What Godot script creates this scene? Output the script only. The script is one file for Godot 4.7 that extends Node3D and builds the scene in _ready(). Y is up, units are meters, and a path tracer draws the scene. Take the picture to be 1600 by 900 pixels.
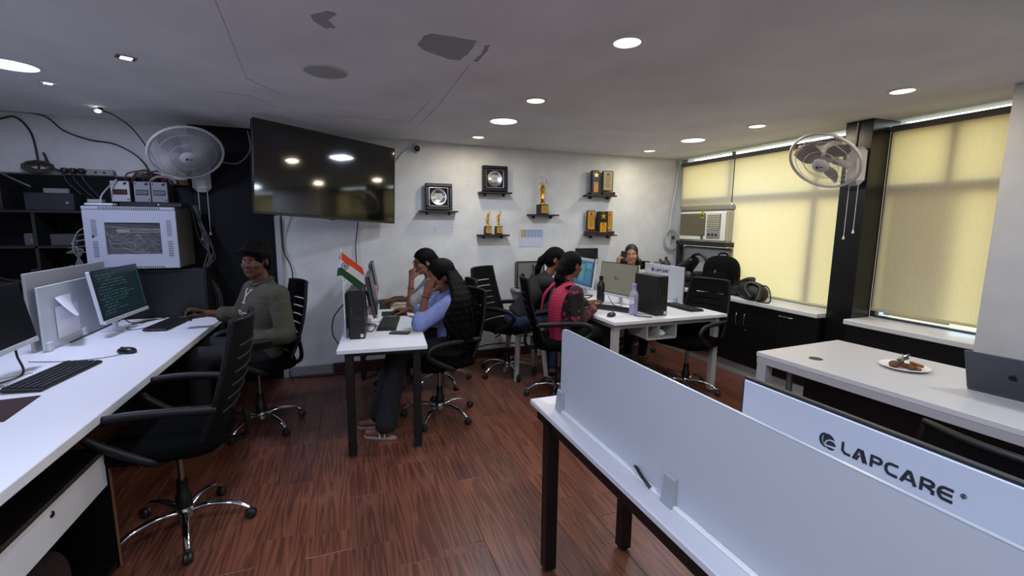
extends Node3D
# An open-plan office: white walls, dark plank floor, rows of white desks, wall awards, roller blinds, six people at work.

class MB:
	var v := PackedVector3Array()
	var n := PackedVector3Array()
	var uv := PackedVector2Array()
	var c := PackedColorArray()
	var ix := PackedInt32Array()
	var col := Color.WHITE
	var xf := Transform3D.IDENTITY

	func vert(p: Vector3, nn: Vector3, t := Vector2.ZERO) -> int:
		v.append(xf * p)
		n.append((xf.basis * nn).normalized())
		uv.append(t)
		c.append(col)
		return v.size() - 1

	func face(pts: Array, out: Vector3, uvs := []) -> void:
		var nn: Vector3 = (pts[1] - pts[0]).cross(pts[2] - pts[0])
		if nn.length() < 1e-12 and pts.size() > 3:
			nn = (pts[2] - pts[0]).cross(pts[3] - pts[0])
		var rev := nn.dot(out) < 0.0
		nn = (-nn if rev else nn).normalized()
		var b := v.size()
		for i in pts.size():
			vert(pts[i], nn, uvs[i] if uvs.size() else Vector2(pts[i].x + pts[i].z, pts[i].y))
		for i in range(1, pts.size() - 1):
			if rev:
				ix.append_array(PackedInt32Array([b, b + i, b + i + 1]))
			else:
				ix.append_array(PackedInt32Array([b, b + i + 1, b + i]))

	func box(ctr: Vector3, size: Vector3, b := 0.0, bas := Basis.IDENTITY) -> void:
		var h := size / 2.0
		b = minf(b, minf(h.x, minf(h.y, h.z)) * 0.9)
		var P := func(ax: int, s: Array) -> Vector3:
			var q := Vector3(s[0] * (h.x - b), s[1] * (h.y - b), s[2] * (h.z - b))
			q[ax] = s[ax] * h[ax]
			return ctr + bas * q
		for ax in 3:
			var a1 := (ax + 1) % 3
			var a2 := (ax + 2) % 3
			for sg in [-1, 1]:
				var o := Vector3.ZERO
				o[ax] = sg
				var pts := []
				for k in [[-1, -1], [1, -1], [1, 1], [-1, 1]]:
					var s := [0, 0, 0]
					s[ax] = sg
					s[a1] = k[0]
					s[a2] = k[1]
					pts.append(P.call(ax, s))
				face(pts, bas * o)
		if b <= 0.0:
			return
		for ax in 3:
			var a1 := (ax + 1) % 3
			var a2 := (ax + 2) % 3
			for s1 in [-1, 1]:
				for s2 in [-1, 1]:
					var lo := [0, 0, 0]
					lo[ax] = -1
					lo[a1] = s1
					lo[a2] = s2
					var hi := lo.duplicate()
					hi[ax] = 1
					var o := Vector3.ZERO
					o[a1] = s1
					o[a2] = s2
					face([P.call(a1, lo), P.call(a1, hi), P.call(a2, hi), P.call(a2, lo)], bas * o)
		for sx in [-1, 1]:
			for sy in [-1, 1]:
				for sz in [-1, 1]:
					var s := [sx, sy, sz]
					face([P.call(0, s), P.call(1, s), P.call(2, s)], bas * Vector3(sx, sy, sz))

	func tube(pts: Array, r, seg := 8, cap := true, flat := 1.0) -> void:
		var m := pts.size()
		var up := Vector3.UP
		var t0: Vector3 = (pts[1] - pts[0]).normalized()
		if absf(t0.dot(up)) > 0.9:
			up = Vector3.RIGHT
		var b0 := v.size()
		var side := t0.cross(up).normalized()
		for i in m:
			var t: Vector3
			if i == 0:
				t = t0
			elif i == m - 1:
				t = (pts[i] - pts[i - 1]).normalized()
			else:
				t = ((pts[i + 1] - pts[i]).normalized() + (pts[i] - pts[i - 1]).normalized()).normalized()
			side = (side - t * side.dot(t)).normalized()
			var w := side.cross(t).normalized()
			var rr: float = r[i] if r is Array else r
			for k in seg:
				var a := TAU * k / seg
				var d := side * cos(a) + w * sin(a) * flat
				vert(pts[i] + d * rr, side * cos(a) * flat + w * sin(a), Vector2(float(k) / seg, i))
		for i in m - 1:
			for k in seg:
				var p := b0 + i * seg + k
				var q := b0 + i * seg + (k + 1) % seg
				ix.append_array(PackedInt32Array([p, q, p + seg, q, q + seg, p + seg]))
		if cap:
			for e in [0, m - 1]:
				var ring := []
				for k in seg:
					ring.append(xf.affine_inverse() * v[b0 + e * seg + k])
				face(ring, (pts[0] - pts[1]) if e == 0 else (pts[m - 1] - pts[m - 2]))

	func lathe(prof: Array, seg := 24, ctr := Vector3.ZERO, bas := Basis.IDENTITY) -> void:
		var m := prof.size()
		var sn := []
		for i in m - 1:
			var d: Vector2 = prof[i + 1] - prof[i]
			sn.append(Vector2(d.y, -d.x).normalized())
		for i in m - 1:
			var na: Vector2 = sn[i]
			var nb: Vector2 = sn[i]
			if i > 0 and sn[i - 1].dot(sn[i]) > 0.75:
				na = (sn[i - 1] + sn[i]).normalized()
			if i < m - 2 and sn[i + 1].dot(sn[i]) > 0.75:
				nb = (sn[i + 1] + sn[i]).normalized()
			var b0 := v.size()
			for k in seg + 1:
				var a := TAU * k / seg
				var dir := Vector3(cos(a), 0, sin(a))
				vert(ctr + bas * (dir * prof[i].x + Vector3(0, prof[i].y, 0)), bas * (dir * na.x + Vector3(0, na.y, 0)), Vector2(float(k) / seg, prof[i].y))
				vert(ctr + bas * (dir * prof[i + 1].x + Vector3(0, prof[i + 1].y, 0)), bas * (dir * nb.x + Vector3(0, nb.y, 0)), Vector2(float(k) / seg, prof[i + 1].y))
			for k in seg:
				var p := b0 + k * 2
				ix.append_array(PackedInt32Array([p, p + 2, p + 1, p + 1, p + 2, p + 3]))

	func prism(poly: PackedVector2Array, depth: float, t := Transform3D.IDENTITY) -> void:
		var area := 0.0
		for i in poly.size():
			var q := poly[(i + 1) % poly.size()]
			area += poly[i].x * q.y - q.x * poly[i].y
		if area < 0.0:
			poly.reverse()
		var tri := Geometry2D.triangulate_polygon(poly)
		for i in range(0, tri.size(), 3):
			for z in [0.0, depth]:
				var ps := []
				for k in 3:
					var p := poly[tri[i + k]]
					ps.append(t * Vector3(p.x, p.y, z))
				face(ps, t.basis * Vector3(0, 0, 1 if z > 0.0 else -1))
		for i in poly.size():
			var a := poly[i]
			var b := poly[(i + 1) % poly.size()]
			var d := b - a
			face([t * Vector3(a.x, a.y, 0), t * Vector3(b.x, b.y, 0), t * Vector3(b.x, b.y, depth), t * Vector3(a.x, a.y, depth)], t.basis * Vector3(d.y, -d.x, 0))

	func ball(ctr: Vector3, r: Vector3, seg := 16, rings := 10, bas := Basis.IDENTITY, e := 1.0) -> void:
		var b0 := v.size()
		for i in rings + 1:
			var th := PI * i / rings
			for k in seg + 1:
				var a := TAU * k / seg
				var q := Vector3(sin(th) * cos(a), cos(th), sin(th) * sin(a))
				var p := q
				if e != 1.0:
					p = Vector3(signf(q.x) * pow(absf(q.x), e), signf(q.y) * pow(absf(q.y), e), signf(q.z) * pow(absf(q.z), e))
				var nn := Vector3(signf(q.x) * pow(absf(q.x), 2.0 - e) / r.x, signf(q.y) * pow(absf(q.y), 2.0 - e) / r.y, signf(q.z) * pow(absf(q.z), 2.0 - e) / r.z)
				vert(ctr + bas * (p * r), bas * nn, Vector2(float(k) / seg, float(i) / rings))
		for i in rings:
			for k in seg:
				var p := b0 + i * (seg + 1) + k
				ix.append_array(PackedInt32Array([p, p + seg + 1, p + 1, p + 1, p + seg + 1, p + seg + 2]))

	# a sheet with thickness: f(u, w) gives a point, u and w in 0..1
	func sheet(nu: int, nw: int, f: Callable, thick := 0.0) -> void:
		for s in ([1.0, -1.0] if thick > 0.0 else [1.0]):
			var b0 := v.size()
			for j in nw + 1:
				for i in nu + 1:
					var u := float(i) / nu
					var w := float(j) / nw
					var p: Vector3 = f.call(u, w)
					var du: Vector3 = f.call(u + 0.01, w) - f.call(u - 0.01, w)
					var dw: Vector3 = f.call(u, w + 0.01) - f.call(u, w - 0.01)
					var nn: Vector3 = du.cross(dw).normalized() * float(s)
					vert(p + nn * thick / 2.0, nn, Vector2(u, 1.0 - w))
			for j in nw:
				for i in nu:
					var p := b0 + j * (nu + 1) + i
					var q := p + nu + 1
					if s > 0.0:
						ix.append_array(PackedInt32Array([p, q, p + 1, p + 1, q, q + 1]))
					else:
						ix.append_array(PackedInt32Array([p, p + 1, q, p + 1, q + 1, q]))
		if thick > 0.0:
			var rim := []
			for i in nu:
				rim.append(Vector2(float(i) / nu, 0))
			for j in nw:
				rim.append(Vector2(1, float(j) / nw))
			for i in nu:
				rim.append(Vector2(1.0 - float(i) / nu, 1))
			for j in nw:
				rim.append(Vector2(0, 1.0 - float(j) / nw))
			var mid: Vector3 = f.call(0.5, 0.5)
			for i in rim.size():
				var q := []
				var a: Vector2 = rim[i]
				var b: Vector2 = rim[(i + 1) % rim.size()]
				for uw in [a, b]:
					var p: Vector3 = f.call(uw.x, uw.y)
					var du: Vector3 = f.call(uw.x + 0.01, uw.y) - f.call(uw.x - 0.01, uw.y)
					var dw: Vector3 = f.call(uw.x, uw.y + 0.01) - f.call(uw.x, uw.y - 0.01)
					var nn := du.cross(dw).normalized()
					q.append(p + nn * thick / 2.0)
					q.append(p - nn * thick / 2.0)
				face([q[0], q[2], q[3], q[1]], q[0] - mid)

	func mesh(m: Material) -> ArrayMesh:
		var arr := []
		arr.resize(Mesh.ARRAY_MAX)
		arr[Mesh.ARRAY_VERTEX] = v
		arr[Mesh.ARRAY_NORMAL] = n
		arr[Mesh.ARRAY_TEX_UV] = uv
		arr[Mesh.ARRAY_COLOR] = c
		arr[Mesh.ARRAY_INDEX] = ix
		var am := ArrayMesh.new()
		am.add_surface_from_arrays(Mesh.PRIMITIVE_TRIANGLES, arr)
		am.surface_set_material(0, m)
		return am


# ---------- nodes ----------
var counts := {}
var mats := {}

func numbered(parent: Node, called: String) -> String:
	var key := str(parent.get_instance_id()) + called
	counts[key] = counts.get(key, -1) + 1
	return called if counts[key] == 0 else "%s_%03d" % [called, counts[key]]

func tag(o: Node, label := "", category := "", group := "", kind := "") -> Node:
	for k in [["label", label], ["category", category], ["group", group], ["kind", kind]]:
		if k[1]:
			o.set_meta(k[0], k[1])
	return o

func thing(called: String, label: String, category: String, at := Vector3.ZERO, turn := 0.0, group := "") -> Node3D:
	var o := Node3D.new()
	o.name = numbered(self, called)
	add_child(o)
	o.position = at
	o.rotation.y = turn
	tag(o, label, category, group)
	return o

func obj(called: String, mb: MB, m: Material, parent: Node = self) -> MeshInstance3D:
	var o := MeshInstance3D.new()
	o.name = numbered(parent, called)
	o.mesh = mb.mesh(m)
	parent.add_child(o)
	return o

func struct(called: String, mb: MB, m: Material, parent: Node = self) -> MeshInstance3D:
	var o := obj(called, mb, m, parent)
	if parent == self:
		o.set_meta("kind", "structure")
	return o

func dup(src: Node3D, at: Vector3, turn: float, label: String, group := "") -> Node3D:
	var o: Node3D = src.duplicate()
	var base := str(src.name)
	if base.length() > 4 and base[base.length() - 4] == "_" and base.right(3).is_valid_int():
		base = base.left(-4)
	o.name = numbered(self, base)
	add_child(o)
	o.position = at
	o.rotation.y = turn
	tag(o, label, "", group)
	return o

func M(col: Color, rough := 0.6, metal := 0.0, extra := {}) -> StandardMaterial3D:
	var key := str(col) + str(rough) + str(metal) + str(extra)
	if not mats.has(key):
		var m := StandardMaterial3D.new()
		m.albedo_color = col
		m.roughness = rough
		m.metallic = metal
		for k in extra:
			m.set(k, extra[k])
		mats[key] = m
	return mats[key]

func bx(ctr: Vector3, size: Vector3, b := 0.002, bas := Basis.IDENTITY) -> MB:
	var mb := MB.new()
	mb.box(ctr, size, b, bas)
	return mb

func tb(pts: Array, r, seg := 8, flat := 1.0) -> MB:
	var mb := MB.new()
	mb.tube(pts, r, seg, true, flat)
	return mb

func lt(prof: Array, seg := 24, ctr := Vector3.ZERO, bas := Basis.IDENTITY) -> MB:
	var mb := MB.new()
	mb.lathe(prof, seg, ctr, bas)
	return mb

# a smooth line through the given points
func curve(pts: Array, per := 8) -> Array:
	var out := []
	for i in pts.size() - 1:
		var p0: Vector3 = pts[maxi(i - 1, 0)]
		var p1: Vector3 = pts[i]
		var p2: Vector3 = pts[i + 1]
		var p3: Vector3 = pts[mini(i + 2, pts.size() - 1)]
		for k in per:
			out.append(p1.cubic_interpolate(p2, p0, p3, float(k) / per))
	out.append(pts[pts.size() - 1])
	return out

func noise_tex(freq: float, size := 256, ramp := [], as_normal := false, strength := 1.0, sd := 1) -> NoiseTexture2D:
	var t := NoiseTexture2D.new()
	t.width = size
	t.height = size
	t.seamless = true
	t.generate_mipmaps = false
	var fn := FastNoiseLite.new()
	fn.seed = sd
	fn.noise_type = FastNoiseLite.TYPE_SIMPLEX_SMOOTH
	fn.frequency = freq
	fn.fractal_octaves = 4
	t.noise = fn
	if as_normal:
		t.as_normal_map = true
		t.bump_strength = strength
	if ramp.size():
		var g := Gradient.new()
		g.offsets = PackedFloat32Array([0.0, 1.0])
		g.colors = PackedColorArray([ramp[0], ramp[1]])
		t.color_ramp = g
	return t

func tri_mat(col: Color, rough: float, freq: float, lo: float, hi: float, scale: float, bump := 0.0, extra := {}) -> StandardMaterial3D:
	var m := StandardMaterial3D.new()
	m.albedo_color = col
	m.albedo_texture = noise_tex(freq, 256, [Color(lo, lo, lo), Color(hi, hi, hi)], false, 1.0, int(freq * 1000))
	m.roughness = rough
	m.uv1_triplanar = true
	m.uv1_scale = Vector3.ONE * scale
	if bump > 0.0:
		m.heightmap_enabled = true
		m.heightmap_texture = m.albedo_texture
		m.heightmap_scale = bump
	for k in extra:
		m.set(k, extra[k])
	return m

func img_mat(img: Image, rough := 0.5, glow := 0.0) -> StandardMaterial3D:
	var m := StandardMaterial3D.new()
	var t := ImageTexture.create_from_image(img)
	m.roughness = rough
	m.texture_repeat = false
	if glow > 0.0:
		m.albedo_color = Color(0.02, 0.02, 0.02)
		m.emission_enabled = true
		m.emission_operator = BaseMaterial3D.EMISSION_OP_MULTIPLY
		m.emission = Color.WHITE
		m.emission_texture = t
		m.emission_energy_multiplier = glow
	else:
		m.albedo_texture = t
	return m

func rect_mb(w: float, h: float, t := Transform3D.IDENTITY) -> MB:
	var mb := MB.new()
	mb.face([t * Vector3(-w / 2, -h / 2, 0), t * Vector3(w / 2, -h / 2, 0), t * Vector3(w / 2, h / 2, 0), t * Vector3(-w / 2, h / 2, 0)], t.basis.z, [Vector2(0, 1), Vector2(1, 1), Vector2(1, 0), Vector2(0, 0)])
	return mb

# letters as thick strokes, laid on the plane of t
func stroke(mb: MB, pts: Array, w: float, depth: float, t: Transform3D) -> void:
	for i in pts.size() - 1:
		var a: Vector2 = pts[i]
		var b: Vector2 = pts[i + 1]
		var d := (b - a).normalized()
		var e0 := w * 0.5 if i > 0 else 0.0
		var e1 := w * 0.5 if i < pts.size() - 2 else 0.0
		var s := Vector2(-d.y, d.x) * w / 2.0
		var p := a - d * e0 * 0.6
		var q := b + d * e1 * 0.6
		mb.prism(PackedVector2Array([p - s, q - s, q + s, p + s]), depth + 0.00006 * i, t)

func arc2(c: Vector2, r: Vector2, a0: float, a1: float, k := 8) -> Array:
	var out := []
	for i in k + 1:
		var a := deg_to_rad(lerpf(a0, a1, float(i) / k))
		out.append(c + Vector2(cos(a) * r.x, sin(a) * r.y))
	return out

const BLACK := Color(0.055, 0.055, 0.06)
const CEIL := 2.39
const BACKZ := -4.9
const TOP := 0.75

func chrome() -> StandardMaterial3D:
	return M(Color(0.82, 0.82, 0.84), 0.12, 1.0)

func black_plastic() -> StandardMaterial3D:
	return M(Color(0.1, 0.1, 0.105), 0.45)

func white_lam() -> StandardMaterial3D:
	return M(Color(0.86, 0.86, 0.87), 0.38)


# ---------- camera, light, setting ----------
func camera_and_light() -> void:
	var cam := Camera3D.new()
	cam.name = "camera"
	cam.fov = 65.03
	cam.position = Vector3(0, 1.55, 0)
	cam.rotation_degrees = Vector3(-8.09, -20.44, 0.547)
	cam.near = 0.02
	add_child(cam)
	cam.current = true
	var we := WorldEnvironment.new()
	we.name = "surroundings"
	var e := Environment.new()
	e.background_mode = Environment.BG_SKY
	var sky := Sky.new()
	var sm := ProceduralSkyMaterial.new()
	sm.sky_top_color = Color(0.62, 0.74, 0.9)
	sm.sky_horizon_color = Color(0.92, 0.95, 0.9)
	sm.ground_horizon_color = Color(0.72, 0.72, 0.6)
	sm.ground_bottom_color = Color(0.6, 0.6, 0.5)
	sm.sky_energy_multiplier = SKY
	sm.ground_energy_multiplier = SKY * 0.8
	sky.sky_material = sm
	e.sky = sky
	e.tonemap_mode = Environment.TONE_MAPPER_LINEAR
	e.tonemap_exposure = 1.18
	e.sdfgi_enabled = true
	e.ssao_enabled = true
	e.ssil_enabled = true
	we.environment = e
	add_child(we)

const SKY := 2.1
const COOL := Color(0.86, 0.91, 1.0)
const BLUISH := Color(0.80, 0.84, 1.0)
const WARM := Color(1.0, 0.93, 0.8)
var lamp_power := 0.88

# a recessed ceiling lamp: trim ring, glowing diffuser and the light just below it
func downlight(at: Vector2, r: float, tone: Color, power: float, label: String, group: String) -> void:
	var t := thing("ceiling_downlight", label, "ceiling light", Vector3(at.x, CEIL, at.y), 0.0, group)
	obj("trim_ring", lt([Vector2(r, -0.001), Vector2(r, -0.007), Vector2(r + 0.006, -0.009), Vector2(r + 0.018, -0.004), Vector2(r + 0.02, 0.0)], 32), M(Color(0.8, 0.8, 0.8), 0.4), t)
	obj("light_diffuser", lt([Vector2(0.0001, -0.006), Vector2(r, -0.004), Vector2(r, 0.0), Vector2(0.0001, 0.0)], 32), M(Color(0.9, 0.9, 0.9), 0.5, 0.0, {"emission_enabled": true, "emission": tone, "emission_energy_multiplier": 3.0}), t)
	var l := AreaLight3D.new()
	l.name = "lamp_light"
	l.area_size = Vector2(r * 1.75, r * 1.75)
	l.light_color = tone
	l.light_energy = power * lamp_power
	l.shadow_enabled = true
	l.area_range = 14.0
	l.area_attenuation = 2.0
	l.position = Vector3(0, -0.012, 0)
	l.rotation_degrees.x = -90
	t.add_child(l)

func wood_image() -> Image:
	var w := 256
	var h := 1024
	var im := Image.create(w, h, false, Image.FORMAT_RGB8)
	var a := FastNoiseLite.new()
	a.seed = 5
	a.frequency = 0.0085
	a.fractal_octaves = 3
	var f := FastNoiseLite.new()
	f.seed = 9
	f.frequency = 0.12
	f.fractal_octaves = 2
	var dark := Color(0.29, 0.17, 0.14)
	var mid := Color(0.42, 0.265, 0.205)
	var pale := Color(0.60, 0.42, 0.29)
	for y in h:
		for x in w:
			var g := a.get_noise_2d(x * 1.0, y * 0.085)
			var rings := sin(g * 17.0 + x * 0.03) * 0.75 + 0.25 * sin(g * 41.0)
			var fine := f.get_noise_2d(x * 2.2, y * 0.05)
			var k := clampf(0.42 + rings * 0.40 + fine * 0.22, 0.0, 1.0)
			var c := dark.lerp(mid, minf(k * 1.5, 1.0))
			c = c.lerp(pale, smoothstep(0.78, 1.0, k) * 0.75)
			im.set_pixel(x, y, c)
	return im

func setting() -> void:
	# floor of loose-laid planks over a screed
	var rng := RandomNumberGenerator.new()
	rng.seed = 11
	var fl := Node3D.new()
	fl.name = "floor"
	add_child(fl)
	fl.set_meta("kind", "structure")
	obj("screed", bx(Vector3(0.4, -0.06, -1.7), Vector3(7.8, 0.1, 6.6), 0.0), M(Color(0.2, 0.15, 0.12), 0.9), fl)
	var wt := ImageTexture.create_from_image(wood_image())
	var woods := []
	for tone in [Color(0.93, 0.93, 0.94), Color(1.0, 1.0, 1.0), Color(0.97, 0.93, 0.92), Color(1.05, 1.02, 0.98)]:
		var m := StandardMaterial3D.new()
		m.albedo_texture = wt
		m.vertex_color_use_as_albedo = true
		m.albedo_color = tone
		m.roughness = 0.36
		m.metallic_specular = 0.4
		woods.append(m)
	var joint := M(Color(0.45, 0.28, 0.17), 0.7)
	var pw := 0.2055
	var x := -3.31
	var row := 0
	while x < 4.2:
		var z := -4.9 - rng.randf() * 1.0
		while z < 1.5:
			var z0 := maxf(z, -4.9)
			var z1 := minf(z + 1.21, 1.5)
			z += 1.21
			if z1 - z0 < 0.03 or z0 > 0.3:
				continue
			var mb := MB.new()
			var hx := pw / 2.0 - 0.0007
			var u0 := rng.randf()
			var v0 := rng.randf()
			var hz := (z1 - z0) / 2.0 - 0.0006
			var b := 0.0022
			var top := [Vector3(-hx + b, 0, -hz + b), Vector3(hx - b, 0, -hz + b), Vector3(hx - b, 0, hz - b), Vector3(-hx + b, 0, hz - b)]
			var low := [Vector3(-hx, -b, -hz), Vector3(hx, -b, -hz), Vector3(hx, -b, hz), Vector3(-hx, -b, hz)]
			var us := [Vector2(u0, v0), Vector2(u0 + 0.8, v0), Vector2(u0 + 0.8, v0 + hz * 1.3), Vector2(u0, v0 + hz * 1.3)]
			mb.face(top, Vector3.UP, us)
			for i in 4:
				var j := (i + 1) % 4
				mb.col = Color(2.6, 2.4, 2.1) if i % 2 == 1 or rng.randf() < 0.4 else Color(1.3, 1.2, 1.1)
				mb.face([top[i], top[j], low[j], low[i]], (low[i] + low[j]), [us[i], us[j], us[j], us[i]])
				mb.face([low[i], low[j], low[j] + Vector3(0, -0.008, 0), low[i] + Vector3(0, -0.008, 0)], (low[i] + low[j]) * Vector3(1, 0, 1), [us[i], us[j], us[j], us[i]])
			var o := obj("plank", mb, woods[rng.randi() % 4], fl)
			o.position = Vector3(x + pw / 2.0, 0, (z0 + z1) / 2.0)
		x += pw
		row += 1
	obj("joint_filler", bx(Vector3(0.4, -0.0052, -1.7), Vector3(7.6, 0.006, 6.4), 0.0), joint, fl)

	var wall := tri_mat(Color(0.80, 0.80, 0.79), 0.85, 0.02, 0.93, 1.0, 0.7, 0.25)
	var ceil_m := tri_mat(Color(0.87, 0.86, 0.86), 0.9, 0.012, 0.92, 1.0, 0.4, 0.15)
	struct("ceiling", bx(Vector3(0.4, CEIL + 0.06, -1.7), Vector3(7.8, 0.12, 6.8), 0.0), ceil_m)
	struct("wall_back", bx(Vector3(0.4, 1.2, BACKZ - 0.1), Vector3(7.8, 2.5, 0.2), 0.0), wall)
	struct("wall_left", bx(Vector3(-3.4, 1.2, -1.7), Vector3(0.2, 2.5, 6.6), 0.0), wall)
	struct("wall_front", bx(Vector3(0.4, 1.2, 1.6), Vector3(7.8, 2.5, 0.2), 0.0), wall)
	var wr := MB.new()
	wr.box(Vector3(4.3, 0.38, -1.7), Vector3(0.2, 0.76, 6.6))
	wr.box(Vector3(4.3, 1.575, -4.88), Vector3(0.2, 1.63, 0.1))
	wr.box(Vector3(4.3, 1.575, -2.56), Vector3(0.2, 1.63, 0.2))
	wr.box(Vector3(4.3, 1.575, -1.1), Vector3(0.2, 1.63, 1.2))
	wr.box(Vector3(4.3, 1.575, 1.2), Vector3(0.2, 1.63, 0.8))
	struct("wall_right", wr, wall)
	var pil := MB.new()
	pil.box(Vector3(4.06, 1.195, -2.555), Vector3(0.32, 2.39, 0.21), 0.003)
	struct("wall_pillar", pil, M(Color(0.045, 0.045, 0.045), 0.3))
	struct("wall_pier", bx(Vector3(3.97, 1.195, -1.1), Vector3(0.46, 2.39, 1.0), 0.006), tri_mat(Color(0.74, 0.74, 0.74), 0.8, 0.02, 0.96, 1.0, 0.8, 0.2))
	# black cladding behind the shelves and the fan
	var navy := M(Color(0.02, 0.021, 0.026), 0.6, 0.0, {"metallic_specular": 0.3})
	struct("trim_1", bx(Vector3(-0.932, 1.195, -4.885), Vector3(0.636, 2.39, 0.03), 0.002), navy)
	struct("trim_2", bx(Vector3(-2.27, 0.955, -4.885), Vector3(2.04, 1.91, 0.03), 0.002), navy)
	struct("trim_3", bx(Vector3(-0.585, 0.8, -4.88), Vector3(0.05, 1.6, 0.04), 0.004), M(Color(0.62, 0.62, 0.62), 0.6))
	var ply := MB.new()
	ply.box(Vector3(-2.27, 1.915, -4.882), Vector3(2.04, 0.012, 0.036), 0.001)
	struct("trim_4", ply, M(Color(0.3, 0.3, 0.31), 0.6))
	var base := M(Color(0.22, 0.05, 0.045), 0.45)
	struct("baseboard_back", bx(Vector3(1.85, 0.05, -4.888), Vector3(4.0, 0.1, 0.024), 0.004), base)
	struct("baseboard_left", bx(Vector3(-0.38, 0.05, -4.888), Vector3(0.44, 0.1, 0.024), 0.004), M(Color(0.5, 0.5, 0.5), 0.6))
	# cracks and the hatch joint in the ceiling
	var crack := M(Color(0.66, 0.65, 0.65), 0.9)
	for ln in [[Vector3(-0.42, 0, -2.1), Vector3(-0.5, 0, -3.2), Vector3(-0.33, 0, -3.55)], [Vector3(-0.2, 0, -4.02), Vector3(0.56, 0, -4.0), Vector3(0.6, 0, -3.3)], [Vector3(0.66, 0, -4.05), Vector3(0.68, 0, -3.3), Vector3(0.67, 0, -2.5)], [Vector3(-0.75, 0, -3.6), Vector3(-0.55, 0, -3.62), Vector3(-0.42, 0, -3.9)]]:
		var mb := MB.new()
		for i in ln.size() - 1:
			var p: Vector3 = ln[i]
			var q: Vector3 = ln[i + 1]
			var d := (q - p).normalized()
			mb.box((p + q) / 2.0 + Vector3(0, CEIL - 0.0008, 0), Vector3(0.0025, 0.002, p.distance_to(q)), 0.0, Basis.looking_at(d))
		struct("trim_5" if counts.get("crk", 0) == 0 else "trim_%d" % (5 + counts["crk"]), mb, crack)
		counts["crk"] = counts.get("crk", 0) + 1
	# bare patches where the paint has peeled
	var patch := M(Color(0.58, 0.58, 0.58), 0.9)
	for pd in [[Vector2(0.52, -2.29), [Vector2(-0.152, 0.021), Vector2(-0.145, -0.086), Vector2(-0.111, -0.137), Vector2(0.099, -0.129), Vector2(0.105, 0.02), Vector2(0.085, 0.14), Vector2(0.025, 0.15), Vector2(-0.12, 0.068)], "large grey bare patch of peeled ceiling paint above the television"], [Vector2(0.672, -2.3), [Vector2(-0.002, -0.10), Vector2(0.019, -0.118), Vector2(0.03, 0.0), Vector2(0.024, 0.129), Vector2(0.002, 0.115), Vector2(0.014, 0.0)], "thin grey sliver of peeled ceiling paint beside the large bare patch"], [Vector2(-0.03, -2.18), [Vector2(-0.06, -0.018), Vector2(0.004, -0.09), Vector2(0.044, -0.07), Vector2(0.006, 0.0), Vector2(0.037, 0.07), Vector2(-0.002, 0.09), Vector2(-0.05, 0.036)], "small forked grey patch of peeled ceiling paint near the speaker grille"]]:
		var mb := MB.new()
		var poly := PackedVector2Array()
		var r2 := RandomNumberGenerator.new()
		r2.seed = 3
		for i in pd[1].size():
			var p: Vector2 = pd[1][i]
			var q: Vector2 = pd[1][(i + 1) % pd[1].size()]
			for k in 4:
				poly.append(p.lerp(q, k / 4.0) + Vector2(r2.randf_range(-0.004, 0.004), r2.randf_range(-0.004, 0.004)))
		mb.prism(poly, 0.002, Transform3D(Basis(Vector3.RIGHT, Vector3(0, 0, -1), Vector3.UP).orthonormalized(), Vector3.ZERO))
		var o := obj("peeled_patch", mb, patch)
		o.position = Vector3(pd[0].x, CEIL - 0.002, pd[0].y)
		tag(o, pd[2], "paint patch")
	# lamps
	var bigs := "large round ceiling lights"
	var smalls := "small round ceiling lights"
	downlight(Vector2(1.27, -1.91), 0.062, WARM, 0.75, "small round warm ceiling light nearest the top edge, right of the big peeled patch", smalls)
	downlight(Vector2(1.275, -2.99), 0.06, WARM, 0.6, "small round warm ceiling light just above the large white one right of the television", smalls)
	downlight(Vector2(1.28, -3.67), 0.11, COOL, 1.9, "large round white ceiling light over the back wall plaques, right of the television", bigs)
	downlight(Vector2(1.28, -4.42), 0.055, WARM, 0.5, "smallest round warm ceiling light over the wall plaques, nearest the back wall", smalls)
	downlight(Vector2(3.31, -4.44), 0.06, WARM, 0.55, "small round warm ceiling light in the back corner by the window", smalls)
	downlight(Vector2(3.29, -3.73), 0.11, COOL, 1.5, "large round white ceiling light in the row beside the window blinds", bigs)
	downlight(Vector2(3.32, -3.01), 0.062, WARM, 0.6, "small round warm ceiling light in front of the wall fan on the pillar", smalls)
	downlight(Vector2(3.285, -1.92), 0.062, WARM, 0.7, "small round warm ceiling light near the right edge above the pillar", smalls)
	downlight(Vector2(-1.68, -3.42), 0.12, BLUISH, 2.5, "large round white ceiling light at the left edge above the server rack", bigs)
	downlight(Vector2(1.28, -0.75), 0.11, COOL, 2.4, "large round white ceiling light over the foreground table, above the frame's top", "ceiling lights over the foreground")
	downlight(Vector2(3.29, -0.6), 0.11, COOL, 1.2, "large round white ceiling light over the right table, above the frame's top", "ceiling lights over the foreground")
	downlight(Vector2(-1.66, -1.0), 0.12, BLUISH, 2.4, "large round white ceiling light over the left desk, above the frame's top", "ceiling lights over the foreground")
	downlight(Vector2(0.4, 0.6), 0.11, COOL, 2.6, "large round white ceiling light behind the viewer", "ceiling lights over the foreground")
	downlight(Vector2(-0.45, -0.6), 0.11, COOL, 2.1, "large round white ceiling light between the left desk and the foreground table, above the frame", "ceiling lights over the foreground")
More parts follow.
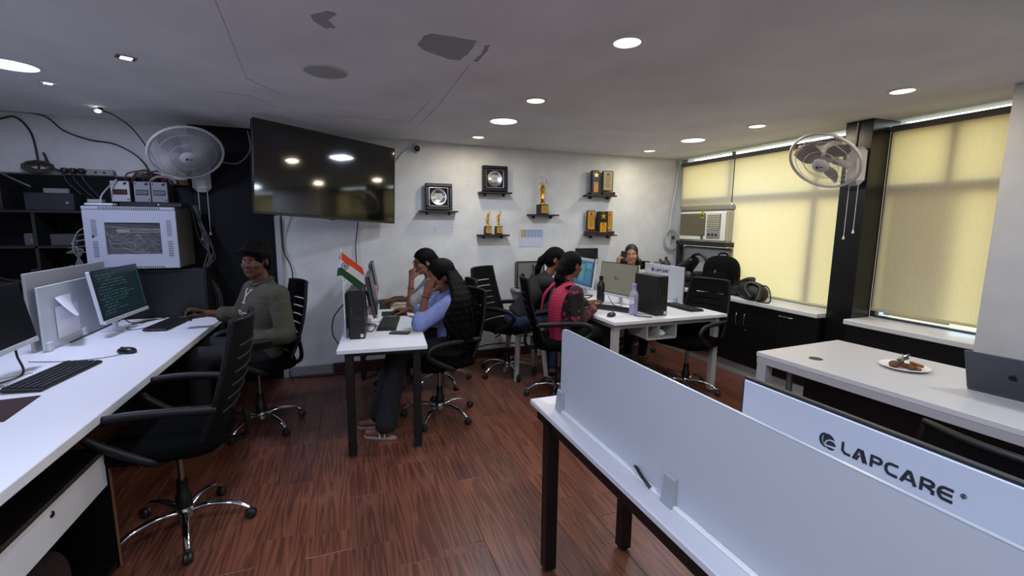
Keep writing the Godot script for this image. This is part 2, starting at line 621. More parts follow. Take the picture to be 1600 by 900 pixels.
	# small square spots, a loose bulb, a speaker grille
	for sp in [[Vector2(-1.02, -3.037), 0.028, 3.0, "small square chrome spot light nearer the middle of the left ceiling"], [Vector2(-1.675, -3.765), 0.024, 2.0, "tiny square spot light beside the large left ceiling light"]]:
		var t := thing("spot_light", sp[3], "spot light", Vector3(sp[0].x, CEIL, sp[0].y), 0.5)
		var s: float = sp[1]
		obj("bezel", bx(Vector3(0, -0.004, 0), Vector3(s * 3.2, 0.008, s * 2.2), 0.002), chrome(), t)
		obj("light_lens", bx(Vector3(0, -0.009, 0), Vector3(s * 1.7, 0.004, s * 1.4), 0.001), M(Color(0.9, 0.9, 0.9), 0.4, 0.0, {"emission_enabled": true, "emission": Color(0.95, 0.97, 1.0), "emission_energy_multiplier": sp[2]}), t)
		var l := AreaLight3D.new()
		l.name = "lamp_light"
		l.area_size = Vector2(s * 1.5, s * 1.2)
		l.light_color = COOL
		l.light_energy = 0.08 * lamp_power
		l.area_range = 14.0
		l.area_attenuation = 2.0
		l.shadow_enabled = true
		l.position = Vector3(0, -0.014, 0)
		l.rotation_degrees.x = -90
		t.add_child(l)
	var bulb := thing("loose_bulb_light", "small bare glowing bulb light on a black flex hanging from the ceiling", "bulb", Vector3(-1.68, CEIL, -4.43))
	obj("holder", lt([Vector2(0.0001, -0.028), Vector2(0.012, -0.026), Vector2(0.016, -0.006), Vector2(0.016, 0.0)], 12), black_plastic(), bulb)
	var gb := MB.new()
	gb.ball(Vector3(-0.012, -0.03, 0.012), Vector3(0.022, 0.012, 0.018), 14, 8)
	obj("light_bulb", gb, M(Color(0.9, 0.9, 0.9), 0.4, 0.0, {"emission_enabled": true, "emission": Color(0.97, 0.98, 1.0), "emission_energy_multiplier": 4.0}), bulb)
	obj("flex", tb(curve([Vector3(0.012, -0.024, 0), Vector3(0.04, -0.03, -0.1), Vector3(0.09, -0.1, -0.3), Vector3(0.17, -0.3, -0.42), Vector3(0.2, -0.42, -0.44)]), 0.005, 6), black_plastic(), bulb)
	var gr := thing("ceiling_speaker", "round grey ceiling speaker grille with a pale rim", "speaker", Vector3(-0.055, CEIL, -2.885))
	obj("rim", lt([Vector2(0.112, -0.002), Vector2(0.112, -0.009), Vector2(0.12, -0.008), Vector2(0.122, 0.0)], 36), M(Color(0.75, 0.75, 0.75), 0.5), gr)
	obj("grille", lt([Vector2(0.0001, -0.006), Vector2(0.112, -0.005), Vector2(0.112, 0.0)], 36), tri_mat(Color(0.72, 0.72, 0.70), 0.8, 0.3, 0.7, 1.0, 14.0), gr)

func windows() -> void:
	var frame := M(Color(0.25, 0.24, 0.22), 0.5)
	var glass := M(Color(0.9, 0.95, 0.93, 0.06), 0.02, 0.0, {"transparency": BaseMaterial3D.TRANSPARENCY_ALPHA})
	var k := 0
	for w in [[-4.83, -2.66, [-4.04, -3.03], [-3.03]], [-2.46, -1.70, [-2.04], []], [-0.5, 0.8, [0.15], [0.15]]]:
		k += 1
		var win := Node3D.new()
		win.name = "window_%d" % k
		add_child(win)
		win.set_meta("kind", "structure")
		var f := MB.new()
		var z0: float = w[0]
		var z1: float = w[1]
		for y in [0.80, 2.305]:
			f.box(Vector3(4.17, y, (z0 + z1) / 2), Vector3(0.05, 0.04, z1 - z0), 0.003)
		for z in [z0 + 0.02, z1 - 0.02]:
			f.box(Vector3(4.17, 1.55, z), Vector3(0.05, 1.5, 0.04), 0.003)
		obj("window_frame", f, frame, win)
		obj("transom", bx(Vector3(4.17, 1.85, (z0 + z1) / 2), Vector3(0.05, 0.085, z1 - z0), 0.003), frame, win)
		for z in w[2]:
			obj("mullion", bx(Vector3(4.17, 2.09, z), Vector3(0.045, 0.42, 0.055), 0.003), frame, win)
		for z in w[3]:
			obj("mullion", bx(Vector3(4.17, 1.32, z), Vector3(0.045, 0.98, 0.07), 0.003), frame, win)
		obj("pane", bx(Vector3(4.185, 1.6, (z0 + z1) / 2), Vector3(0.004, 1.5, z1 - z0), 0.0), glass, win)
	# a sliding sash with smoked film stands behind the right-hand blind
	var sash := MB.new()
	sash.box(Vector3(4.2, 1.32, -2.17), Vector3(0.004, 0.98, 0.44), 0.0)
	obj("smoked_pane", sash, M(Color(0.25, 0.2, 0.15, 0.55), 0.02, 0.0, {"transparency": BaseMaterial3D.TRANSPARENCY_ALPHA}), get_node("window_2"))

	var cloth := StandardMaterial3D.new()
	cloth.albedo_color = Color(0.9, 0.87, 0.78)
	cloth.albedo_texture = noise_tex(0.06, 256, [Color(0.97, 0.97, 0.97), Color(1, 1, 1)], false, 1.0, 21)
	cloth.uv1_triplanar = true
	cloth.uv1_scale = Vector3(3, 0.6, 3)
	cloth.roughness = 0.9
	cloth.backlight_enabled = true
	cloth.backlight = Color(1.0, 0.90, 0.64)
	var rail := M(Color(0.3, 0.29, 0.27), 0.5)
	for b in [[-4.82, -4.0, 1.79, 2.29, "short yellow roller blind above the window air conditioner"], [-3.985, -2.675, 0.82, 2.29, "wide yellow roller blind on the back window left of the black pillar"], [-2.44, -1.66, 0.865, 2.30, "tall tan roller blind on the window right of the black pillar"], [-0.49, 0.79, 0.865, 2.30, "tan roller blind beyond the white pier, outside the frame at right"]]:
		var t := thing("roller_blind", b[4], "blind", Vector3(4.12, b[2], (b[0] + b[1]) / 2), 0.0, "roller blinds")
		var w: float = b[1] - b[0]
		var h: float = b[3] - b[2]
		var sh := MB.new()
		sh.sheet(24, 12, func(u, v): return Vector3(0.004 * sin(u * 9.0) * (1.0 - v), v * h, (u - 0.5) * w))
		obj("cloth", sh, cloth, t)
		obj("roller_tube", tb([Vector3(-0.005, h + 0.02, -w / 2), Vector3(-0.005, h + 0.02, w / 2)], 0.024, 12), rail, t)
		obj("bottom_bar", bx(Vector3(0, 0.006, 0), Vector3(0.014, 0.022, w), 0.003), M(Color(0.75, 0.7, 0.55), 0.6), t)
		obj("bracket", bx(Vector3(0.0, h + 0.04, w / 2 - 0.01), Vector3(0.05, 0.08, 0.012), 0.002), rail, t)
	# blind cord down the pillar's edge
	var cord := obj("blind_cord", tb(curve([Vector3(4.09, 2.3, -2.435), Vector3(4.085, 1.6, -2.43), Vector3(4.08, 0.86, -2.425), Vector3(4.07, 0.82, -2.40), Vector3(4.06, 0.81, -2.34)]), 0.003, 6), M(Color(0.8, 0.8, 0.75), 0.5))
	tag(cord, "thin white blind cord hanging beside the black pillar", "cord")

	# sills, cabinets
	var sillm := M(Color(0.8, 0.8, 0.79), 0.4)
	tag(obj("window_sill", bx(Vector3(4.0, 0.785, -3.775), Vector3(0.4, 0.04, 2.22), 0.004), sillm), "long white sill worktop carrying the bags under the back window", "sill")
	tag(obj("window_sill", bx(Vector3(4.0, 0.785, -2.025), Vector3(0.4, 0.04, 0.845), 0.004), sillm), "short white sill worktop under the right window beside the pillar", "sill")
	tag(obj("window_sill", bx(Vector3(4.0, 0.785, 0.15), Vector3(0.4, 0.04, 1.45), 0.004), sillm), "white sill under the window beyond the white pier, out of frame", "sill")
	var cab := M(Color(0.02, 0.02, 0.021), 0.45)
	var seam := M(Color(0.035, 0.035, 0.036), 0.4)
	for c in [[-4.87, -3.86, 2, "low black two-door cabinet in the corner under the bags"], [-3.86, -2.67, 3, "low black cabinet with steel handles under the back window sill"], [-2.44, -1.61, 1, "low plain black cabinet under the right window sill"]]:
		var w: float = c[1] - c[0]
		var t := thing("low_cabinet", c[3], "cabinet", Vector3(4.01, 0, (c[0] + c[1]) / 2), 0.0, "low black cabinets along the window wall")
		obj("body", bx(Vector3(0.01, 0.443, 0), Vector3(0.35, 0.643, w - 0.004), 0.002), cab, t)
		obj("plinth", bx(Vector3(0.0, 0.06, 0), Vector3(0.33, 0.12, w - 0.004), 0.002), M(Color(0.6, 0.6, 0.58), 0.6), t)
		for i in c[2]:
			var dw: float = w / c[2]
			var z: float = -w / 2 + dw * (i + 0.5)
			var door := obj("door", bx(Vector3(-0.174, 0.443, z), Vector3(0.018, 0.635, dw - 0.006), 0.002), seam, t)
			if c[2] == 3:
				var hz: float = [0.13, -0.175, 0.0][i] + z
				if i < 2:
					hz = z + (dw / 2 - 0.05) * (1 if i == 0 else -1)
					obj("handle", tb(curve([Vector3(-0.183, 0.54, hz), Vector3(-0.205, 0.55, hz), Vector3(-0.21, 0.6, hz), Vector3(-0.205, 0.65, hz), Vector3(-0.183, 0.66, hz)], 4), 0.006, 8), chrome(), door)
				else:
					obj("handle", tb(curve([Vector3(-0.183, 0.715, z - 0.17), Vector3(-0.203, 0.715, z - 0.16), Vector3(-0.205, 0.715, z - 0.1), Vector3(-0.203, 0.715, z - 0.04), Vector3(-0.183, 0.715, z - 0.03)], 4), 0.006, 8), chrome(), door)
				if i == 1:
					obj("lock", lt([Vector2(0.0001, 0.004), Vector2(0.009, 0.004), Vector2(0.011, 0.0)], 14, Vector3(-0.183, 0.49, hz), Basis(Vector3.FORWARD, -PI / 2)), chrome(), door)
	# window air conditioner in its timber frame
	var ac := thing("air_conditioner", "old cream window air conditioner with brown front grille", "air conditioner", Vector3(4.0, 1.368, -4.315))
	obj("case", bx(Vector3(0.13, 0.175, 0), Vector3(0.2, 0.35, 0.74), 0.01), M(Color(0.66, 0.64, 0.56), 0.5), ac)
	obj("front_bezel", bx(Vector3(0.015, 0.175, 0), Vector3(0.03, 0.34, 0.73), 0.012), M(Color(0.84, 0.82, 0.75), 0.45), ac)
	obj("intake_grille", bx(Vector3(-0.003, 0.195, -0.135), Vector3(0.012, 0.26, 0.42), 0.004), M(Color(0.34, 0.31, 0.25), 0.6), ac)
	for i in 22:
		obj("slat", bx(Vector3(-0.012, 0.075 + i * 0.0115, -0.135), Vector3(0.008, 0.004, 0.41), 0.001), M(Color(0.58, 0.54, 0.44), 0.6), ac)
	obj("outlet_recess", bx(Vector3(-0.001, 0.225, 0.205), Vector3(0.01, 0.18, 0.2), 0.001), M(Color(0.2, 0.18, 0.15), 0.6), ac)
	for i in 9:
		obj("louvre", bx(Vector3(-0.01, 0.145 + i * 0.02, 0.205), Vector3(0.014, 0.009, 0.195), 0.001, Basis(Vector3.BACK, 0.5)), M(Color(0.72, 0.7, 0.62), 0.5), ac)
	var cpan := obj("control_panel", bx(Vector3(-0.003, 0.08, 0.205), Vector3(0.012, 0.085, 0.2), 0.003), M(Color(0.5, 0.5, 0.48), 0.5), ac)
	for i in 3:
		obj("knob", lt([Vector2(0.0001, 0.014), Vector2(0.012, 0.014), Vector2(0.014, 0.0)], 14, Vector3(-0.009, 0.08, 0.15 + i * 0.055), Basis(Vector3.BACK, PI / 2)), M(Color(0.18, 0.18, 0.2), 0.4), cpan)
	var st := obj("energy_sticker", bx(Vector3(-0.0165, 0.31, 0.035), Vector3(0.002, 0.085, 0.05), 0.0), M(Color(0.62, 0.68, 0.12), 0.6), ac)
	obj("sticker_dial", lt([Vector2(0.0001, 0.0015), Vector2(0.019, 0.0015), Vector2(0.019, 0.0)], 18, Vector3(-0.0175, 0.298, 0.035), Basis(Vector3.BACK, PI / 2)), M(Color(0.1, 0.2, 0.07), 0.6), st)
	obj("badge", bx(Vector3(-0.001, 0.045, 0.03), Vector3(0.004, 0.05, 0.045), 0.001), M(Color(0.35, 0.36, 0.3), 0.5), ac)
	var af := thing("timber_frame", "dark timber frame holding up the window air conditioner", "frame", Vector3(4.06, 0.805, -4.315))
	var dk := M(Color(0.1, 0.075, 0.06), 0.6)
	obj("post", bx(Vector3(0.0, 0.27, -0.40), Vector3(0.06, 0.54, 0.06), 0.003), dk, af)
	obj("cross_beam", bx(Vector3(0.0, 0.53, 0.0), Vector3(0.14, 0.055, 0.80), 0.003), dk, af)
	obj("batten", bx(Vector3(0.05, 0.482, 0.02), Vector3(0.04, 0.02, 0.74), 0.003), M(Color(0.35, 0.35, 0.34), 0.6), af)
	obj("infill_board", bx(Vector3(0.07, 0.24, -0.06), Vector3(0.012, 0.48, 0.92), 0.001), M(Color(0.72, 0.73, 0.74), 0.6), af)
	obj("top_board", bx(Vector3(0.05, 0.95, -0.04), Vector3(0.05, 0.07, 0.86), 0.02), M(Color(0.5, 0.49, 0.46), 0.8), af)
	# coiled pipe and conduit in the corner
	var cp := thing("pipe_coil", "white coiled drain hose and plug hanging in the corner by the window", "hose", Vector3(4.02, 1.37, -4.84))
	for i in 3:
		var ring := []
		for j in 27:
			var a := TAU * j / 26.0 * (1.0 if i else 0.8) + 1.2
			ring.append(Vector3(cos(a) * (0.075 + i * 0.014), sin(a) * (0.1 + i * 0.016), -0.03 + i * 0.014))
		obj("hose_loop", tb(ring, 0.008, 8), M(Color(0.66, 0.66, 0.63), 0.5), cp)
	obj("conduit", tb(curve([Vector3(-0.02, 0.06, -0.03), Vector3(0.0, 0.3, -0.035), Vector3(0.06, 0.7, -0.035), Vector3(0.09, 1.0, -0.035)]), 0.014, 8), M(Color(0.7, 0.7, 0.66), 0.5), cp)
	obj("plug", bx(Vector3(0.01, 0.02, 0.02), Vector3(0.04, 0.05, 0.03), 0.005), black_plastic(), cp)


# ---------- furniture and devices ----------
var chair0: Node3D = null

func back_pt(u: float, w: float) -> Vector3:
	var s := 2.0 * u - 1.0
	var wide := lerpf(0.232, 0.188, w) + 0.012 * sin(w * PI)
	return Vector3(s * wide, 0.56 + 0.52 * w, 0.195 + 0.165 * w + 0.035 * sin((1.0 - w) * PI * 0.8) - 0.045 * s * s)

func make_chair() -> Node3D:
	var t := Node3D.new()
	var pl := M(Color(0.03, 0.03, 0.031), 0.5, 0.0, {"metallic_specular": 0.35})
	var grey := M(Color(0.065, 0.065, 0.068), 0.5, 0.0, {"metallic_specular": 0.4})
	var seat := MB.new()
	seat.ball(Vector3(0, 0.515, -0.01), Vector3(0.25, 0.045, 0.245), 28, 10, Basis.IDENTITY, 0.45)
	obj("seat", seat, tri_mat(Color(0.022, 0.022, 0.024), 0.95, 0.3, 0.5, 1.0, 6.0, 0.0, {"metallic_specular": 0.2}), t)
	var mesh_m := tri_mat(Color(0.045, 0.045, 0.047), 0.8, 0.45, 0.5, 1.0, 9.0, 0.0, {"metallic_specular": 0.25})
	var bk := MB.new()
	var cuts := [0.0, 0.17, 0.29, 0.41, 0.53, 0.65, 0.77, 1.0]
	for i in cuts.size() - 1:
		var w0: float = cuts[i] + (0.012 if i > 0 else 0.0)
		var w1: float = cuts[i + 1] - (0.012 if i < cuts.size() - 2 else 0.0)
		bk.sheet(10, 3, func(u, w): return back_pt(lerpf(0.16, 0.84, u), lerpf(w0, w1, w)), 0.012)
	bk.sheet(2, 12, func(u, w): return back_pt(lerpf(0.0, 0.165, u), w), 0.012)
	bk.sheet(2, 12, func(u, w): return back_pt(lerpf(0.835, 1.0, u), w), 0.012)
	var brest := obj("backrest", bk, mesh_m, t)
	for i in 6:
		var wv: float = cuts[i + 1]
		var pts := []
		for k in 9:
			pts.append(back_pt(lerpf(0.16, 0.84, k / 8.0), wv + 0.012) + Vector3(0, 0, 0.008))
		obj("slat_lip", tb(pts, 0.006, 6), grey, brest)
	var fr := []
	for k in 9:
		fr.append(back_pt(0.0, k / 8.0))
	for k in 9:
		fr.append(back_pt(k / 8.0, 1.0) + Vector3(0, 0.012, 0))
	for k in 9:
		fr.append(back_pt(1.0, 1.0 - k / 8.0))
	obj("back_frame", tb(fr, 0.013, 8), pl, t)
	obj("back_support", tb(curve([Vector3(0, 0.455, 0.08), Vector3(0, 0.455, 0.26), Vector3(0, 0.50, 0.31), Vector3(0, 0.62, 0.30)], 5), 0.028, 8, 0.5), pl, t)
	for s in [-1.0, 1.0]:
		obj("armrest", tb(curve([Vector3(s * 0.225, 0.70, 0.24), Vector3(s * 0.255, 0.715, 0.1), Vector3(s * 0.265, 0.72, -0.08), Vector3(s * 0.265, 0.70, -0.2), Vector3(s * 0.262, 0.64, -0.235), Vector3(s * 0.25, 0.55, -0.12), Vector3(s * 0.235, 0.485, -0.01), Vector3(s * 0.15, 0.465, 0.03)], 5), 0.017, 8, 1.3), grey, t)
	obj("tilt_mechanism", bx(Vector3(0, 0.455, 0.02), Vector3(0.2, 0.045, 0.24), 0.012), pl, t)
	obj("lever", tb([Vector3(0.08, 0.45, 0.0), Vector3(0.2, 0.445, -0.02), Vector3(0.27, 0.44, -0.03)], 0.006, 6), chrome(), t)
	obj("gas_column", tb([Vector3(0, 0.445, 0), Vector3(0, 0.24, 0)], 0.014, 12), M(Color(0.6, 0.6, 0.6), 0.25, 1.0), t)
	obj("column_cover", lt([Vector2(0.0001, 0.27), Vector2(0.024, 0.27), Vector2(0.026, 0.2), Vector2(0.034, 0.19), Vector2(0.036, 0.12), Vector2(0.0001, 0.12)], 18), pl, t)
	obj("hub", lt([Vector2(0.0001, 0.13), Vector2(0.034, 0.13), Vector2(0.04, 0.118), Vector2(0.038, 0.075), Vector2(0.0001, 0.072)], 18), chrome(), t)
	for i in 5:
		var a := TAU * i / 5.0 + 0.3
		var d := Vector3(cos(a), 0, sin(a))
		var leg := obj("leg", tb(curve([d * 0.03 + Vector3(0, 0.105, 0), d * 0.12 + Vector3(0, 0.118, 0), d * 0.22 + Vector3(0, 0.1, 0), d * 0.285 + Vector3(0, 0.062, 0)], 4), [0.02, 0.02, 0.019, 0.019, 0.018, 0.018, 0.017, 0.017, 0.016, 0.016, 0.015, 0.015, 0.015], 8, 0.7), chrome(), t)
		var cst := MB.new()
		var sd := d.cross(Vector3.UP)
		for e in [-1.0, 1.0]:
			var bas := Basis(d, sd * e, d.cross(sd * e)).orthonormalized()
			cst.lathe([Vector2(0.0001, 0.021), Vector2(0.018, 0.021), Vector2(0.027, 0.014), Vector2(0.027, 0.003), Vector2(0.0001, 0.003)], 14, d * 0.29 + Vector3(0, 0.027, 0), bas)
		cst.box(d * 0.288 + Vector3(0, 0.05, 0), Vector3(0.02, 0.03, 0.02), 0.004)
		obj("caster", cst, M(Color(0.09, 0.085, 0.085), 0.5), leg)
	return t

func chairs() -> void:
	chair0 = make_chair()
	chair0.name = numbered(self, "office_chair")
	add_child(chair0)
	chair0.position = Vector3(-0.805, 0, -2.54)
	chair0.rotation.y = 1.53
	var g := "black mesh office chairs"
	tag(chair0, "empty black mesh office chair with chrome base nearest the left white desk drawer", "chair", g)
	dup(chair0, Vector3(-0.635, 0, -3.71), 1.95, "black mesh office chair carrying the man in the olive shirt", g)
	dup(chair0, Vector3(0.68, 0, -3.47), 1.88, "black mesh office chair under the woman with very long loose hair", g).scale = Vector3(1, 0.93, 1)
	dup(chair0, Vector3(0.84, 0, -4.25), PI / 2, "black mesh office chair mostly hidden under the woman wearing glasses", g).scale = Vector3(1, 0.92, 1)
	dup(chair0, Vector3(1.554, 0, -4.3), -2.473, "empty black mesh office chair standing by the back wall between the two desk rows", g)
	dup(chair0, Vector3(1.79, 0, -3.57), -1.85, "black mesh office chair under the woman in the pink scarf", g)
	dup(chair0, Vector3(3.0, 0, -3.3), 1.85, "empty black mesh office chair at the near right corner of the far desk", g).scale = Vector3(1, 0.95, 1)
	dup(chair0, Vector3(3.24, 0, -4.53), 2.55, "black mesh office chair behind the far desk under the woman holding a phone", g)
	dup(chair0, Vector3(1.97, 0, -0.60), -PI / 2, "black office chair at the bottom right behind the white screen with the logo", g).scale = Vector3(1, 0.88, 1)

func table_leg(p: Vector3, h: float, w: float, m: Material, parent: Node) -> void:
	var o := obj("leg", bx(Vector3(p.x, h / 2 + 0.006, p.z), Vector3(w, h - 0.012, w), 0.003), m, parent)
	obj("foot_pad", lt([Vector2(0.0001, 0.012), Vector2(w * 0.4, 0.012), Vector2(w * 0.42, 0.0), Vector2(0.0001, 0.0)], 12, Vector3(p.x, 0, p.z)), M(Color(0.2, 0.19, 0.18), 0.6), o)

func desks() -> void:
	var wl := white_lam()
	var blk := M(Color(0.02, 0.02, 0.021), 0.4)
	var steel := M(Color(0.035, 0.035, 0.037), 0.4)
	# left desk
	var d := thing("long_desk", "long white desk along the left side with black underframe", "desk", Vector3(-0.98, 0, -4.46))
	obj("desktop", bx(Vector3(-0.5, TOP - 0.021, 1.95), Vector3(1.0, 0.042, 3.9), 0.003), wl, d)
	obj("modesty_panel", bx(Vector3(-0.78, 0.38, 1.95), Vector3(0.02, 0.65, 3.8), 0.002), blk, d)
	obj("end_panel", bx(Vector3(-0.52, 0.353, 0.06), Vector3(0.9, 0.706, 0.03), 0.002), blk, d)
	obj("frame_beam", bx(Vector3(-0.2, 0.69, 1.95), Vector3(0.04, 0.03, 3.8), 0.002), steel, d)
	# drawer pedestal under it
	var ped := thing("drawer_pedestal", "under-desk cabinet with one white drawer and raw plywood edges", "cabinet", Vector3(-1.0, 0, -2.34))
	var plyw := M(Color(0.42, 0.27, 0.13), 0.75)
	var brown := M(Color(0.17, 0.1, 0.075), 0.7)
	obj("side_panel", bx(Vector3(-0.22, 0.29, 0.0), Vector3(0.44, 0.572, 0.016), 0.001), blk, ped)
	obj("edge_strip", bx(Vector3(0.0015, 0.29, 0.0), Vector3(0.004, 0.572, 0.017), 0.001), plyw, ped)
	obj("top_panel", bx(Vector3(-0.22, 0.568, 0.4), Vector3(0.44, 0.016, 0.8), 0.001), blk, ped)
	obj("edge_strip", bx(Vector3(0.0015, 0.568, 0.4), Vector3(0.004, 0.017, 0.8), 0.001), brown, ped)
	obj("side_panel", bx(Vector3(-0.22, 0.28, 0.79), Vector3(0.44, 0.56, 0.016), 0.001), blk, ped)
	obj("back_panel", bx(Vector3(-0.435, 0.28, 0.4), Vector3(0.012, 0.56, 0.78), 0.001), blk, ped)
	obj("bottom_panel", bx(Vector3(-0.22, 0.03, 0.4), Vector3(0.43, 0.016, 0.77), 0.001), blk, ped)
	var drw := obj("drawer", bx(Vector3(-0.2, 0.48, 0.4), Vector3(0.39, 0.145, 0.765), 0.002), M(Color(0.80, 0.80, 0.80), 0.5), ped)
	obj("lock", lt([Vector2(0.0001, 0.004), Vector2(0.009, 0.005), Vector2(0.012, 0.003), Vector2(0.013, 0.0)], 18, Vector3(-0.006, 0.517, 0.4), Basis(Vector3.FORWARD, PI / 2)), M(Color(0.45, 0.43, 0.4), 0.25, 1.0), drw)
	var bag := MB.new()
	bag.ball(Vector3(0, 0.13, 0), Vector3(0.15, 0.14, 0.2), 20, 12, Basis.IDENTITY, 0.75)
	var bo := obj("cloth_bag", bag, tri_mat(Color(0.16, 0.05, 0.05), 0.9, 0.05, 0.5, 1.0, 4.0, 1.0))
	bo.position = Vector3(-1.19, 0.038, -1.98)
	tag(bo, "dark maroon cloth bag stuffed under the white drawer", "bag")
	# white screens on the left desk
	var fro := M(Color(0.72, 0.74, 0.76), 0.45)
	var s := thing("desk_screen", "white acrylic screen on the left desk with papers taped to it", "desk screen", Vector3(-1.72, TOP, -3.95))
	obj("screen_panel", bx(Vector3(0, 0.205, 0), Vector3(0.012, 0.385, 0.98), 0.003), fro, s)
	for z in [-0.42, 0.05, 0.45]:
		obj("clamp", bx(Vector3(0.005, 0.03, z), Vector3(0.035, 0.06, 0.045), 0.006), M(Color(0.75, 0.76, 0.78), 0.4), s)
	obj("cable_slot", bx(Vector3(0.02, 0.006, -0.1), Vector3(0.012, 0.012, 0.7), 0.002), M(Color(0.3, 0.3, 0.3), 0.6), s)
	var s2 := obj("rear_desk_screen", bx(Vector3(0, 0.24, 0), Vector3(0.016, 0.48, 1.0), 0.002), M(Color(0.6, 0.6, 0.6), 0.6))
	s2.position = Vector3(-1.775, TOP, -3.97)
	tag(s2, "taller grey backing panel behind the papered left desk screen", "desk screen")
	var sh := MB.new()
	sh.sheet(6, 6, func(u, w): return Vector3(0.002 * sin(u * 6.0), w * 0.20, -u * 0.26), 0.0006)
	var pa := obj("paper_sheet", sh, M(Color(0.84, 0.85, 0.88), 0.8))
	pa.position = Vector3(-1.709, TOP + 0.055, -3.60)
	tag(pa, "white paper sheet taped flat on the left desk screen", "paper")
	var sh2 := MB.new()
	sh2.sheet(10, 10, func(u, w): return Vector3(0.004 + 0.09 * pow(maxf(0.0, (1.0 - u) * 0.6 + (1.0 - w) * 0.8 - 0.25), 1.6), w * 0.15 + 0.03 * (1.0 - u) * (1.0 - w), -u * 0.21), 0.0006)
	var pb := obj("curled_paper", sh2, M(Color(0.9, 0.9, 0.93), 0.8))
	pb.position = Vector3(-1.709, TOP + 0.17, -3.57)
	tag(pb, "curled white paper peeling off the left desk screen above the flat sheet", "paper")
	# flag desk
	d = thing("small_desk", "white desk with black legs in front of the two women by the wall", "desk", Vector3(-0.07, 0, -2.965), -0.085)
	obj("desktop", bx(Vector3(0.283, TOP - 0.014, -0.92), Vector3(0.566, 0.028, 1.84), 0.003), wl, d)
	for p in [Vector3(0.07, 0, -0.07), Vector3(0.5, 0, -0.1), Vector3(0.07, 0, -1.62), Vector3(0.5, 0, -1.62)]:
		table_leg(p, TOP - 0.028, 0.052, steel, d)
	for zz in [-0.08, -1.62]:
		obj("frame_beam", bx(Vector3(0.285, 0.70, zz), Vector3(0.4, 0.03, 0.03), 0.002), steel, d)
	for xx in [0.07, 0.5]:
		obj("frame_beam", bx(Vector3(xx, 0.70, -0.85), Vector3(0.03, 0.03, 1.5), 0.002), steel, d)
	# far desk
	var lw := M(Color(0.66, 0.65, 0.63), 0.5)
	d = thing("white_desk", "white double desk with white legs near the back wall windows", "desk", Vector3(2.07, 0, -3.12))
	var lsh := MB.new()
	lsh.prism(PackedVector2Array([Vector2(0, 0), Vector2(1.2, 0), Vector2(1.2, 1.18), Vector2(0.86, 1.18), Vector2(0.86, 1.7), Vector2(0, 1.7)]), 0.025, Transform3D(Basis(Vector3.RIGHT, Vector3(0, 0, -1), Vector3.UP), Vector3(0, TOP - 0.025, 0)))
	obj("desktop", lsh, wl, d)
	obj("apron", bx(Vector3(0.6, TOP - 0.05, -0.08), Vector3(1.12, 0.05, 0.03), 0.002), lw, d)
	obj("apron", bx(Vector3(0.06, TOP - 0.05, -0.85), Vector3(0.03, 0.05, 1.55), 0.002), lw, d)
	obj("apron", bx(Vector3(1.14, TOP - 0.05, -0.6), Vector3(0.03, 0.05, 1.0), 0.002), lw, d)
	for p in [Vector3(0.06, 0, -0.08), Vector3(1.14, 0, -0.08), Vector3(0.06, 0, -1.62), Vector3(1.14, 0, -1.1)]:
		table_leg(p, TOP - 0.025, 0.055, lw, d)
	var tray := thing("cpu_tray", "small white open tray under the far desk holding crumpled paper", "tray", Vector3(2.60, 0.552, -3.32))
	obj("base", bx(Vector3(0, 0.006, 0), Vector3(0.32, 0.012, 0.28), 0.002), lw, tray)
	obj("side", bx(Vector3(0.154, 0.086, 0), Vector3(0.012, 0.172, 0.28), 0.002), lw, tray)
	obj("side", bx(Vector3(-0.154, 0.086, 0), Vector3(0.012, 0.172, 0.28), 0.002), lw, tray)
	obj("divider", bx(Vector3(-0.03, 0.07, 0), Vector3(0.01, 0.12, 0.28), 0.002), lw, tray)
	obj("back", bx(Vector3(0, 0.066, -0.134), Vector3(0.32, 0.12, 0.012), 0.002), lw, tray)
	var cr := MB.new()
	cr.ball(Vector3.ZERO, Vector3(0.045, 0.032, 0.04), 12, 8, Basis(Vector3.UP, 0.6), 1.4)
	var cro := obj("crumpled_paper", cr, M(Color(0.85, 0.85, 0.85), 0.8))
	cro.position = Vector3(2.635, 0.594, -3.24)
	tag(cro, "crumpled white paper lying in the tray under the far desk", "paper")
	# front table with the frosted screen
	d = thing("front_table", "narrow white table with black square legs in the foreground", "table", Vector3(0.78, 0, -1.84))
	var edge := M(Color(0.8, 0.8, 0.82), 0.4)
	obj("tabletop", bx(Vector3(0.24, TOP - 0.0125, 1.1), Vector3(0.48, 0.025, 2.2), 0.004), edge, d)
	obj("frame_beam", bx(Vector3(0.035, 0.70, 1.1), Vector3(0.04, 0.05, 2.1), 0.002), steel, d)
	obj("frame_beam", bx(Vector3(0.43, 0.70, 1.1), Vector3(0.04, 0.05, 2.1), 0.002), steel, d)
	obj("frame_beam", bx(Vector3(0.235, 0.70, 0.15), Vector3(0.36, 0.05, 0.04), 0.002), steel, d)
	for p in [Vector3(0.032, 0, 0.165), Vector3(0.43, 0, 0.165), Vector3(0.032, 0, 2.0), Vector3(0.43, 0, 2.0)]:
		table_leg(p, TOP - 0.025, 0.055, steel, d)
	s = thing("frosted_screen", "tall frosted white screen clamped along the foreground table", "desk screen", Vector3(0.865, TOP, -1.69))
	var frost := M(Color(0.76, 0.775, 0.80), 0.38, 0.0, {"backlight_enabled": true, "backlight": Color(0.5, 0.52, 0.55)})
	var pane := MB.new()
	var prof := PackedVector2Array([Vector2(0, 0.012), Vector2(1.7, 0.012), Vector2(1.7, 0.36)])
	for q in arc2(Vector2(0.02, 0.34), Vector2(0.02, 0.02), 90, 180, 5):
		prof.append(q)
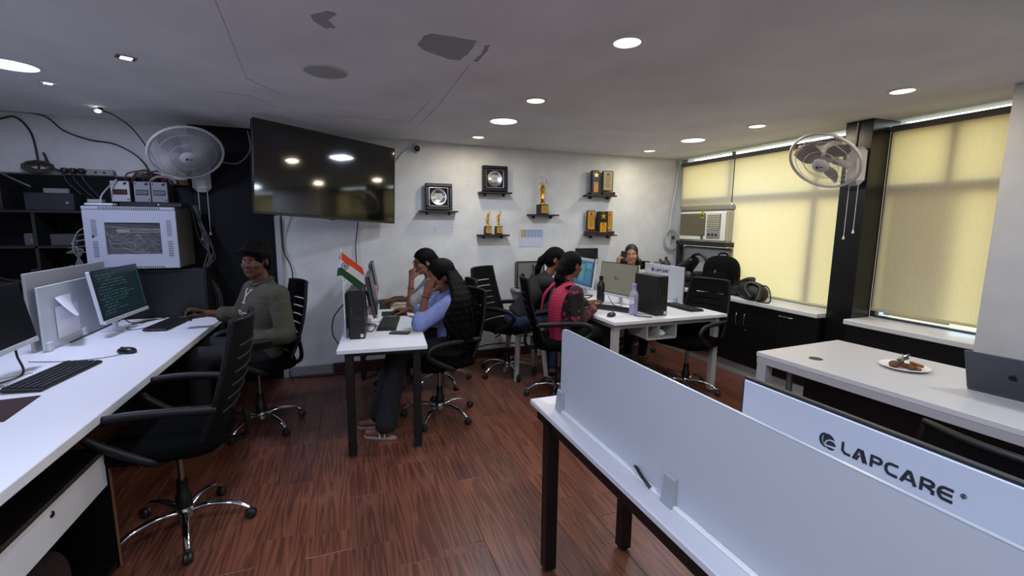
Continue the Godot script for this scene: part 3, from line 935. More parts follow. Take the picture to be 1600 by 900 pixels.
	pane.prism(prof, 0.01, Transform3D(Basis(Vector3(0, 0, 1), Vector3.UP, Vector3(-1, 0, 0)), Vector3(0.005, 0, 0)))
	obj("screen_panel", pane, frost, s)
	obj("polished_edge", bx(Vector3(0, 0.3608, 0.87), Vector3(0.0105, 0.002, 1.66), 0.0005), M(Color(0.55, 0.57, 0.6), 0.3), s)
	var cl := M(Color(0.62, 0.63, 0.65), 0.4)
	for z in [0.015, 0.72, 1.5]:
		for sx in [-1.0, 1.0]:
			var cm := MB.new()
			cm.prism(PackedVector2Array([Vector2(0, 0), Vector2(0.02, 0), Vector2(0.02, 0.012), Vector2(0.011, 0.085), Vector2(0.004, 0.09), Vector2(0.0, 0.088)]), 0.045, Transform3D(Basis(Vector3(sx, 0, 0), Vector3.UP, Vector3(0, 0, sx)), Vector3(sx * 0.006, 0, z - 0.0225 * sx)))
			obj("clamp", cm, cl, s)
	obj("base_rail", bx(Vector3(-0.004, 0.004, 0.85), Vector3(0.028, 0.008, 1.66), 0.002), M(Color(0.9, 0.9, 0.9), 0.35), s)
	var loop := obj("cable_end", tb(curve([Vector3(0.02, 0.0, -0.06), Vector3(0.0, 0.02, -0.02), Vector3(-0.015, 0.018, 0.03), Vector3(-0.012, 0.002, 0.07)], 5), 0.006, 6), black_plastic())
	loop.position = Vector3(0.86, TOP + 0.004, -1.12)
	tag(loop, "short black cable end poking out under the frosted screen", "cable")
	# screen with the logo
	s = thing("logo_screen", "white screen with black top trim and dark company lettering in the foreground", "desk screen", Vector3(1.08, TOP, -0.945))
	obj("screen_panel", bx(Vector3(0, 0.18, 0.65), Vector3(0.012, 0.36, 1.3), 0.002), M(Color(0.72, 0.735, 0.78), 0.45), s)
	obj("top_trim", bx(Vector3(0.004, 0.3645, 0.65), Vector3(0.014, 0.009, 1.31), 0.002), black_plastic(), s)
	obj("end_trim", bx(Vector3(0, 0.18, -0.0015), Vector3(0.013, 0.36, 0.003), 0.0005), black_plastic(), s)
	for z in [0.1, 1.0]:
		obj("clamp", bx(Vector3(0, 0.03, z), Vector3(0.05, 0.06, 0.05), 0.006), cl, s)
	lettering(s, 0.2295, 0.509, 0.290, 0.0285)
	# far desk screen, same make
	s = thing("logo_screen", "white screen with small dark lettering standing on the far desk", "desk screen", Vector3(3.215, TOP, -3.64))
	obj("screen_panel", bx(Vector3(0, 0.195, -0.32), Vector3(0.012, 0.37, 0.64), 0.002), M(Color(0.74, 0.76, 0.79), 0.45), s)
	obj("end_trim", bx(Vector3(0, 0.195, 0.0015), Vector3(0.014, 0.37, 0.003), 0.0005), M(Color(0.3, 0.3, 0.3), 0.4), s)
	obj("clamp", bx(Vector3(0, 0.03, -0.1), Vector3(0.05, 0.06, 0.05), 0.006), cl, s)
	lettering(s, -0.52, -0.22, 0.315, 0.034)
	# flag desk screen, seen along its edge
	s = thing("edge_screen", "white desk screen seen edge-on carrying the small flag", "desk screen", Vector3(-0.012, TOP, -3.27), -0.085)
	obj("screen_panel", bx(Vector3(0, 0.19, -0.72), Vector3(0.012, 0.38, 1.44), 0.004), M(Color(0.72, 0.74, 0.76), 0.45), s)
	obj("clamp", bx(Vector3(0, 0.03, -0.06), Vector3(0.04, 0.06, 0.05), 0.006), cl, s)
	# right table
	d = thing("white_table", "white table with a cable hole and thick apron on the right", "table", Vector3(2.47, 0, -2.1), 0.05)
	var tp := MB.new()
	tp.box(Vector3(0.41, TOP - 0.015, 0.75), Vector3(0.82, 0.03, 1.5), 0.003)
	obj("tabletop", tp, M(Color(0.74, 0.735, 0.74), 0.4), d)
	var side := M(Color(0.62, 0.61, 0.62), 0.5)
	obj("apron", bx(Vector3(0.012, 0.70, 0.75), Vector3(0.02, 0.042, 1.49), 0.001), side, d)
	obj("apron", bx(Vector3(0.41, 0.70, 0.02), Vector3(0.8, 0.042, 0.02), 0.001), side, d)
	for p in [Vector3(0.035, 0, 0.04), Vector3(0.78, 0, 0.04), Vector3(0.035, 0, 1.46), Vector3(0.78, 0, 1.46)]:
		table_leg(p, TOP - 0.03, 0.065, side, d)
	obj("steel_leg", tb([Vector3(0.14, 0.0, 0.14), Vector3(0.14, 0.7, 0.14)], 0.018, 10), M(Color(0.5, 0.5, 0.5), 0.4, 0.6), d)
	obj("cable_hole", lt([Vector2(0.0001, 0.0012), Vector2(0.032, 0.0012), Vector2(0.036, 0.002), Vector2(0.038, 0.0)], 24, Vector3(0.2, TOP, 0.25)), black_plastic(), d)
	obj("modesty_panel", bx(Vector3(0.34, 0.36, 0.78), Vector3(0.02, 0.68, 1.34), 0.001), blk, d)

# the company's emblem and name, laid on a screen's left face; z0..z1 along the screen, y at its middle
func lettering(parent: Node, z0: float, z1: float, y: float, h: float) -> void:
	var L := z1 - z0
	var t := Transform3D(Basis(Vector3(0, 0, 1), Vector3.UP, Vector3(-1, 0, 0)), Vector3(-0.0058, y, z0))
	var ink := M(Color(0.07, 0.075, 0.11), 0.6)
	var e := MB.new()
	var R := h * 0.66
	var c := Vector2(R, 0.0)
	# emblem: a disc broken by two sweeping curves
	var p := PackedVector2Array(arc2(c, Vector2(R, R), 115, 262, 14))
	for q in arc2(c + Vector2(R * 0.5, R * 0.05), Vector2(R * 1.15, R * 1.05), 245, 128, 12):
		p.append(q)
	e.prism(p, 0.0012, t)
	p = PackedVector2Array(arc2(c + Vector2(R * 0.12, R * 0.02), Vector2(R * 0.86, R * 0.9), 20, 128, 10))
	for q in arc2(c + Vector2(R * 0.5, R * 0.0), Vector2(R * 1.0, R * 0.85), 172, 224, 6):
		p.append(q)
	for q in arc2(c + Vector2(R * 0.75, -R * 0.75), Vector2(R * 1.1, R * 1.12), 165, 92, 8):
		p.append(q)
	e.prism(p, 0.0012, t)
	p = PackedVector2Array(arc2(c + Vector2(R * 0.55, -R * 0.48), Vector2(R * 0.62, R * 0.62), 10, 186, 12))
	e.prism(p, 0.0012, t)
	p = PackedVector2Array(arc2(c + Vector2(R * 0.5, -R * 0.62), Vector2(R * 0.56, R * 0.42), 200, 345, 10))
	e.prism(p, 0.0012, t)
	obj("emblem", e, ink, parent)
	var lw := h * 0.2
	var x0 := R * 2.0 + L * 0.055
	var adv := (L - x0 - h * 0.35) / 7.0
	var w := adv * 0.74
	var a := h / 2.0
	for i in 7:
		var x := x0 + adv * i
		var mb := MB.new()
		match i:
			0:
				stroke(mb, [Vector2(x + lw / 2, a), Vector2(x + lw / 2, -a + lw * 1.5), Vector2(x + lw * 1.5, -a + lw / 2), Vector2(x + w * 0.9, -a + lw / 2)], lw, 0.0012, t)
			1:
				stroke(mb, [Vector2(x - w * 0.16, -a), Vector2(x + w * 0.26, a - lw / 2), Vector2(x + w * 0.42, a - lw / 2), Vector2(x + w * 0.84, -a)], lw, 0.0012, t)
				stroke(mb, [Vector2(x + w * 0.1, -a), Vector2(x + w * 0.34, -a * 0.1)], lw * 0.8, 0.0012, t)
				stroke(mb, [Vector2(x + w * 0.62, a), Vector2(x + w * 1.08, -a)], lw * 0.6, 0.0012, t)
			2:
				var arcp := [Vector2(x + lw / 2, -a), Vector2(x + lw / 2, a - lw / 2), Vector2(x + w * 0.7, a - lw / 2)]
				arcp.append_array(arc2(Vector2(x + w * 0.7, a * 0.38), Vector2(w * 0.26, a * 0.62 - lw / 2), 70, -70, 6))
				arcp.append_array([Vector2(x + w * 0.7, -a * 0.24 + lw * 0.5), Vector2(x + lw, -a * 0.24 + lw * 0.5)])
				stroke(mb, arcp, lw, 0.0012, t)
			3:
				var arcp := [Vector2(x + w, a - lw / 2)]
				arcp.append_array(arc2(Vector2(x + w * 0.42, 0), Vector2(w * 0.4, a - lw / 2), 90, 270, 10))
				arcp.append(Vector2(x + w, -a + lw / 2))
				stroke(mb, arcp, lw, 0.0012, t)
			4:
				stroke(mb, [Vector2(x - w * 0.05, -a), Vector2(x + w * 0.42, a - lw / 2), Vector2(x + w * 0.58, a - lw / 2), Vector2(x + w * 1.05, -a)], lw * 1.15, 0.0012, t)
				stroke(mb, [Vector2(x + w * 0.25, -a * 0.42), Vector2(x + w * 0.78, -a * 0.42)], lw * 0.9, 0.0012, t)
			5:
				var arcp := [Vector2(x + lw / 2, -a), Vector2(x + lw / 2, a - lw / 2), Vector2(x + w * 0.7, a - lw / 2)]
				arcp.append_array(arc2(Vector2(x + w * 0.7, a * 0.42), Vector2(w * 0.26, a * 0.58 - lw / 2), 70, -70, 6))
				arcp.append_array([Vector2(x + w * 0.66, -a * 0.16 + lw * 0.3), Vector2(x + lw, -a * 0.16 + lw * 0.3)])
				stroke(mb, arcp, lw, 0.0012, t)
				stroke(mb, [Vector2(x + w * 0.4, -a * 0.1), Vector2(x + w * 0.98, -a * 0.5), Vector2(x + w * 0.98, -a)], lw, 0.0012, t)
			6:
				var arcp := [Vector2(x + w, a - lw / 2)]
				arcp.append_array(arc2(Vector2(x + w * 0.4, 0), Vector2(w * 0.38, a - lw / 2), 95, 265, 10))
				arcp.append(Vector2(x + w, -a + lw / 2))
				stroke(mb, arcp, lw, 0.0012, t)
				stroke(mb, [Vector2(x + w * 0.05, 0), Vector2(x + w * 0.95, 0)], lw, 0.0012, t)
		obj("letter", mb, ink, parent)
	var rg := MB.new()
	var rc := Vector2(L - h * 0.12, a * 0.75)
	stroke(rg, arc2(rc, Vector2(h * 0.15, h * 0.15), 0, 360, 14), h * 0.03, 0.0012, t)
	stroke(rg, [rc + Vector2(-h * 0.05, -h * 0.09), rc + Vector2(-h * 0.05, h * 0.08), rc + Vector2(h * 0.04, h * 0.07), rc + Vector2(h * 0.04, 0), rc + Vector2(-h * 0.04, 0), rc + Vector2(h * 0.06, -h * 0.09)], h * 0.03, 0.0012, t)
	obj("registered_mark", rg, ink, parent)

func screen_image(kind: int) -> Image:
	var im := Image.create(256, 144, false, Image.FORMAT_RGB8)
	var rng := RandomNumberGenerator.new()
	rng.seed = 40 + kind
	if kind == 0:
		im.fill(Color(0.07, 0.13, 0.16))
		im.fill_rect(Rect2i(0, 0, 256, 6), Color(0.1, 0.16, 0.19))
		for y in 14:
			var x := 8 + (rng.randi() % 3) * 10
			for k in 3 + rng.randi() % 5:
				var w := 8 + rng.randi() % 26
				im.fill_rect(Rect2i(x, 12 + y * 9, w, 3), Color(0.16, 0.28, 0.33).lerp(Color(0.22, 0.32, 0.32), rng.randf()))
				x += w + 6
				if x > 240:
					break
		for y in 12:
			im.fill_rect(Rect2i(247, 10 + y * 11, 6, 6), Color(0.2, 0.32, 0.36))
	elif kind == 1:
		im.fill(Color(0.45, 0.44, 0.39))
		for y in 48:
			im.fill_rect(Rect2i(0, y * 3, 256, 1), Color(0.43, 0.42, 0.37))
		im.fill_rect(Rect2i(108, 64, 10, 16), Color(0.25, 0.24, 0.22))
		im.fill_rect(Rect2i(120, 64, 4, 16), Color(0.3, 0.29, 0.26))
		im.fill_rect(Rect2i(126, 70, 14, 10), Color(0.33, 0.32, 0.28))
		im.fill_rect(Rect2i(228, 22, 5, 3), Color(0.3, 0.29, 0.27))
	elif kind == 2:
		im.fill(Color(0.16, 0.34, 0.48))
		im.fill_rect(Rect2i(0, 0, 256, 14), Color(0.55, 0.6, 0.63))
		im.fill_rect(Rect2i(96, 30, 70, 100), Color(0.2, 0.44, 0.5))
		im.fill_rect(Rect2i(176, 24, 62, 30), Color(0.25, 0.52, 0.62))
		im.fill_rect(Rect2i(176, 62, 62, 70), Color(0.22, 0.42, 0.52))
		for y in 8:
			im.fill_rect(Rect2i(104, 38 + y * 11, 40 + rng.randi() % 18, 3), Color(0.4, 0.62, 0.66))
	else:
		im.fill(Color(0.03, 0.03, 0.033))
	return im

# screen faces +z, base at the origin
func monitor(at: Vector3, turn: float, w: float, h: float, low: float, tilt: float, kind: int, back: Color, label: String) -> Node3D:
	var t := thing("monitor", label, "monitor", at, turn, "desk monitors")
	var sil := M(Color(0.74, 0.75, 0.77), 0.35)
	var bz := M(Color(0.03, 0.03, 0.032), 0.4)
	var bas := Basis(Vector3.RIGHT, -tilt)
	var piv := Vector3(0, low + h / 2, 0.03)
	var place := func(p: Vector3) -> Vector3: return piv + bas * p
	var cas := obj("casing", bx(place.call(Vector3(0, 0, -0.012)), Vector3(w, h, 0.03), 0.006, bas), M(back, 0.45), t)
	obj("bezel", bx(place.call(Vector3(0, 0.006, 0.004)), Vector3(w + 0.002, h - 0.008, 0.008), 0.002, bas), bz, t)
	obj("chin", bx(place.call(Vector3(0, -h / 2 + 0.011, 0.005)), Vector3(w + 0.003, 0.026, 0.013), 0.002, bas), sil, t)
	obj("screen", rect_mb(w - 0.012, h - 0.036, Transform3D(bas, place.call(Vector3(0, 0.013, 0.0085)))), img_mat(screen_image(kind), 0.35, 0.75) if kind < 3 else M(Color(0.035, 0.036, 0.04), 0.3), t)
	obj("neck", bx(Vector3(0, low * 0.55 + 0.02, -0.025), Vector3(0.05, low * 1.1 + 0.04, 0.018), 0.005), sil, t)
	var ft := MB.new()
	ft.tube([Vector3(-0.11, 0.006, 0.09), Vector3(-0.02, 0.009, -0.05), Vector3(0.02, 0.009, -0.05), Vector3(0.11, 0.006, 0.09)], 0.007, 8)
	ft.box(Vector3(0, 0.006, -0.05), Vector3(0.16, 0.01, 0.06), 0.004)
	obj("stand_base", ft, sil, t)
	obj("rear_hub", bx(place.call(Vector3(0, -0.03, -0.035)), Vector3(0.16, 0.13, 0.03), 0.01, bas), M(back.darkened(0.2), 0.5), cas)
	return t

func keyboard(at: Vector3, turn: float, w: float, d: float, label: String) -> Node3D:
	var t := thing("keyboard", label, "keyboard", at, turn, "black keyboards")
	obj("case", bx(Vector3(0, 0.011, 0), Vector3(w, 0.014, d), 0.004, Basis(Vector3.RIGHT, 0.045)), M(Color(0.045, 0.045, 0.048), 0.55), t)
	var k := MB.new()
	var rows := 6
	for r in rows:
		var z := -d * 0.40 + d * 0.8 * r / (rows - 1.0)
		var y := 0.0205 - 0.045 * z
		var x := -w * 0.47
		var widths := []
		if r == 5:
			widths = [1.3, 1.3, 1.3, 5.6, 1.3, 1.3, 1.3, 1.3, 1.0, 1.0, 1.0, 1.0, 1.0, 1.0, 1.0]
		else:
			for i in 14:
				widths.append(1.0 + (0.5 if i == 13 or (i == 0 and r > 1) else 0.0))
			for i in 7:
				widths.append(1.0)
		var tot := 0.0
		for q in widths:
			tot += q
		for i in widths.size():
			var kw: float = widths[i] * w * 0.94 / tot
			k.box(Vector3(x + kw / 2, y, z), Vector3(kw - 0.0035, 0.006, d * 0.8 / rows - 0.003), 0.0)
			x += kw
	var ko := obj("keys", k, M(Color(0.075, 0.075, 0.08), 0.6), t)
	ko.set_meta("kind", "stuff")
	return t

func mouse(at: Vector3, turn: float, label: String) -> Node3D:
	var t := thing("computer_mouse", label, "mouse", at, turn, "black computer mice")
	var b := MB.new()
	b.ball(Vector3(0, 0.012, 0), Vector3(0.031, 0.024, 0.056), 18, 12, Basis.IDENTITY, 0.85)
	obj("body", b, M(Color(0.04, 0.04, 0.043), 0.35), t)
	var w := MB.new()
	w.lathe([Vector2(0.0001, 0.004), Vector2(0.008, 0.004), Vector2(0.008, -0.004), Vector2(0.0001, -0.004)], 12, Vector3(0, 0.031, -0.03), Basis(Vector3.BACK, PI / 2))
	obj("scroll_wheel", w, M(Color(0.2, 0.2, 0.2), 0.5), t)
	return t

# a small desktop computer, front facing +z
func tower(at: Vector3, turn: float, w: float, h: float, d: float, label: String) -> Node3D:
	var t := thing("desktop_computer", label, "computer", at, turn, "black desktop computers")
	obj("case", bx(Vector3(0, h / 2, -d / 2), Vector3(w, h, d), 0.004), M(Color(0.10, 0.10, 0.102), 0.45), t)
	obj("front_panel", bx(Vector3(0, h / 2, 0.004), Vector3(w - 0.002, h - 0.002, 0.012), 0.003), M(Color(0.022, 0.022, 0.024), 0.5), t)
	var g := MB.new()
	for i in 7:
		for j in 4:
			g.box(Vector3(-w * 0.26 + w * 0.17 * j, h * 0.5 + i * h * 0.055, 0.0105), Vector3(w * 0.1, h * 0.03, 0.002), 0.0)
	var go := obj("vent_grille", g, M(Color(0.1, 0.1, 0.1), 0.5), t)
	go.set_meta("kind", "stuff")
	obj("drive_bar", bx(Vector3(w * 0.06, h * 0.44, 0.011), Vector3(w * 0.72, h * 0.085, 0.004), 0.001), M(Color(0.12, 0.12, 0.125), 0.4), t)
	for i in 3:
		obj("port", bx(Vector3(-w * 0.3, h * (0.52 + 0.06 * i), 0.011), Vector3(w * 0.13, h * 0.02, 0.003), 0.0), M(Color(0.3, 0.3, 0.3), 0.5), t)
	obj("sticker", bx(Vector3(w * 0.3, h * 0.07, 0.0105), Vector3(w * 0.2, w * 0.22, 0.001), 0.0), M(Color(0.75, 0.76, 0.78), 0.5), t)
	return t

func bottle(at: Vector3, r: float, h: float, body: Material, cap: Material, label: String, water: float) -> Node3D:
	var t := thing("water_bottle", label, "bottle", at)
	obj("body", lt([Vector2(0.0001, 0.003), Vector2(r * 0.9, 0.0), Vector2(r, 0.012), Vector2(r, h * 0.3), Vector2(r * 0.93, h * 0.36), Vector2(r, h * 0.42), Vector2(r, h * 0.62), Vector2(r * 0.9, h * 0.7), Vector2(r * 0.45, h * 0.82), Vector2(r * 0.43, h * 0.86)], 24), body, t)
	obj("cap", lt([Vector2(r * 0.5, h * 0.85), Vector2(r * 0.52, h * 0.99), Vector2(r * 0.46, h), Vector2(0.0001, h)], 20), cap, t)
	if water > 0.0:
		obj("water", lt([Vector2(0.0001, 0.006), Vector2(r * 0.9, 0.006), Vector2(r * 0.94, 0.02), Vector2(r * 0.94, h * water), Vector2(0.0001, h * water)], 20), M(Color(0.55, 0.5, 0.72, 0.55), 0.05, 0.0, {"transparency": BaseMaterial3D.TRANSPARENCY_ALPHA}), t)
	return t

func cable(pts: Array, r: float, col: Color, label: String, called := "cable", group := "") -> void:
	var o := obj(called, tb(curve(pts, 6), r, 6), M(col, 0.5))
	tag(o, label, "cable", group)

func pad(at: Vector3, size: Vector3, turn: float, m: Material, label: String) -> void:
	var o := obj("mouse_pad", bx(Vector3(0, size.y / 2, 0), size, 0.001), m)
	o.position = at
	o.rotation.y = turn
	tag(o, label, "mouse pad")

func devices() -> void:
	var wb := Color(0.72, 0.73, 0.75)
	# left desk
	monitor(Vector3(-1.575, TOP, -4.07), PI / 2 - 0.06, 0.61, 0.365, 0.095, 0.14, 0, wb, "left desk monitor with dim teal rows of text beside the server rack")
	monitor(Vector3(-1.64, TOP, -2.90), PI / 2 + 0.06, 0.54, 0.325, 0.14, 0.15, 3, wb, "left desk monitor with a dark blank screen at the left edge")
	keyboard(Vector3(-1.41, TOP, -2.90), PI / 2 - 0.10, 0.47, 0.165, "large black keyboard on the left desk in front of the blank monitor")
	keyboard(Vector3(-1.285, TOP, -4.13), PI / 2 - 0.12, 0.46, 0.155, "black keyboard on the far end of the left desk under the man's hand")
	mouse(Vector3(-1.26, TOP, -3.31), 1.15, "black mouse lying free on the left desk between two keyboards")
	pad(Vector3(-1.42, TOP, -2.44), Vector3(0.22, 0.004, 0.3), 0.1, tri_mat(Color(0.24, 0.09, 0.1), 0.85, 0.03, 0.5, 1.0, 6.0), "dark red patterned mouse pad at the left desk edge")
	mouse(Vector3(-1.47, TOP + 0.004, -2.47), 1.4, "black mouse on the dark red pad at the left edge")
	var org := MB.new()
	org.ball(Vector3(0, 0.03, 0), Vector3(0.03, 0.035, 0.05), 14, 10, Basis.IDENTITY, 0.8)
	var oo := obj("orange_pouch", org, tri_mat(Color(0.45, 0.2, 0.09), 0.8, 0.08, 0.5, 1.0, 10.0))
	oo.position = Vector3(-1.67, TOP, -2.86)
	tag(oo, "small orange brown pouch under the blank monitor on the left desk", "pouch")
	cable([Vector3(-1.22, TOP + 0.01, -3.29), Vector3(-1.34, TOP + 0.004, -3.22), Vector3(-1.5, TOP + 0.004, -3.2), Vector3(-1.69, TOP + 0.004, -3.25)], 0.002, Color(0.05, 0.05, 0.05), "thin black mouse cord running back over the left desk")
	cable([Vector3(-1.63, TOP + 0.14, -3.05), Vector3(-1.6, TOP + 0.1, -3.0), Vector3(-1.58, TOP + 0.006, -2.98), Vector3(-1.62, TOP + 0.005, -2.8), Vector3(-1.7, TOP + 0.005, -2.6)], 0.005, Color(0.05, 0.05, 0.05), "black monitor cable dropping under the blank left monitor")
	cable([Vector3(-1.36, TOP + 0.005, -4.1), Vector3(-1.5, TOP + 0.004, -4.0), Vector3(-1.55, TOP + 0.005, -4.25), Vector3(-1.45, TOP + 0.004, -4.4)], 0.0025, Color(0.05, 0.05, 0.05), "looping black keyboard lead behind the teal monitor")
	cable([Vector3(-1.59, TOP + 0.12, -4.15), Vector3(-1.56, TOP + 0.03, -4.18), Vector3(-1.5, TOP + 0.005, -4.3), Vector3(-1.4, TOP + 0.004, -4.42)], 0.004, Color(0.04, 0.04, 0.04), "black power lead hanging from the teal monitor")
	# flag desk
	tower(Vector3(0.065, TOP, -3.23), -0.085, 0.105, 0.337, 0.34, "black desktop computer at the near end of the flag desk")
	monitor(Vector3(0.175, TOP, -3.66), PI / 2 - 0.085, 0.5, 0.31, 0.1, 0.17, 3, Color(0.25, 0.25, 0.26), "monitor seen nearly edge-on behind the flag on the small desk")
	monitor(Vector3(0.235, TOP, -4.42), PI / 2 - 0.085, 0.48, 0.31, 0.12, 0.15, 3, Color(0.25, 0.25, 0.26), "second monitor on the flag desk farther back near the wall")
	keyboard(Vector3(0.315, TOP, -3.63), PI / 2 - 0.18, 0.45, 0.14, "black keyboard lying in front of the woman in the blue shirt")
	keyboard(Vector3(0.345, TOP, -4.50), PI / 2 - 0.1, 0.42, 0.13, "black keyboard partly hidden behind the pink bottle")
	pad(Vector3(0.40, TOP, -4.06), Vector3(0.22, 0.003, 0.2), -0.1, M(Color(0.07, 0.1, 0.07), 0.9), "dark green mouse pad on the flag desk")
	mouse(Vector3(0.425, TOP + 0.003, -4.0), PI / 2, "black mouse on the dark green pad under the woman's hand")
	var ph := obj("mobile_phone", bx(Vector3(0, 0.006, 0), Vector3(0.072, 0.011, 0.145), 0.004), M(Color(0.09, 0.18, 0.18), 0.3))
	ph.position = Vector3(0.36, TOP, -3.3)
	ph.rotation.y = 1.2
	tag(ph, "teal mobile phone lying on the flag desk beside the keyboard", "phone")
	var pb := thing("flask", "tall pale pink water flask standing on the flag desk", "bottle", Vector3(0.225, TOP, -4.09))
	var pk := M(Color(0.66, 0.42, 0.42), 0.4)
	obj("body", lt([Vector2(0.0001, 0.0), Vector2(0.036, 0.0), Vector2(0.04, 0.006), Vector2(0.04, 0.2), Vector2(0.037, 0.206)], 24), M(Color(0.62, 0.47, 0.47), 0.35), pb)
	obj("lid", lt([Vector2(0.038, 0.2), Vector2(0.0395, 0.206), Vector2(0.0395, 0.24), Vector2(0.033, 0.247), Vector2(0.0001, 0.247)], 24), pk, pb)
	obj("carry_loop", tb(curve([Vector3(-0.03, 0.235, 0), Vector3(-0.01, 0.257, 0), Vector3(0.02, 0.255, 0), Vector3(0.036, 0.235, 0)], 4), 0.005, 6), pk, pb)
	var um := thing("folded_umbrella", "folded black umbrella lying on the flag desk by the wall", "umbrella", Vector3(0.47, TOP, -4.72), 0.1)
	obj("canopy", tb([Vector3(-0.05, 0.022, 0), Vector3(0.0, 0.027, 0), Vector3(0.08, 0.027, 0), Vector3(0.13, 0.018, 0)], [0.012, 0.022, 0.024, 0.01], 10), M(Color(0.02, 0.02, 0.022), 0.8), um)
	obj("handle", tb([Vector3(-0.13, 0.016, 0.0), Vector3(-0.05, 0.02, 0)], 0.009, 8), M(Color(0.06, 0.06, 0.06), 0.4), um)
	cable([Vector3(0.15, TOP + 0.1, -3.6), Vector3(0.13, TOP + 0.01, -3.5), Vector3(0.17, TOP + 0.006, -3.4), Vector3(0.2, TOP + 0.05, -3.42), Vector3(0.13, TOP + 0.04, -3.52)], 0.004, Color(0.04, 0.04, 0.04), "tangled black cable behind the desktop computer on the flag desk")
	cable([Vector3(-0.02, TOP + 0.2, -3.5), Vector3(-0.09, TOP + 0.1, -3.52), Vector3(-0.1, TOP - 0.02, -3.5), Vector3(-0.04, TOP - 0.12, -3.45), Vector3(0.0, 0.5, -3.5)], 0.005, Color(0.03, 0.03, 0.03), "black cable looping over the left edge of the flag desk")
	cable([Vector3(0.15, 0.7, -3.8), Vector3(0.2, 0.5, -3.9), Vector3(0.1, 0.4, -3.8), Vector3(0.25, 0.3, -3.9), Vector3(0.1, 0.25, -3.8)], 0.006, Color(0.02, 0.02, 0.02), "black cables hanging below the flag desk")
	# far desk
	tower(Vector3(2.63, TOP, -3.25), 0.05, 0.125, 0.355, 0.3, "black desktop computer on the far desk beside the lilac capped bottle")
	monitor(Vector3(2.60, TOP, -3.86), -PI / 2 + 0.16, 0.52, 0.335, 0.085, 0.11, 1, wb, "far desk monitor with a plain tan screen")
	monitor(Vector3(2.585, TOP, -4.55), -PI / 2 - 0.05, 0.54, 0.34, 0.09, 0.12, 2, wb, "far desk monitor with a blue screen behind the woman in pink")
	keyboard(Vector3(2.36, TOP, -3.66), -PI / 2 + 0.55, 0.47, 0.15, "black keyboard lying slantwise before the tan monitor")
	keyboard(Vector3(3.085, TOP, -3.5), PI / 2, 0.42, 0.15, "black keyboard by the white lettered screen on the far desk")
	mouse(Vector3(2.19, TOP, -3.36), -1.0, "black mouse at the near left corner of the far desk")
	var clear := M(Color(0.75, 0.76, 0.85, 0.3), 0.08, 0.0, {"transparency": BaseMaterial3D.TRANSPARENCY_ALPHA})
	bottle(Vector3(2.425, TOP, -3.37), 0.04, 0.28, clear, M(Color(0.6, 0.48, 0.72), 0.5), "clear water bottle with a lilac cap on the far desk", 0.32)
	bottle(Vector3(2.5, TOP, -4.05), 0.042, 0.27, M(Color(0.10, 0.11, 0.12), 0.3), M(Color(0.03, 0.03, 0.03), 0.4), "dark grey water bottle with a black cap between the far monitors", 0.0)
	cable([Vector3(2.5, TOP + 0.08, -3.9), Vector3(2.47, TOP + 0.02, -3.75), Vector3(2.55, TOP + 0.005, -3.6), Vector3(2.5, TOP + 0.005, -3.45), Vector3(2.4, TOP + 0.004, -3.3), Vector3(2.5, TOP + 0.004, -3.2)], 0.004, Color(0.04, 0.04, 0.04), "black leads snaking round the clear bottle on the far desk")
	cable([Vector3(2.42, TOP + 0.05, -4.4), Vector3(2.4, TOP + 0.02, -4.2), Vector3(2.46, TOP + 0.05, -4.15), Vector3(2.43, TOP + 0.03, -4.3)], 0.006, Color(0.08, 0.08, 0.08), "bundle of black leads below the blue monitor")
	var am := thing("monitor_arm_display", "small black display raised near the back wall behind the blue monitor", "monitor", Vector3(2.74, TOP, -4.79))
	obj("casing", bx(Vector3(0, 0.42, 0), Vector3(0.3, 0.2, 0.03), 0.005), M(Color(0.03, 0.03, 0.033), 0.4), am)
	obj("label_strip", bx(Vector3(0.03, 0.345, 0.017), Vector3(0.16, 0.05, 0.003), 0.001), M(Color(0.75, 0.76, 0.78), 0.5), am)
	obj("pole", tb([Vector3(0, 0, 0), Vector3(0, 0.4, -0.02)], 0.012, 8), M(Color(0.3, 0.3, 0.3), 0.4), am)
	# right table
	var lap := thing("laptop", "open silver laptop seen from behind on the right table", "laptop", Vector3(2.93, TOP, -1.08), -PI / 2 + 0.12)
	var al := M(Color(0.30, 0.31, 0.35), 0.42, 0.55)
	obj("keyboard_deck", bx(Vector3(0, 0.007, -0.11), Vector3(0.33, 0.012, 0.225), 0.004), al, lap)
	var lt_b := Basis(Vector3.RIGHT, 0.45)
	var lid := obj("lid", bx(Vector3(0, 0.012, 0.004) + lt_b * Vector3(0, 0.113, 0), Vector3(0.33, 0.225, 0.006), 0.002, lt_b), al, lap)
	var lo := MB.new()
	var lt_t := Transform3D(lt_b, Vector3(0, 0.012, 0.004) + lt_b * Vector3(0, 0.115, 0.003))
	var fruit := PackedVector2Array()
	for i in 28:
		var a := TAU * i / 28.0
		var rr := 0.0165 * (1.0 - 0.12 * pow(maxf(0.0, cos(a - PI / 2)), 6.0) - 0.07 * pow(maxf(0.0, cos(a + PI / 2)), 8.0))
		var q := Vector2(cos(a) * rr, sin(a) * rr * 1.02)
		if q.distance_to(Vector2(0.019, 0.003)) < 0.0095:
			q = Vector2(0.019, 0.003) + (q - Vector2(0.019, 0.003)).normalized() * 0.0095
		fruit.append(q)
	lo.prism(fruit, 0.0006, lt_t)
	lo.prism(PackedVector2Array([Vector2(0.001, 0.0175), Vector2(0.0045, 0.0185), Vector2(0.008, 0.0245), Vector2(0.004, 0.0235)]), 0.0006, lt_t)
	obj("lid_emblem", lo, M(Color(0.05, 0.05, 0.055), 0.2, 0.5), lid)
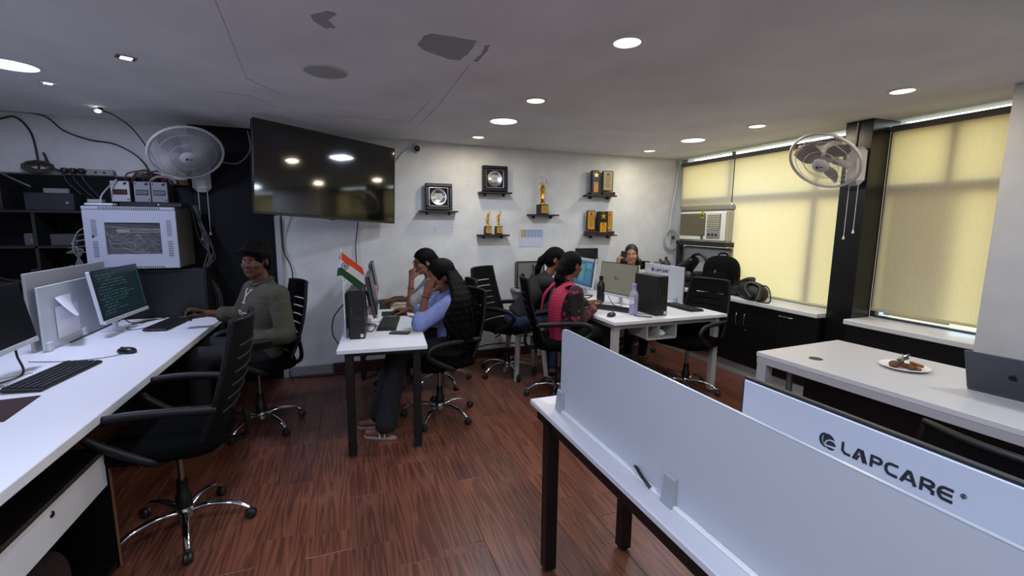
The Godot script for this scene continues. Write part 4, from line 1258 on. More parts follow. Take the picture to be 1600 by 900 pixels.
	obj("screen", bx(Vector3(0, 0.012, 0.0) + lt_b * Vector3(0, 0.113, -0.0005), Vector3(0.315, 0.21, 0.002), 0.0, lt_b), M(Color(0.03, 0.03, 0.03), 0.2), lid)
	var ko := obj("keys", bx(Vector3(0, 0.0135, -0.085), Vector3(0.28, 0.002, 0.1), 0.0), M(Color(0.04, 0.04, 0.04), 0.6), lap)
	ko.set_meta("kind", "stuff")
	# plate of food
	var plate := thing("plate", "white foam plate on the right table", "plate", Vector3(2.985, TOP, -1.56))
	obj("dish", lt([Vector2(0.0001, 0.004), Vector2(0.075, 0.004), Vector2(0.088, 0.012), Vector2(0.115, 0.018), Vector2(0.116, 0.016), Vector2(0.09, 0.006), Vector2(0.07, 0.0), Vector2(0.0001, 0.0)], 36), M(Color(0.88, 0.87, 0.85), 0.5), plate)
	var rng := RandomNumberGenerator.new()
	rng.seed = 4
	var crust := tri_mat(Color(0.5, 0.27, 0.12), 0.7, 0.1, 0.5, 1.0, 14.0)
	for f in [[Vector3(-0.035, 0.022, -0.03), Vector3(0.034, 0.018, 0.026), 0.3, "browned pastry piece at the far side of the plate"], [Vector3(0.0, 0.02, 0.005), Vector3(0.022, 0.012, 0.03), 1.2, "small dark fried piece in the middle of the plate"], [Vector3(-0.01, 0.018, 0.04), Vector3(0.018, 0.012, 0.02), 0.2, "little golden crumb piece near the plate's left rim"]]:
		var b := MB.new()
		b.ball(Vector3.ZERO, f[1], 14, 9, Basis.IDENTITY, 0.9)
		var o := obj("snack", b, crust)
		o.position = plate.position + f[0]
		o.rotation.y = f[2]
		tag(o, f[3], "food")
	for i in 2:
		var o := obj("breadstick", bx(Vector3(0, 0.009, 0), Vector3(0.085, 0.016, 0.018), 0.005), tri_mat(Color(0.66, 0.38, 0.19), 0.7, 0.08, 0.6, 1.0, 14.0))
		o.position = plate.position + Vector3(0.015 + 0.012 * i, 0.008 + 0.016 * i, 0.048 - 0.004 * i)
		o.rotation.y = 1.0 + 0.2 * i
		tag(o, "golden finger biscuit on the plate, the %s one" % ["lower", "upper"][i], "food")
	var foil := MB.new()
	foil.sheet(8, 8, func(u, w): return Vector3((u - 0.5) * 0.06, w * 0.06 + 0.012 * sin(u * 11.0), (w - 0.5) * 0.03 + 0.01 * sin(u * 7.0 + w * 9.0)), 0.0008)
	var fo := obj("foil_wrapper", foil, M(Color(0.7, 0.7, 0.7), 0.25, 0.7))
	fo.position = plate.position + Vector3(-0.01, 0.02, -0.01)
	tag(fo, "crinkled silver wrapper standing up on the plate of snacks", "wrapper")


# ---------- things on the walls and the left clutter ----------
func text_image(w: int, h: int, paper: Color, ink: Color, sd: int, rows: int, box := false) -> Image:
	var im := Image.create(w, h, false, Image.FORMAT_RGB8)
	im.fill(paper)
	var rng := RandomNumberGenerator.new()
	rng.seed = sd
	var step := int(h * 0.8 / rows)
	for r in rows:
		var rw := int(w * rng.randf_range(0.35, 0.75))
		var x := (w - rw) / 2
		while x < (w + rw) / 2:
			var l := 2 + rng.randi() % 6
			im.fill_rect(Rect2i(x, int(h * 0.1) + r * step + step / 4, l, maxi(1, step / 2)), ink)
			x += l + 2
	if box:
		im.fill_rect(Rect2i(w / 2 - w / 8, int(h * 0.06), w / 4, int(h * 0.16)), ink)
	return im

func wall_shelf(x: float, y: float, w: float, label: String, m: Material) -> Node3D:
	var t := thing("wall_shelf", label, "shelf", Vector3(x, y, BACKZ), 0.0, "small dark wall shelves")
	obj("board", bx(Vector3(0, -0.008, 0.065), Vector3(w, 0.016, 0.13), 0.002), m, t)
	for s in [-1.0, 1.0]:
		obj("bracket", bx(Vector3(s * w * 0.3, -0.03, 0.04), Vector3(0.014, 0.03, 0.06), 0.002), M(Color(0.05, 0.045, 0.045), 0.5), t)
	return t

func plaque(x: float, y: float, label: String) -> void:
	var t := thing("framed_plaque", label, "plaque", Vector3(x, y, BACKZ + 0.035), 0.0, "framed silver plate plaques")
	t.rotation.x = -0.03
	var fm := M(Color(0.018, 0.016, 0.016), 0.4)
	for s in [[Vector3(0, 0.017, 0.03), Vector3(0.285, 0.035, 0.06)], [Vector3(0, 0.257, 0.03), Vector3(0.285, 0.035, 0.06)], [Vector3(-0.125, 0.137, 0.03), Vector3(0.035, 0.205, 0.06)], [Vector3(0.125, 0.137, 0.03), Vector3(0.035, 0.205, 0.06)]]:
		obj("frame_rail", bx(s[0], s[1], 0.006), fm, t)
	obj("backing", bx(Vector3(0, 0.137, 0.01), Vector3(0.23, 0.22, 0.012), 0.0), M(Color(0.03, 0.03, 0.032), 0.8), t)
	var sv := M(Color(0.85, 0.85, 0.85), 0.2, 1.0)
	for s in [[Vector3(0, 0.042, 0.03), Vector3(0.205, 0.008, 0.012)], [Vector3(0, 0.232, 0.03), Vector3(0.205, 0.008, 0.012)], [Vector3(-0.1, 0.137, 0.03), Vector3(0.008, 0.19, 0.012)], [Vector3(0.1, 0.137, 0.03), Vector3(0.008, 0.19, 0.012)]]:
		obj("silver_trim", bx(s[0], s[1], 0.002), sv, t)
	var fwd := Basis(Vector3.RIGHT, PI / 2)
	var dish := obj("silver_plate", lt([Vector2(0.0001, 0.006), Vector2(0.055, 0.006), Vector2(0.062, 0.012), Vector2(0.084, 0.014), Vector2(0.086, 0.011), Vector2(0.06, 0.0), Vector2(0.0001, 0.0)], 40, Vector3(0, 0.137, 0.02), fwd), sv, t)
	obj("engraving", rect_mb(0.075, 0.07, Transform3D(Basis.IDENTITY, Vector3(0, 0.137, 0.0265))), img_mat(text_image(96, 90, Color(0.68, 0.68, 0.68), Color(0.25, 0.25, 0.25), 7, 8), 0.35), dish)

func star_poly(R: float, r: float) -> PackedVector2Array:
	var p := PackedVector2Array()
	for i in 10:
		var a := PI / 2 + TAU * i / 10.0
		p.append(Vector2(cos(a), sin(a)) * (R if i % 2 == 0 else r))
	return p

func wall_things() -> void:
	var gold := M(Color(0.83, 0.62, 0.2), 0.25, 1.0)
	var goldp := M(Color(0.75, 0.53, 0.13), 0.35, 0.6)
	var dark := M(Color(0.045, 0.035, 0.035), 0.5)
	var redw := M(Color(0.16, 0.025, 0.03), 0.4)
	# television on its arm, swung out from the wall
	var tv := thing("television", "large black flat television angled out from the back wall", "television", Vector3(-0.068, 1.945, -4.42))
	tv.rotation_degrees = Vector3(-1.26, 28.6, -3.2)
	obj("casing", bx(Vector3(0, 0, -0.03), Vector3(1.30, 0.74, 0.045), 0.008), M(Color(0.03, 0.03, 0.032), 0.4), tv)
	obj("screen", bx(Vector3(0, 0.006, -0.006), Vector3(1.285, 0.712, 0.006), 0.001), M(Color(0.008, 0.008, 0.01), 0.06, 0.0, {"metallic_specular": 0.8}), tv)
	for s in [[Vector3(0, 0.366, -0.004), Vector3(1.302, 0.008, 0.012)], [Vector3(0, -0.361, -0.004), Vector3(1.302, 0.018, 0.012)], [Vector3(-0.6475, 0, -0.004), Vector3(0.008, 0.74, 0.012)], [Vector3(0.6475, 0, -0.004), Vector3(0.008, 0.74, 0.012)]]:
		obj("bezel", bx(s[0], s[1], 0.002), M(Color(0.1, 0.1, 0.1), 0.3), tv)
	obj("sensor", bx(Vector3(0.0, -0.374, -0.01), Vector3(0.05, 0.01, 0.015), 0.003), M(Color(0.03, 0.03, 0.03), 0.4), tv)
	obj("wall_arm", tb([Vector3(0.1, 0.0, -0.06), Vector3(0.28, 0.0, -0.22), Vector3(0.22, 0.0, -0.36)], 0.03, 8), M(Color(0.03, 0.03, 0.03), 0.5), tv)
	cable([Vector3(-0.54, 1.66, -4.80), Vector3(-0.55, 1.4, -4.87), Vector3(-0.54, 1.25, -4.87), Vector3(-0.48, 1.05, -4.87), Vector3(-0.5, 0.6, -4.87)], 0.006, Color(0.04, 0.04, 0.045), "black cable hanging from the television's left end down the wall")
	cable([Vector3(0.15, 1.62, -4.7), Vector3(0.14, 1.5, -4.87), Vector3(0.115, 1.3, -4.87), Vector3(0.12, 1.0, -4.87)], 0.005, Color(0.04, 0.04, 0.045), "thin black cable dropping from the television behind the small flag")
	# camera dome
	var cc := thing("security_camera", "small white security camera dome with a dark eye by the ceiling", "camera", Vector3(0.755, 2.315, BACKZ))
	obj("mount", lt([Vector2(0.0001, 0.012), Vector2(0.05, 0.012), Vector2(0.052, 0.0)], 24, Vector3.ZERO, Basis(Vector3.RIGHT, PI / 2)), M(Color(0.78, 0.78, 0.78), 0.45), cc)
	var bb := MB.new()
	bb.ball(Vector3(0, 0, 0.035), Vector3(0.046, 0.046, 0.04), 22, 14)
	obj("housing", bb, M(Color(0.75, 0.75, 0.75), 0.4), cc)
	var ey := MB.new()
	ey.ball(Vector3(-0.004, -0.006, 0.052), Vector3(0.034, 0.034, 0.03), 18, 12)
	obj("lens_dome", ey, M(Color(0.015, 0.015, 0.018), 0.1), cc)
	obj("lens", lt([Vector2(0.0001, 0.004), Vector2(0.012, 0.004), Vector2(0.014, 0.0)], 14, Vector3(-0.006, -0.008, 0.081), Basis(Vector3.RIGHT, PI / 2)), M(Color(0.2, 0.2, 0.22), 0.2), cc)
	cable([Vector3(0.71, 2.31, -4.88), Vector3(0.62, 2.28, -4.88), Vector3(0.5, 2.12, -4.88), Vector3(0.45, 2.0, -4.8)], 0.004, Color(0.5, 0.5, 0.5), "grey lead looping from the security camera to behind the television")
	# shelves and awards
	wall_shelf(0.96, 1.68, 0.40, "dark wall shelf lowest on the left, holding one framed plaque", dark)
	plaque(0.965, 1.687, "framed silver plate plaque on the left wall shelf, nearest the television")
	wall_shelf(1.59, 1.893, 0.36, "dark wall shelf high in the middle under a framed plaque", dark)
	plaque(1.59, 1.90, "framed silver plate plaque on the higher shelf above the two figurines")
	wall_shelf(1.572, 1.43, 0.35, "dark wall shelf holding the two gold figurines", dark)
	for i in 2:
		var x: float = [1.51, 1.635][i]
		var t := thing("gold_figurine", "gold figurine award holding up a ball, the %s of the pair" % ["left one", "right one"][i], "trophy", Vector3(x, 1.432, BACKZ + 0.065), 0.0, "gold figurine awards")
		obj("plinth", bx(Vector3(0, 0.045, 0), Vector3(0.075, 0.088, 0.06), 0.003), dark, t)
		obj("name_plate", rect_mb(0.066, 0.066, Transform3D(Basis.IDENTITY, Vector3(0.003, 0.047, 0.0305))), img_mat(text_image(48, 48, Color(0.68, 0.52, 0.2), Color(0.35, 0.25, 0.08), 12 + i, 4), 0.35), t)
		var f := MB.new()
		f.lathe([Vector2(0.0001, 0.089), Vector2(0.016, 0.089), Vector2(0.012, 0.1), Vector2(0.006, 0.108), Vector2(0.011, 0.118), Vector2(0.006, 0.128), Vector2(0.007, 0.14)], 14)
		f.tube([Vector3(-0.005, 0.135, 0), Vector3(-0.006, 0.16, 0.003), Vector3(-0.004, 0.18, 0)], [0.005, 0.007, 0.009], 8)
		f.tube([Vector3(0.006, 0.135, 0), Vector3(0.008, 0.158, 0.004), Vector3(0.004, 0.18, 0)], [0.005, 0.007, 0.009], 8)
		f.tube([Vector3(0, 0.175, 0), Vector3(0, 0.19, 0), Vector3(0, 0.208, 0), Vector3(0, 0.216, 0)], [0.011, 0.009, 0.014, 0.006], 10)
		f.ball(Vector3(0, 0.226, 0), Vector3(0.009, 0.011, 0.009), 10, 8)
		f.tube([Vector3(0.012, 0.207, 0), Vector3(0.024, 0.222, 0.002), Vector3(0.022, 0.243, 0.003)], 0.004, 6)
		f.tube([Vector3(-0.012, 0.207, 0), Vector3(-0.022, 0.195, 0.004), Vector3(-0.013, 0.183, 0.008)], 0.004, 6)
		f.ball(Vector3(0.02, 0.25, 0.003), Vector3(0.008, 0.008, 0.008), 10, 8)
		obj("figure", f, gold, t)
	wall_shelf(2.175, 1.66, 0.36, "dark wall shelf turned cornerwise under the tall cup trophy", dark)
	var cup := thing("cup_trophy", "tall gold column trophy with a glass cup on top", "trophy", Vector3(2.165, 1.662, BACKZ + 0.07))
	obj("plinth", bx(Vector3(0, 0.055, 0), Vector3(0.115, 0.11, 0.09), 0.003), dark, cup)
	obj("name_plate", rect_mb(0.085, 0.085, Transform3D(Basis.IDENTITY, Vector3(0.01, 0.056, 0.0455))), img_mat(text_image(48, 48, Color(0.66, 0.5, 0.2), Color(0.35, 0.25, 0.08), 31, 4), 0.35), cup)
	obj("column", lt([Vector2(0.0001, 0.11), Vector2(0.034, 0.11), Vector2(0.034, 0.122), Vector2(0.022, 0.13), Vector2(0.026, 0.14), Vector2(0.02, 0.15), Vector2(0.027, 0.165), Vector2(0.02, 0.175), Vector2(0.026, 0.25), Vector2(0.031, 0.295), Vector2(0.018, 0.305), Vector2(0.024, 0.315), Vector2(0.01, 0.325), Vector2(0.0001, 0.326)], 24), gold, cup)
	obj("bowl", lt([Vector2(0.0001, 0.326), Vector2(0.01, 0.33), Vector2(0.03, 0.345), Vector2(0.032, 0.37), Vector2(0.022, 0.39), Vector2(0.026, 0.405), Vector2(0.04, 0.415), Vector2(0.034, 0.425), Vector2(0.0001, 0.428)], 24), M(Color(0.85, 0.85, 0.82, 0.45), 0.08, 0.0, {"transparency": BaseMaterial3D.TRANSPARENCY_ALPHA}), cup)
	obj("stem", lt([Vector2(0.0001, 0.326), Vector2(0.006, 0.33), Vector2(0.01, 0.36), Vector2(0.005, 0.38), Vector2(0.0001, 0.385)], 12), gold, cup)
	for s in [-1.0, 1.0]:
		obj("cup_handle", tb(curve([Vector3(s * 0.028, 0.345, 0), Vector3(s * 0.05, 0.36, 0), Vector3(s * 0.048, 0.39, 0), Vector3(s * 0.026, 0.398, 0)], 4), 0.0035, 6), M(Color(0.8, 0.8, 0.78), 0.15, 0.7), cup)
	wall_shelf(2.925, 1.90, 0.40, "dark wall shelf highest on the right with two award blocks", dark)
	wall_shelf(2.945, 1.43, 0.40, "red brown wall shelf lower on the right with three award blocks", redw)
	# black tower awards with a star
	for a in [[2.845, 1.902, 0.095, 0.285, "slim black award block with a gold star on the upper right shelf"], [2.965, 1.432, 0.14, 0.275, "black award block with a gold star between two red awards"]]:
		var t := thing("star_award", a[4], "award", Vector3(a[0], a[1], BACKZ + 0.065))
		var w: float = a[2]
		var h: float = a[3]
		obj("base", bx(Vector3(0, 0.015, 0), Vector3(w + 0.04, 0.03, 0.09), 0.003), dark, t)
		obj("block", bx(Vector3(0, h / 2 + 0.015, 0), Vector3(w, h - 0.03, 0.05), 0.006), M(Color(0.02, 0.02, 0.02), 0.3), t)
		var st := MB.new()
		st.prism(star_poly(0.042 if w > 0.1 else 0.036, 0.015), 0.008, Transform3D(Basis.IDENTITY, Vector3(0, h - 0.055, 0.025)))
		obj("gold_star", st, M(Color(0.8, 0.68, 0.3), 0.3, 0.8), t)
		obj("name_plate", rect_mb(w * 0.62, h * 0.42, Transform3D(Basis.IDENTITY, Vector3(0.004, h * 0.31, 0.0258))), img_mat(text_image(48, 80, Color(0.78, 0.54, 0.12), Color(0.3, 0.2, 0.05), int(a[0] * 100), 7, true), 0.35), t)
	for a in [[3.03, 1.902, 0.15, 0.28, "wide red framed award with a silver gold plate on the upper right shelf"], [2.815, 1.432, 0.115, 0.275, "red framed award at the left end of the lower right shelf"], [3.07, 1.432, 0.09, 0.27, "narrow red framed award at the right end of the lower right shelf"]]:
		var t := thing("framed_award", a[4], "award", Vector3(a[0], a[1], BACKZ + 0.05))
		var w: float = a[2]
		var h: float = a[3]
		obj("base", bx(Vector3(0, 0.02, 0.01), Vector3(w + 0.02, 0.04, 0.08), 0.003), redw, t)
		obj("board", bx(Vector3(0, h / 2 + 0.03, 0), Vector3(w, h - 0.04, 0.025), 0.004), redw, t)
		var pc := Color(0.56, 0.5, 0.36) if w > 0.12 else Color(0.7, 0.5, 0.14)
		obj("name_plate", rect_mb(w * 0.8, h * 0.78, Transform3D(Basis.IDENTITY, Vector3(0, h / 2 + 0.03, 0.0128))), img_mat(text_image(64, 120, pc, pc.darkened(0.5), int(a[0] * 77), 9, true), 0.35), t)
	# printed sheet
	var im := Image.create(128, 88, false, Image.FORMAT_RGB8)
	im.fill(Color(0.72, 0.72, 0.78))
	im.fill_rect(Rect2i(8, 6, 22, 36), Color(0.75, 0.6, 0.3))
	im.fill_rect(Rect2i(30, 6, 90, 36), Color(0.62, 0.66, 0.78))
	for i in 9:
		im.fill_rect(Rect2i(8, 6 + i * 4, 112, 1), Color(0.45, 0.47, 0.55))
	for i in 6:
		im.fill_rect(Rect2i(30 + i * 18, 6, 2, 36), Color(0.4, 0.42, 0.52))
	im.fill_rect(Rect2i(8, 5, 112, 2), Color(0.3, 0.3, 0.34))
	var ps := obj("printed_sheet", rect_mb(0.305, 0.205), img_mat(im, 0.8))
	ps.position = Vector3(2.06, 1.388, BACKZ + 0.004)
	tag(ps, "white printed table sheet taped to the back wall under the cup trophy", "paper")
	# drilled plugs left in the plaster
	var holes := 0
	for h in [Vector2(1.3, 2.0), Vector2(1.3, 1.965), Vector2(1.29, 1.5), Vector2(0.93, 1.5), Vector2(0.93, 1.47), Vector2(1.13, 1.5), Vector2(1.13, 1.46)]:
		var o := obj("wall_plug", lt([Vector2(0.0001, 0.002), Vector2(0.004, 0.002), Vector2(0.006, 0.0)], 10, Vector3.ZERO, Basis(Vector3.RIGHT, PI / 2)), M(Color(0.55, 0.55, 0.54), 0.8))
		o.position = Vector3(h.x, h.y, BACKZ)
		tag(o, "small grey drilled plug mark in the plaster among the award shelves", "wall plug", "drilled plug marks in the plaster")
	# tote bags by the wall
	var ledge := obj("wall_ledge", bx(Vector3(2.0, 0.80, -4.8), Vector3(0.4, 0.03, 0.19), 0.003), M(Color(0.55, 0.55, 0.53), 0.6))
	tag(ledge, "pale grey ledge on the back wall holding the checked bag", "ledge")
	var tote := thing("tote_bag", "checked grey tote bag with black trim on the ledge by the back wall", "bag", Vector3(2.0, 0.815, -4.80), 0.0)
	var ck := Image.create(128, 128, false, Image.FORMAT_RGB8)
	ck.fill(Color(0.5, 0.48, 0.44))
	for y in 128:
		for x in 128:
			if (x + y) % 16 < 3 or (x - y + 256) % 16 < 3:
				ck.set_pixel(x, y, Color(0.2, 0.19, 0.18))
	obj("body", bx(Vector3(0, 0.155, 0), Vector3(0.34, 0.31, 0.1), 0.02), M(Color(0.35, 0.33, 0.31), 0.8), tote)
	obj("checked_front", rect_mb(0.31, 0.27, Transform3D(Basis.IDENTITY, Vector3(0, 0.15, 0.0508))), img_mat(ck, 0.8), tote)
	obj("trim", tb([Vector3(-0.165, 0.02, 0.045), Vector3(-0.165, 0.31, 0.045), Vector3(0.165, 0.31, 0.045), Vector3(0.165, 0.02, 0.045)], 0.007, 6), black_plastic(), tote)
	obj("strap", tb(curve([Vector3(0.02, 0.28, 0.055), Vector3(0.03, 0.2, 0.062), Vector3(0.025, 0.14, 0.058), Vector3(0.05, 0.02, 0.056)], 4), 0.011, 6, 0.5), black_plastic(), tote)
	var t2 := thing("handbag", "beige and brown handbag hanging behind the far desk's lettered screen", "bag", Vector3(3.79, 0.805, -4.72), 0.5)
	obj("body", bx(Vector3(0, 0.15, 0), Vector3(0.36, 0.29, 0.12), 0.03), tri_mat(Color(0.5, 0.42, 0.36), 0.8, 0.05, 0.7, 1.0, 5.0), t2)
	for s in [-0.09, 0.1]:
		obj("strap", tb(curve([Vector3(s - 0.05, 0.1, 0.065), Vector3(s - 0.03, 0.27, 0.05), Vector3(s + 0.03, 0.31, 0.0), Vector3(s + 0.05, 0.1, 0.065)], 4), 0.011, 6, 0.6), M(Color(0.07, 0.05, 0.05), 0.6), t2)
	obj("top_panel", bx(Vector3(-0.11, 0.24, 0.062), Vector3(0.12, 0.1, 0.006), 0.002), M(Color(0.3, 0.22, 0.2), 0.7), t2)
	var pm := MB.new()
	pm.ball(Vector3(0.14, 0.32, 0.0), Vector3(0.02, 0.025, 0.02), 12, 8)
	obj("pompom", pm, M(Color(0.35, 0.15, 0.17), 0.9), t2)
	# bags on the sill
	var cloth := tri_mat(Color(0.024, 0.023, 0.023), 0.85, 0.08, 0.5, 1.0, 6.0, 0.4, {"metallic_specular": 0.25})
	var bp := thing("backpack", "round topped black backpack standing on the window sill under the blind", "backpack", Vector3(3.95, 0.805, -3.90), -1.1)
	bp.scale = Vector3(1.15, 1.32, 1.0)
	var b := MB.new()
	b.ball(Vector3(0, 0.15, 0), Vector3(0.17, 0.165, 0.11), 24, 14, Basis.IDENTITY, 0.7)
	obj("body", b, cloth, bp)
	b = MB.new()
	b.ball(Vector3(-0.02, 0.1, 0.09), Vector3(0.12, 0.09, 0.04), 20, 10, Basis.IDENTITY, 0.7)
	obj("front_pocket", b, cloth, bp)
	obj("zip_line", tb(curve([Vector3(-0.15, 0.08, 0.07), Vector3(-0.12, 0.24, 0.075), Vector3(0, 0.29, 0.07), Vector3(0.12, 0.24, 0.075), Vector3(0.15, 0.08, 0.07)], 5), 0.004, 6), M(Color(0.12, 0.12, 0.12), 0.5), bp)
	obj("zip_pull", bx(Vector3(-0.03, 0.17, 0.118), Vector3(0.014, 0.05, 0.006), 0.002, Basis(Vector3.BACK, -0.3)), M(Color(0.4, 0.4, 0.38), 0.4, 0.6), bp)
	obj("grab_loop", tb(curve([Vector3(-0.05, 0.29, -0.03), Vector3(-0.03, 0.33, -0.03), Vector3(0.03, 0.33, -0.03), Vector3(0.05, 0.29, -0.03)], 4), 0.008, 6), cloth, bp)
	var hb := thing("leather_handbag", "slouching black handbag with a big round handle on the corner of the sill", "handbag", Vector3(3.93, 0.805, -4.33), -1.35)
	hb.scale = Vector3(1.15, 1.15, 1.1)
	b = MB.new()
	b.tube(curve([Vector3(-0.2, 0.04, 0.02), Vector3(-0.12, 0.16, 0.0), Vector3(-0.02, 0.25, 0.0), Vector3(0.04, 0.30, 0.0)], 5), [0.06, 0.068, 0.074, 0.078, 0.08, 0.08, 0.08, 0.078, 0.075, 0.07, 0.066, 0.062, 0.058, 0.054, 0.05, 0.045], 14)
	b.ball(Vector3(-0.1, 0.1, 0), Vector3(0.14, 0.1, 0.08), 18, 10, Basis.IDENTITY, 0.8)
	obj("body", b, M(Color(0.025, 0.024, 0.024), 0.4), hb)
	obj("handle", tb(curve([Vector3(0.0, 0.27, 0.05), Vector3(0.03, 0.335, 0.055), Vector3(0.10, 0.36, 0.055), Vector3(0.17, 0.33, 0.055), Vector3(0.20, 0.26, 0.055), Vector3(0.18, 0.19, 0.05), Vector3(0.12, 0.16, 0.045)], 5), 0.014, 8), M(Color(0.03, 0.03, 0.03), 0.4), hb)
	obj("buckle", bx(Vector3(0.02, 0.3, 0.06), Vector3(0.02, 0.025, 0.01), 0.003), M(Color(0.6, 0.6, 0.58), 0.3, 0.9), hb)
	var mb_ := thing("maroon_bag", "dark maroon bag standing between the two black bags on the sill", "bag", Vector3(3.88, 0.805, -4.13), 0.0)
	b = MB.new()
	b.ball(Vector3(0, 0.105, 0), Vector3(0.06, 0.11, 0.13), 20, 12, Basis.IDENTITY, 0.55)
	obj("body", b, M(Color(0.07, 0.025, 0.027), 0.35), mb_)
	for z in [-0.05, 0.05]:
		obj("strap", bx(Vector3(-0.06, 0.12, z), Vector3(0.006, 0.17, 0.022), 0.002), M(Color(0.11, 0.045, 0.045), 0.4), mb_)
	var hp := thing("slouched_bag", "slumped dark olive and black bag lying on the sill by the blind", "bag", Vector3(3.93, 0.805, -3.47), -0.25)
	hp.scale = Vector3(1.1, 1.15, 1.25)
	b = MB.new()
	b.ball(Vector3(0, 0.07, 0.02), Vector3(0.1, 0.085, 0.15), 22, 12, Basis(Vector3.RIGHT, 0.15), 0.85)
	b.ball(Vector3(-0.01, 0.055, -0.16), Vector3(0.08, 0.05, 0.12), 18, 10, Basis(Vector3.RIGHT, -0.3), 0.9)
	obj("body", b, tri_mat(Color(0.07, 0.07, 0.05), 0.55, 0.06, 0.4, 1.0, 6.0, 1.2), hp)
	b = MB.new()
	b.tube(curve([Vector3(-0.04, 0.06, -0.24), Vector3(-0.03, 0.12, -0.12), Vector3(-0.02, 0.165, -0.02), Vector3(0.0, 0.17, 0.03)], 4), 0.028, 8)
	b.tube(curve([Vector3(-0.09, 0.03, 0.12), Vector3(-0.1, 0.1, 0.05), Vector3(-0.06, 0.15, 0.06), Vector3(-0.02, 0.12, 0.14), Vector3(-0.07, 0.02, 0.18)], 4), 0.02, 8)
	obj("flap", b, M(Color(0.03, 0.03, 0.028), 0.5), hp)
	obj("strap", tb(curve([Vector3(-0.02, 0.13, 0.12), Vector3(0, 0.14, 0.19), Vector3(-0.01, 0.08, 0.25), Vector3(-0.03, 0.01, 0.26), Vector3(-0.06, 0.008, 0.1)], 5), 0.006, 6), black_plastic(), hp)

func fan(at: Vector3, look: Vector3, label: String, blades: Color, wall_dir: Vector3, arm: float, wires: int, wire_r: float, drop: float) -> void:
	var t := thing("wall_fan", label, "fan", at, 0.0, "white wall fans")
	var wh := M(Color(0.72, 0.71, 0.72), 0.45)
	var bas := Basis.looking_at(-look, Vector3.UP)   # +z looks out of the fan
	var f := bas.z
	var place := func(p: Vector3) -> Vector3: return bas * p
	var R := 0.205
	# cage: outer ring, front and rear wires
	var ring := []
	for i in 49:
		var a := TAU * i / 48.0
		ring.append(place.call(Vector3(cos(a) * R, sin(a) * R, 0)))
	obj("cage_ring", tb(ring, 0.009, 8), wh, t)
	for side in [1.0, -1.0]:
		var w := MB.new()
		var depth := 0.05 if side > 0.0 else 0.075
		for i in wires:
			var a := TAU * i / wires
			var pts := []
			for k in 5:
				var q: float = lerpf(0.042, R, k / 4.0)
				var zz: float = depth * side * (1.0 - pow(q / R, 2.2))
				pts.append(place.call(Vector3(cos(a + 0.12 * (1.0 - q / R)) * q, sin(a + 0.12 * (1.0 - q / R)) * q, zz)))
			w.tube(pts, wire_r, 3, false)
		for q in [0.1, 0.16]:
			var pts := []
			for i in 37:
				var a := TAU * i / 36.0
				pts.append(place.call(Vector3(cos(a) * q, sin(a) * q, depth * side * (1.0 - pow(q / R, 2.2)))))
			w.tube(pts, 0.0018, 4, false)
		var g := obj("front_grille" if side > 0.0 else "rear_grille", w, wh, t)
		g.set_meta("kind", "stuff")
	var cap := obj("centre_cap", lt([Vector2(0.0001, 0.062), Vector2(0.03, 0.06), Vector2(0.047, 0.052), Vector2(0.05, 0.04)], 28, Vector3.ZERO, Basis(bas.x, bas.z, -bas.y)), wh, t)
	var em := MB.new()
	em.prism(PackedVector2Array(arc2(Vector2(-0.012, 0.0), Vector2(0.008, 0.01), 0, 330, 10)), 0.0008, Transform3D(bas, bas * Vector3(0, 0, 0.0618)))
	em.prism(PackedVector2Array([Vector2(0.0, -0.004), Vector2(0.022, -0.003), Vector2(0.022, 0.003), Vector2(0.0, 0.003)]), 0.0008, Transform3D(bas, bas * Vector3(0, 0, 0.0615)))
	obj("maker_mark", em, M(Color(0.2, 0.2, 0.22), 0.5), cap)
	var bm := M(blades, 0.4)
	for i in 3:
		var a0 := TAU * i / 3.0 + 0.5
		var bl := MB.new()
		bl.sheet(8, 8, func(u, w):
			var r := lerpf(0.03, 0.178, w)
			var half := 0.18 + 0.85 * sin(PI * clampf(w * 0.85 + 0.12, 0.0, 1.0)) * 0.72
			var a: float = a0 + (u - 0.5) * 2.0 * half * (0.16 / (r + 0.1)) * 0.9
			return place.call(Vector3(cos(a) * r, sin(a) * r, -0.018 + (u - 0.5) * 0.045)), 0.0025)
		obj("blade", bl, bm, t)
	obj("motor", lt([Vector2(0.0001, -0.02), Vector2(0.035, -0.022), Vector2(0.055, -0.07), Vector2(0.055, -0.13), Vector2(0.035, -0.16), Vector2(0.0001, -0.163)], 24, Vector3.ZERO, Basis(bas.x, bas.z, -bas.y)), wh, t)
	# wall bracket with pull cords
	t.scale = Vector3.ONE * 1.25
	var root := Vector3(0, drop, 0.07 * wall_dir.x) + wall_dir * arm / 1.25
	obj("neck", tb(curve([f * -0.12, f * -0.13 + Vector3(0, -0.07, 0), (root + f * -0.12) * 0.5 + Vector3(0, -0.03, 0), root - wall_dir * 0.02], 4), 0.022, 10), wh, t)
	var wb := Basis.looking_at(wall_dir, Vector3.UP)
	obj("switch_housing", bx(root + Vector3(0, 0.02, 0) - wall_dir * 0.035, Vector3(0.115, 0.24, 0.07), 0.03, wb), wh, t)
	for s in [-0.025, 0.03]:
		var top: Vector3 = root + Vector3(0, -0.1, 0) - wall_dir * 0.04 + wb.x * s
		var l := 0.33 if s < 0.0 else 0.29
		var cd := obj("pull_cord", tb([top, top + Vector3(0, -l, 0)], 0.0022, 6), M(Color(0.75, 0.75, 0.75), 0.5), t)
		obj("cord_bell", lt([Vector2(0.0001, 0.012), Vector2(0.004, 0.01), Vector2(0.008, -0.012), Vector2(0.0001, -0.012)], 10, top + Vector3(0, -l, 0)), M(Color(0.82, 0.82, 0.82), 0.5), cd)

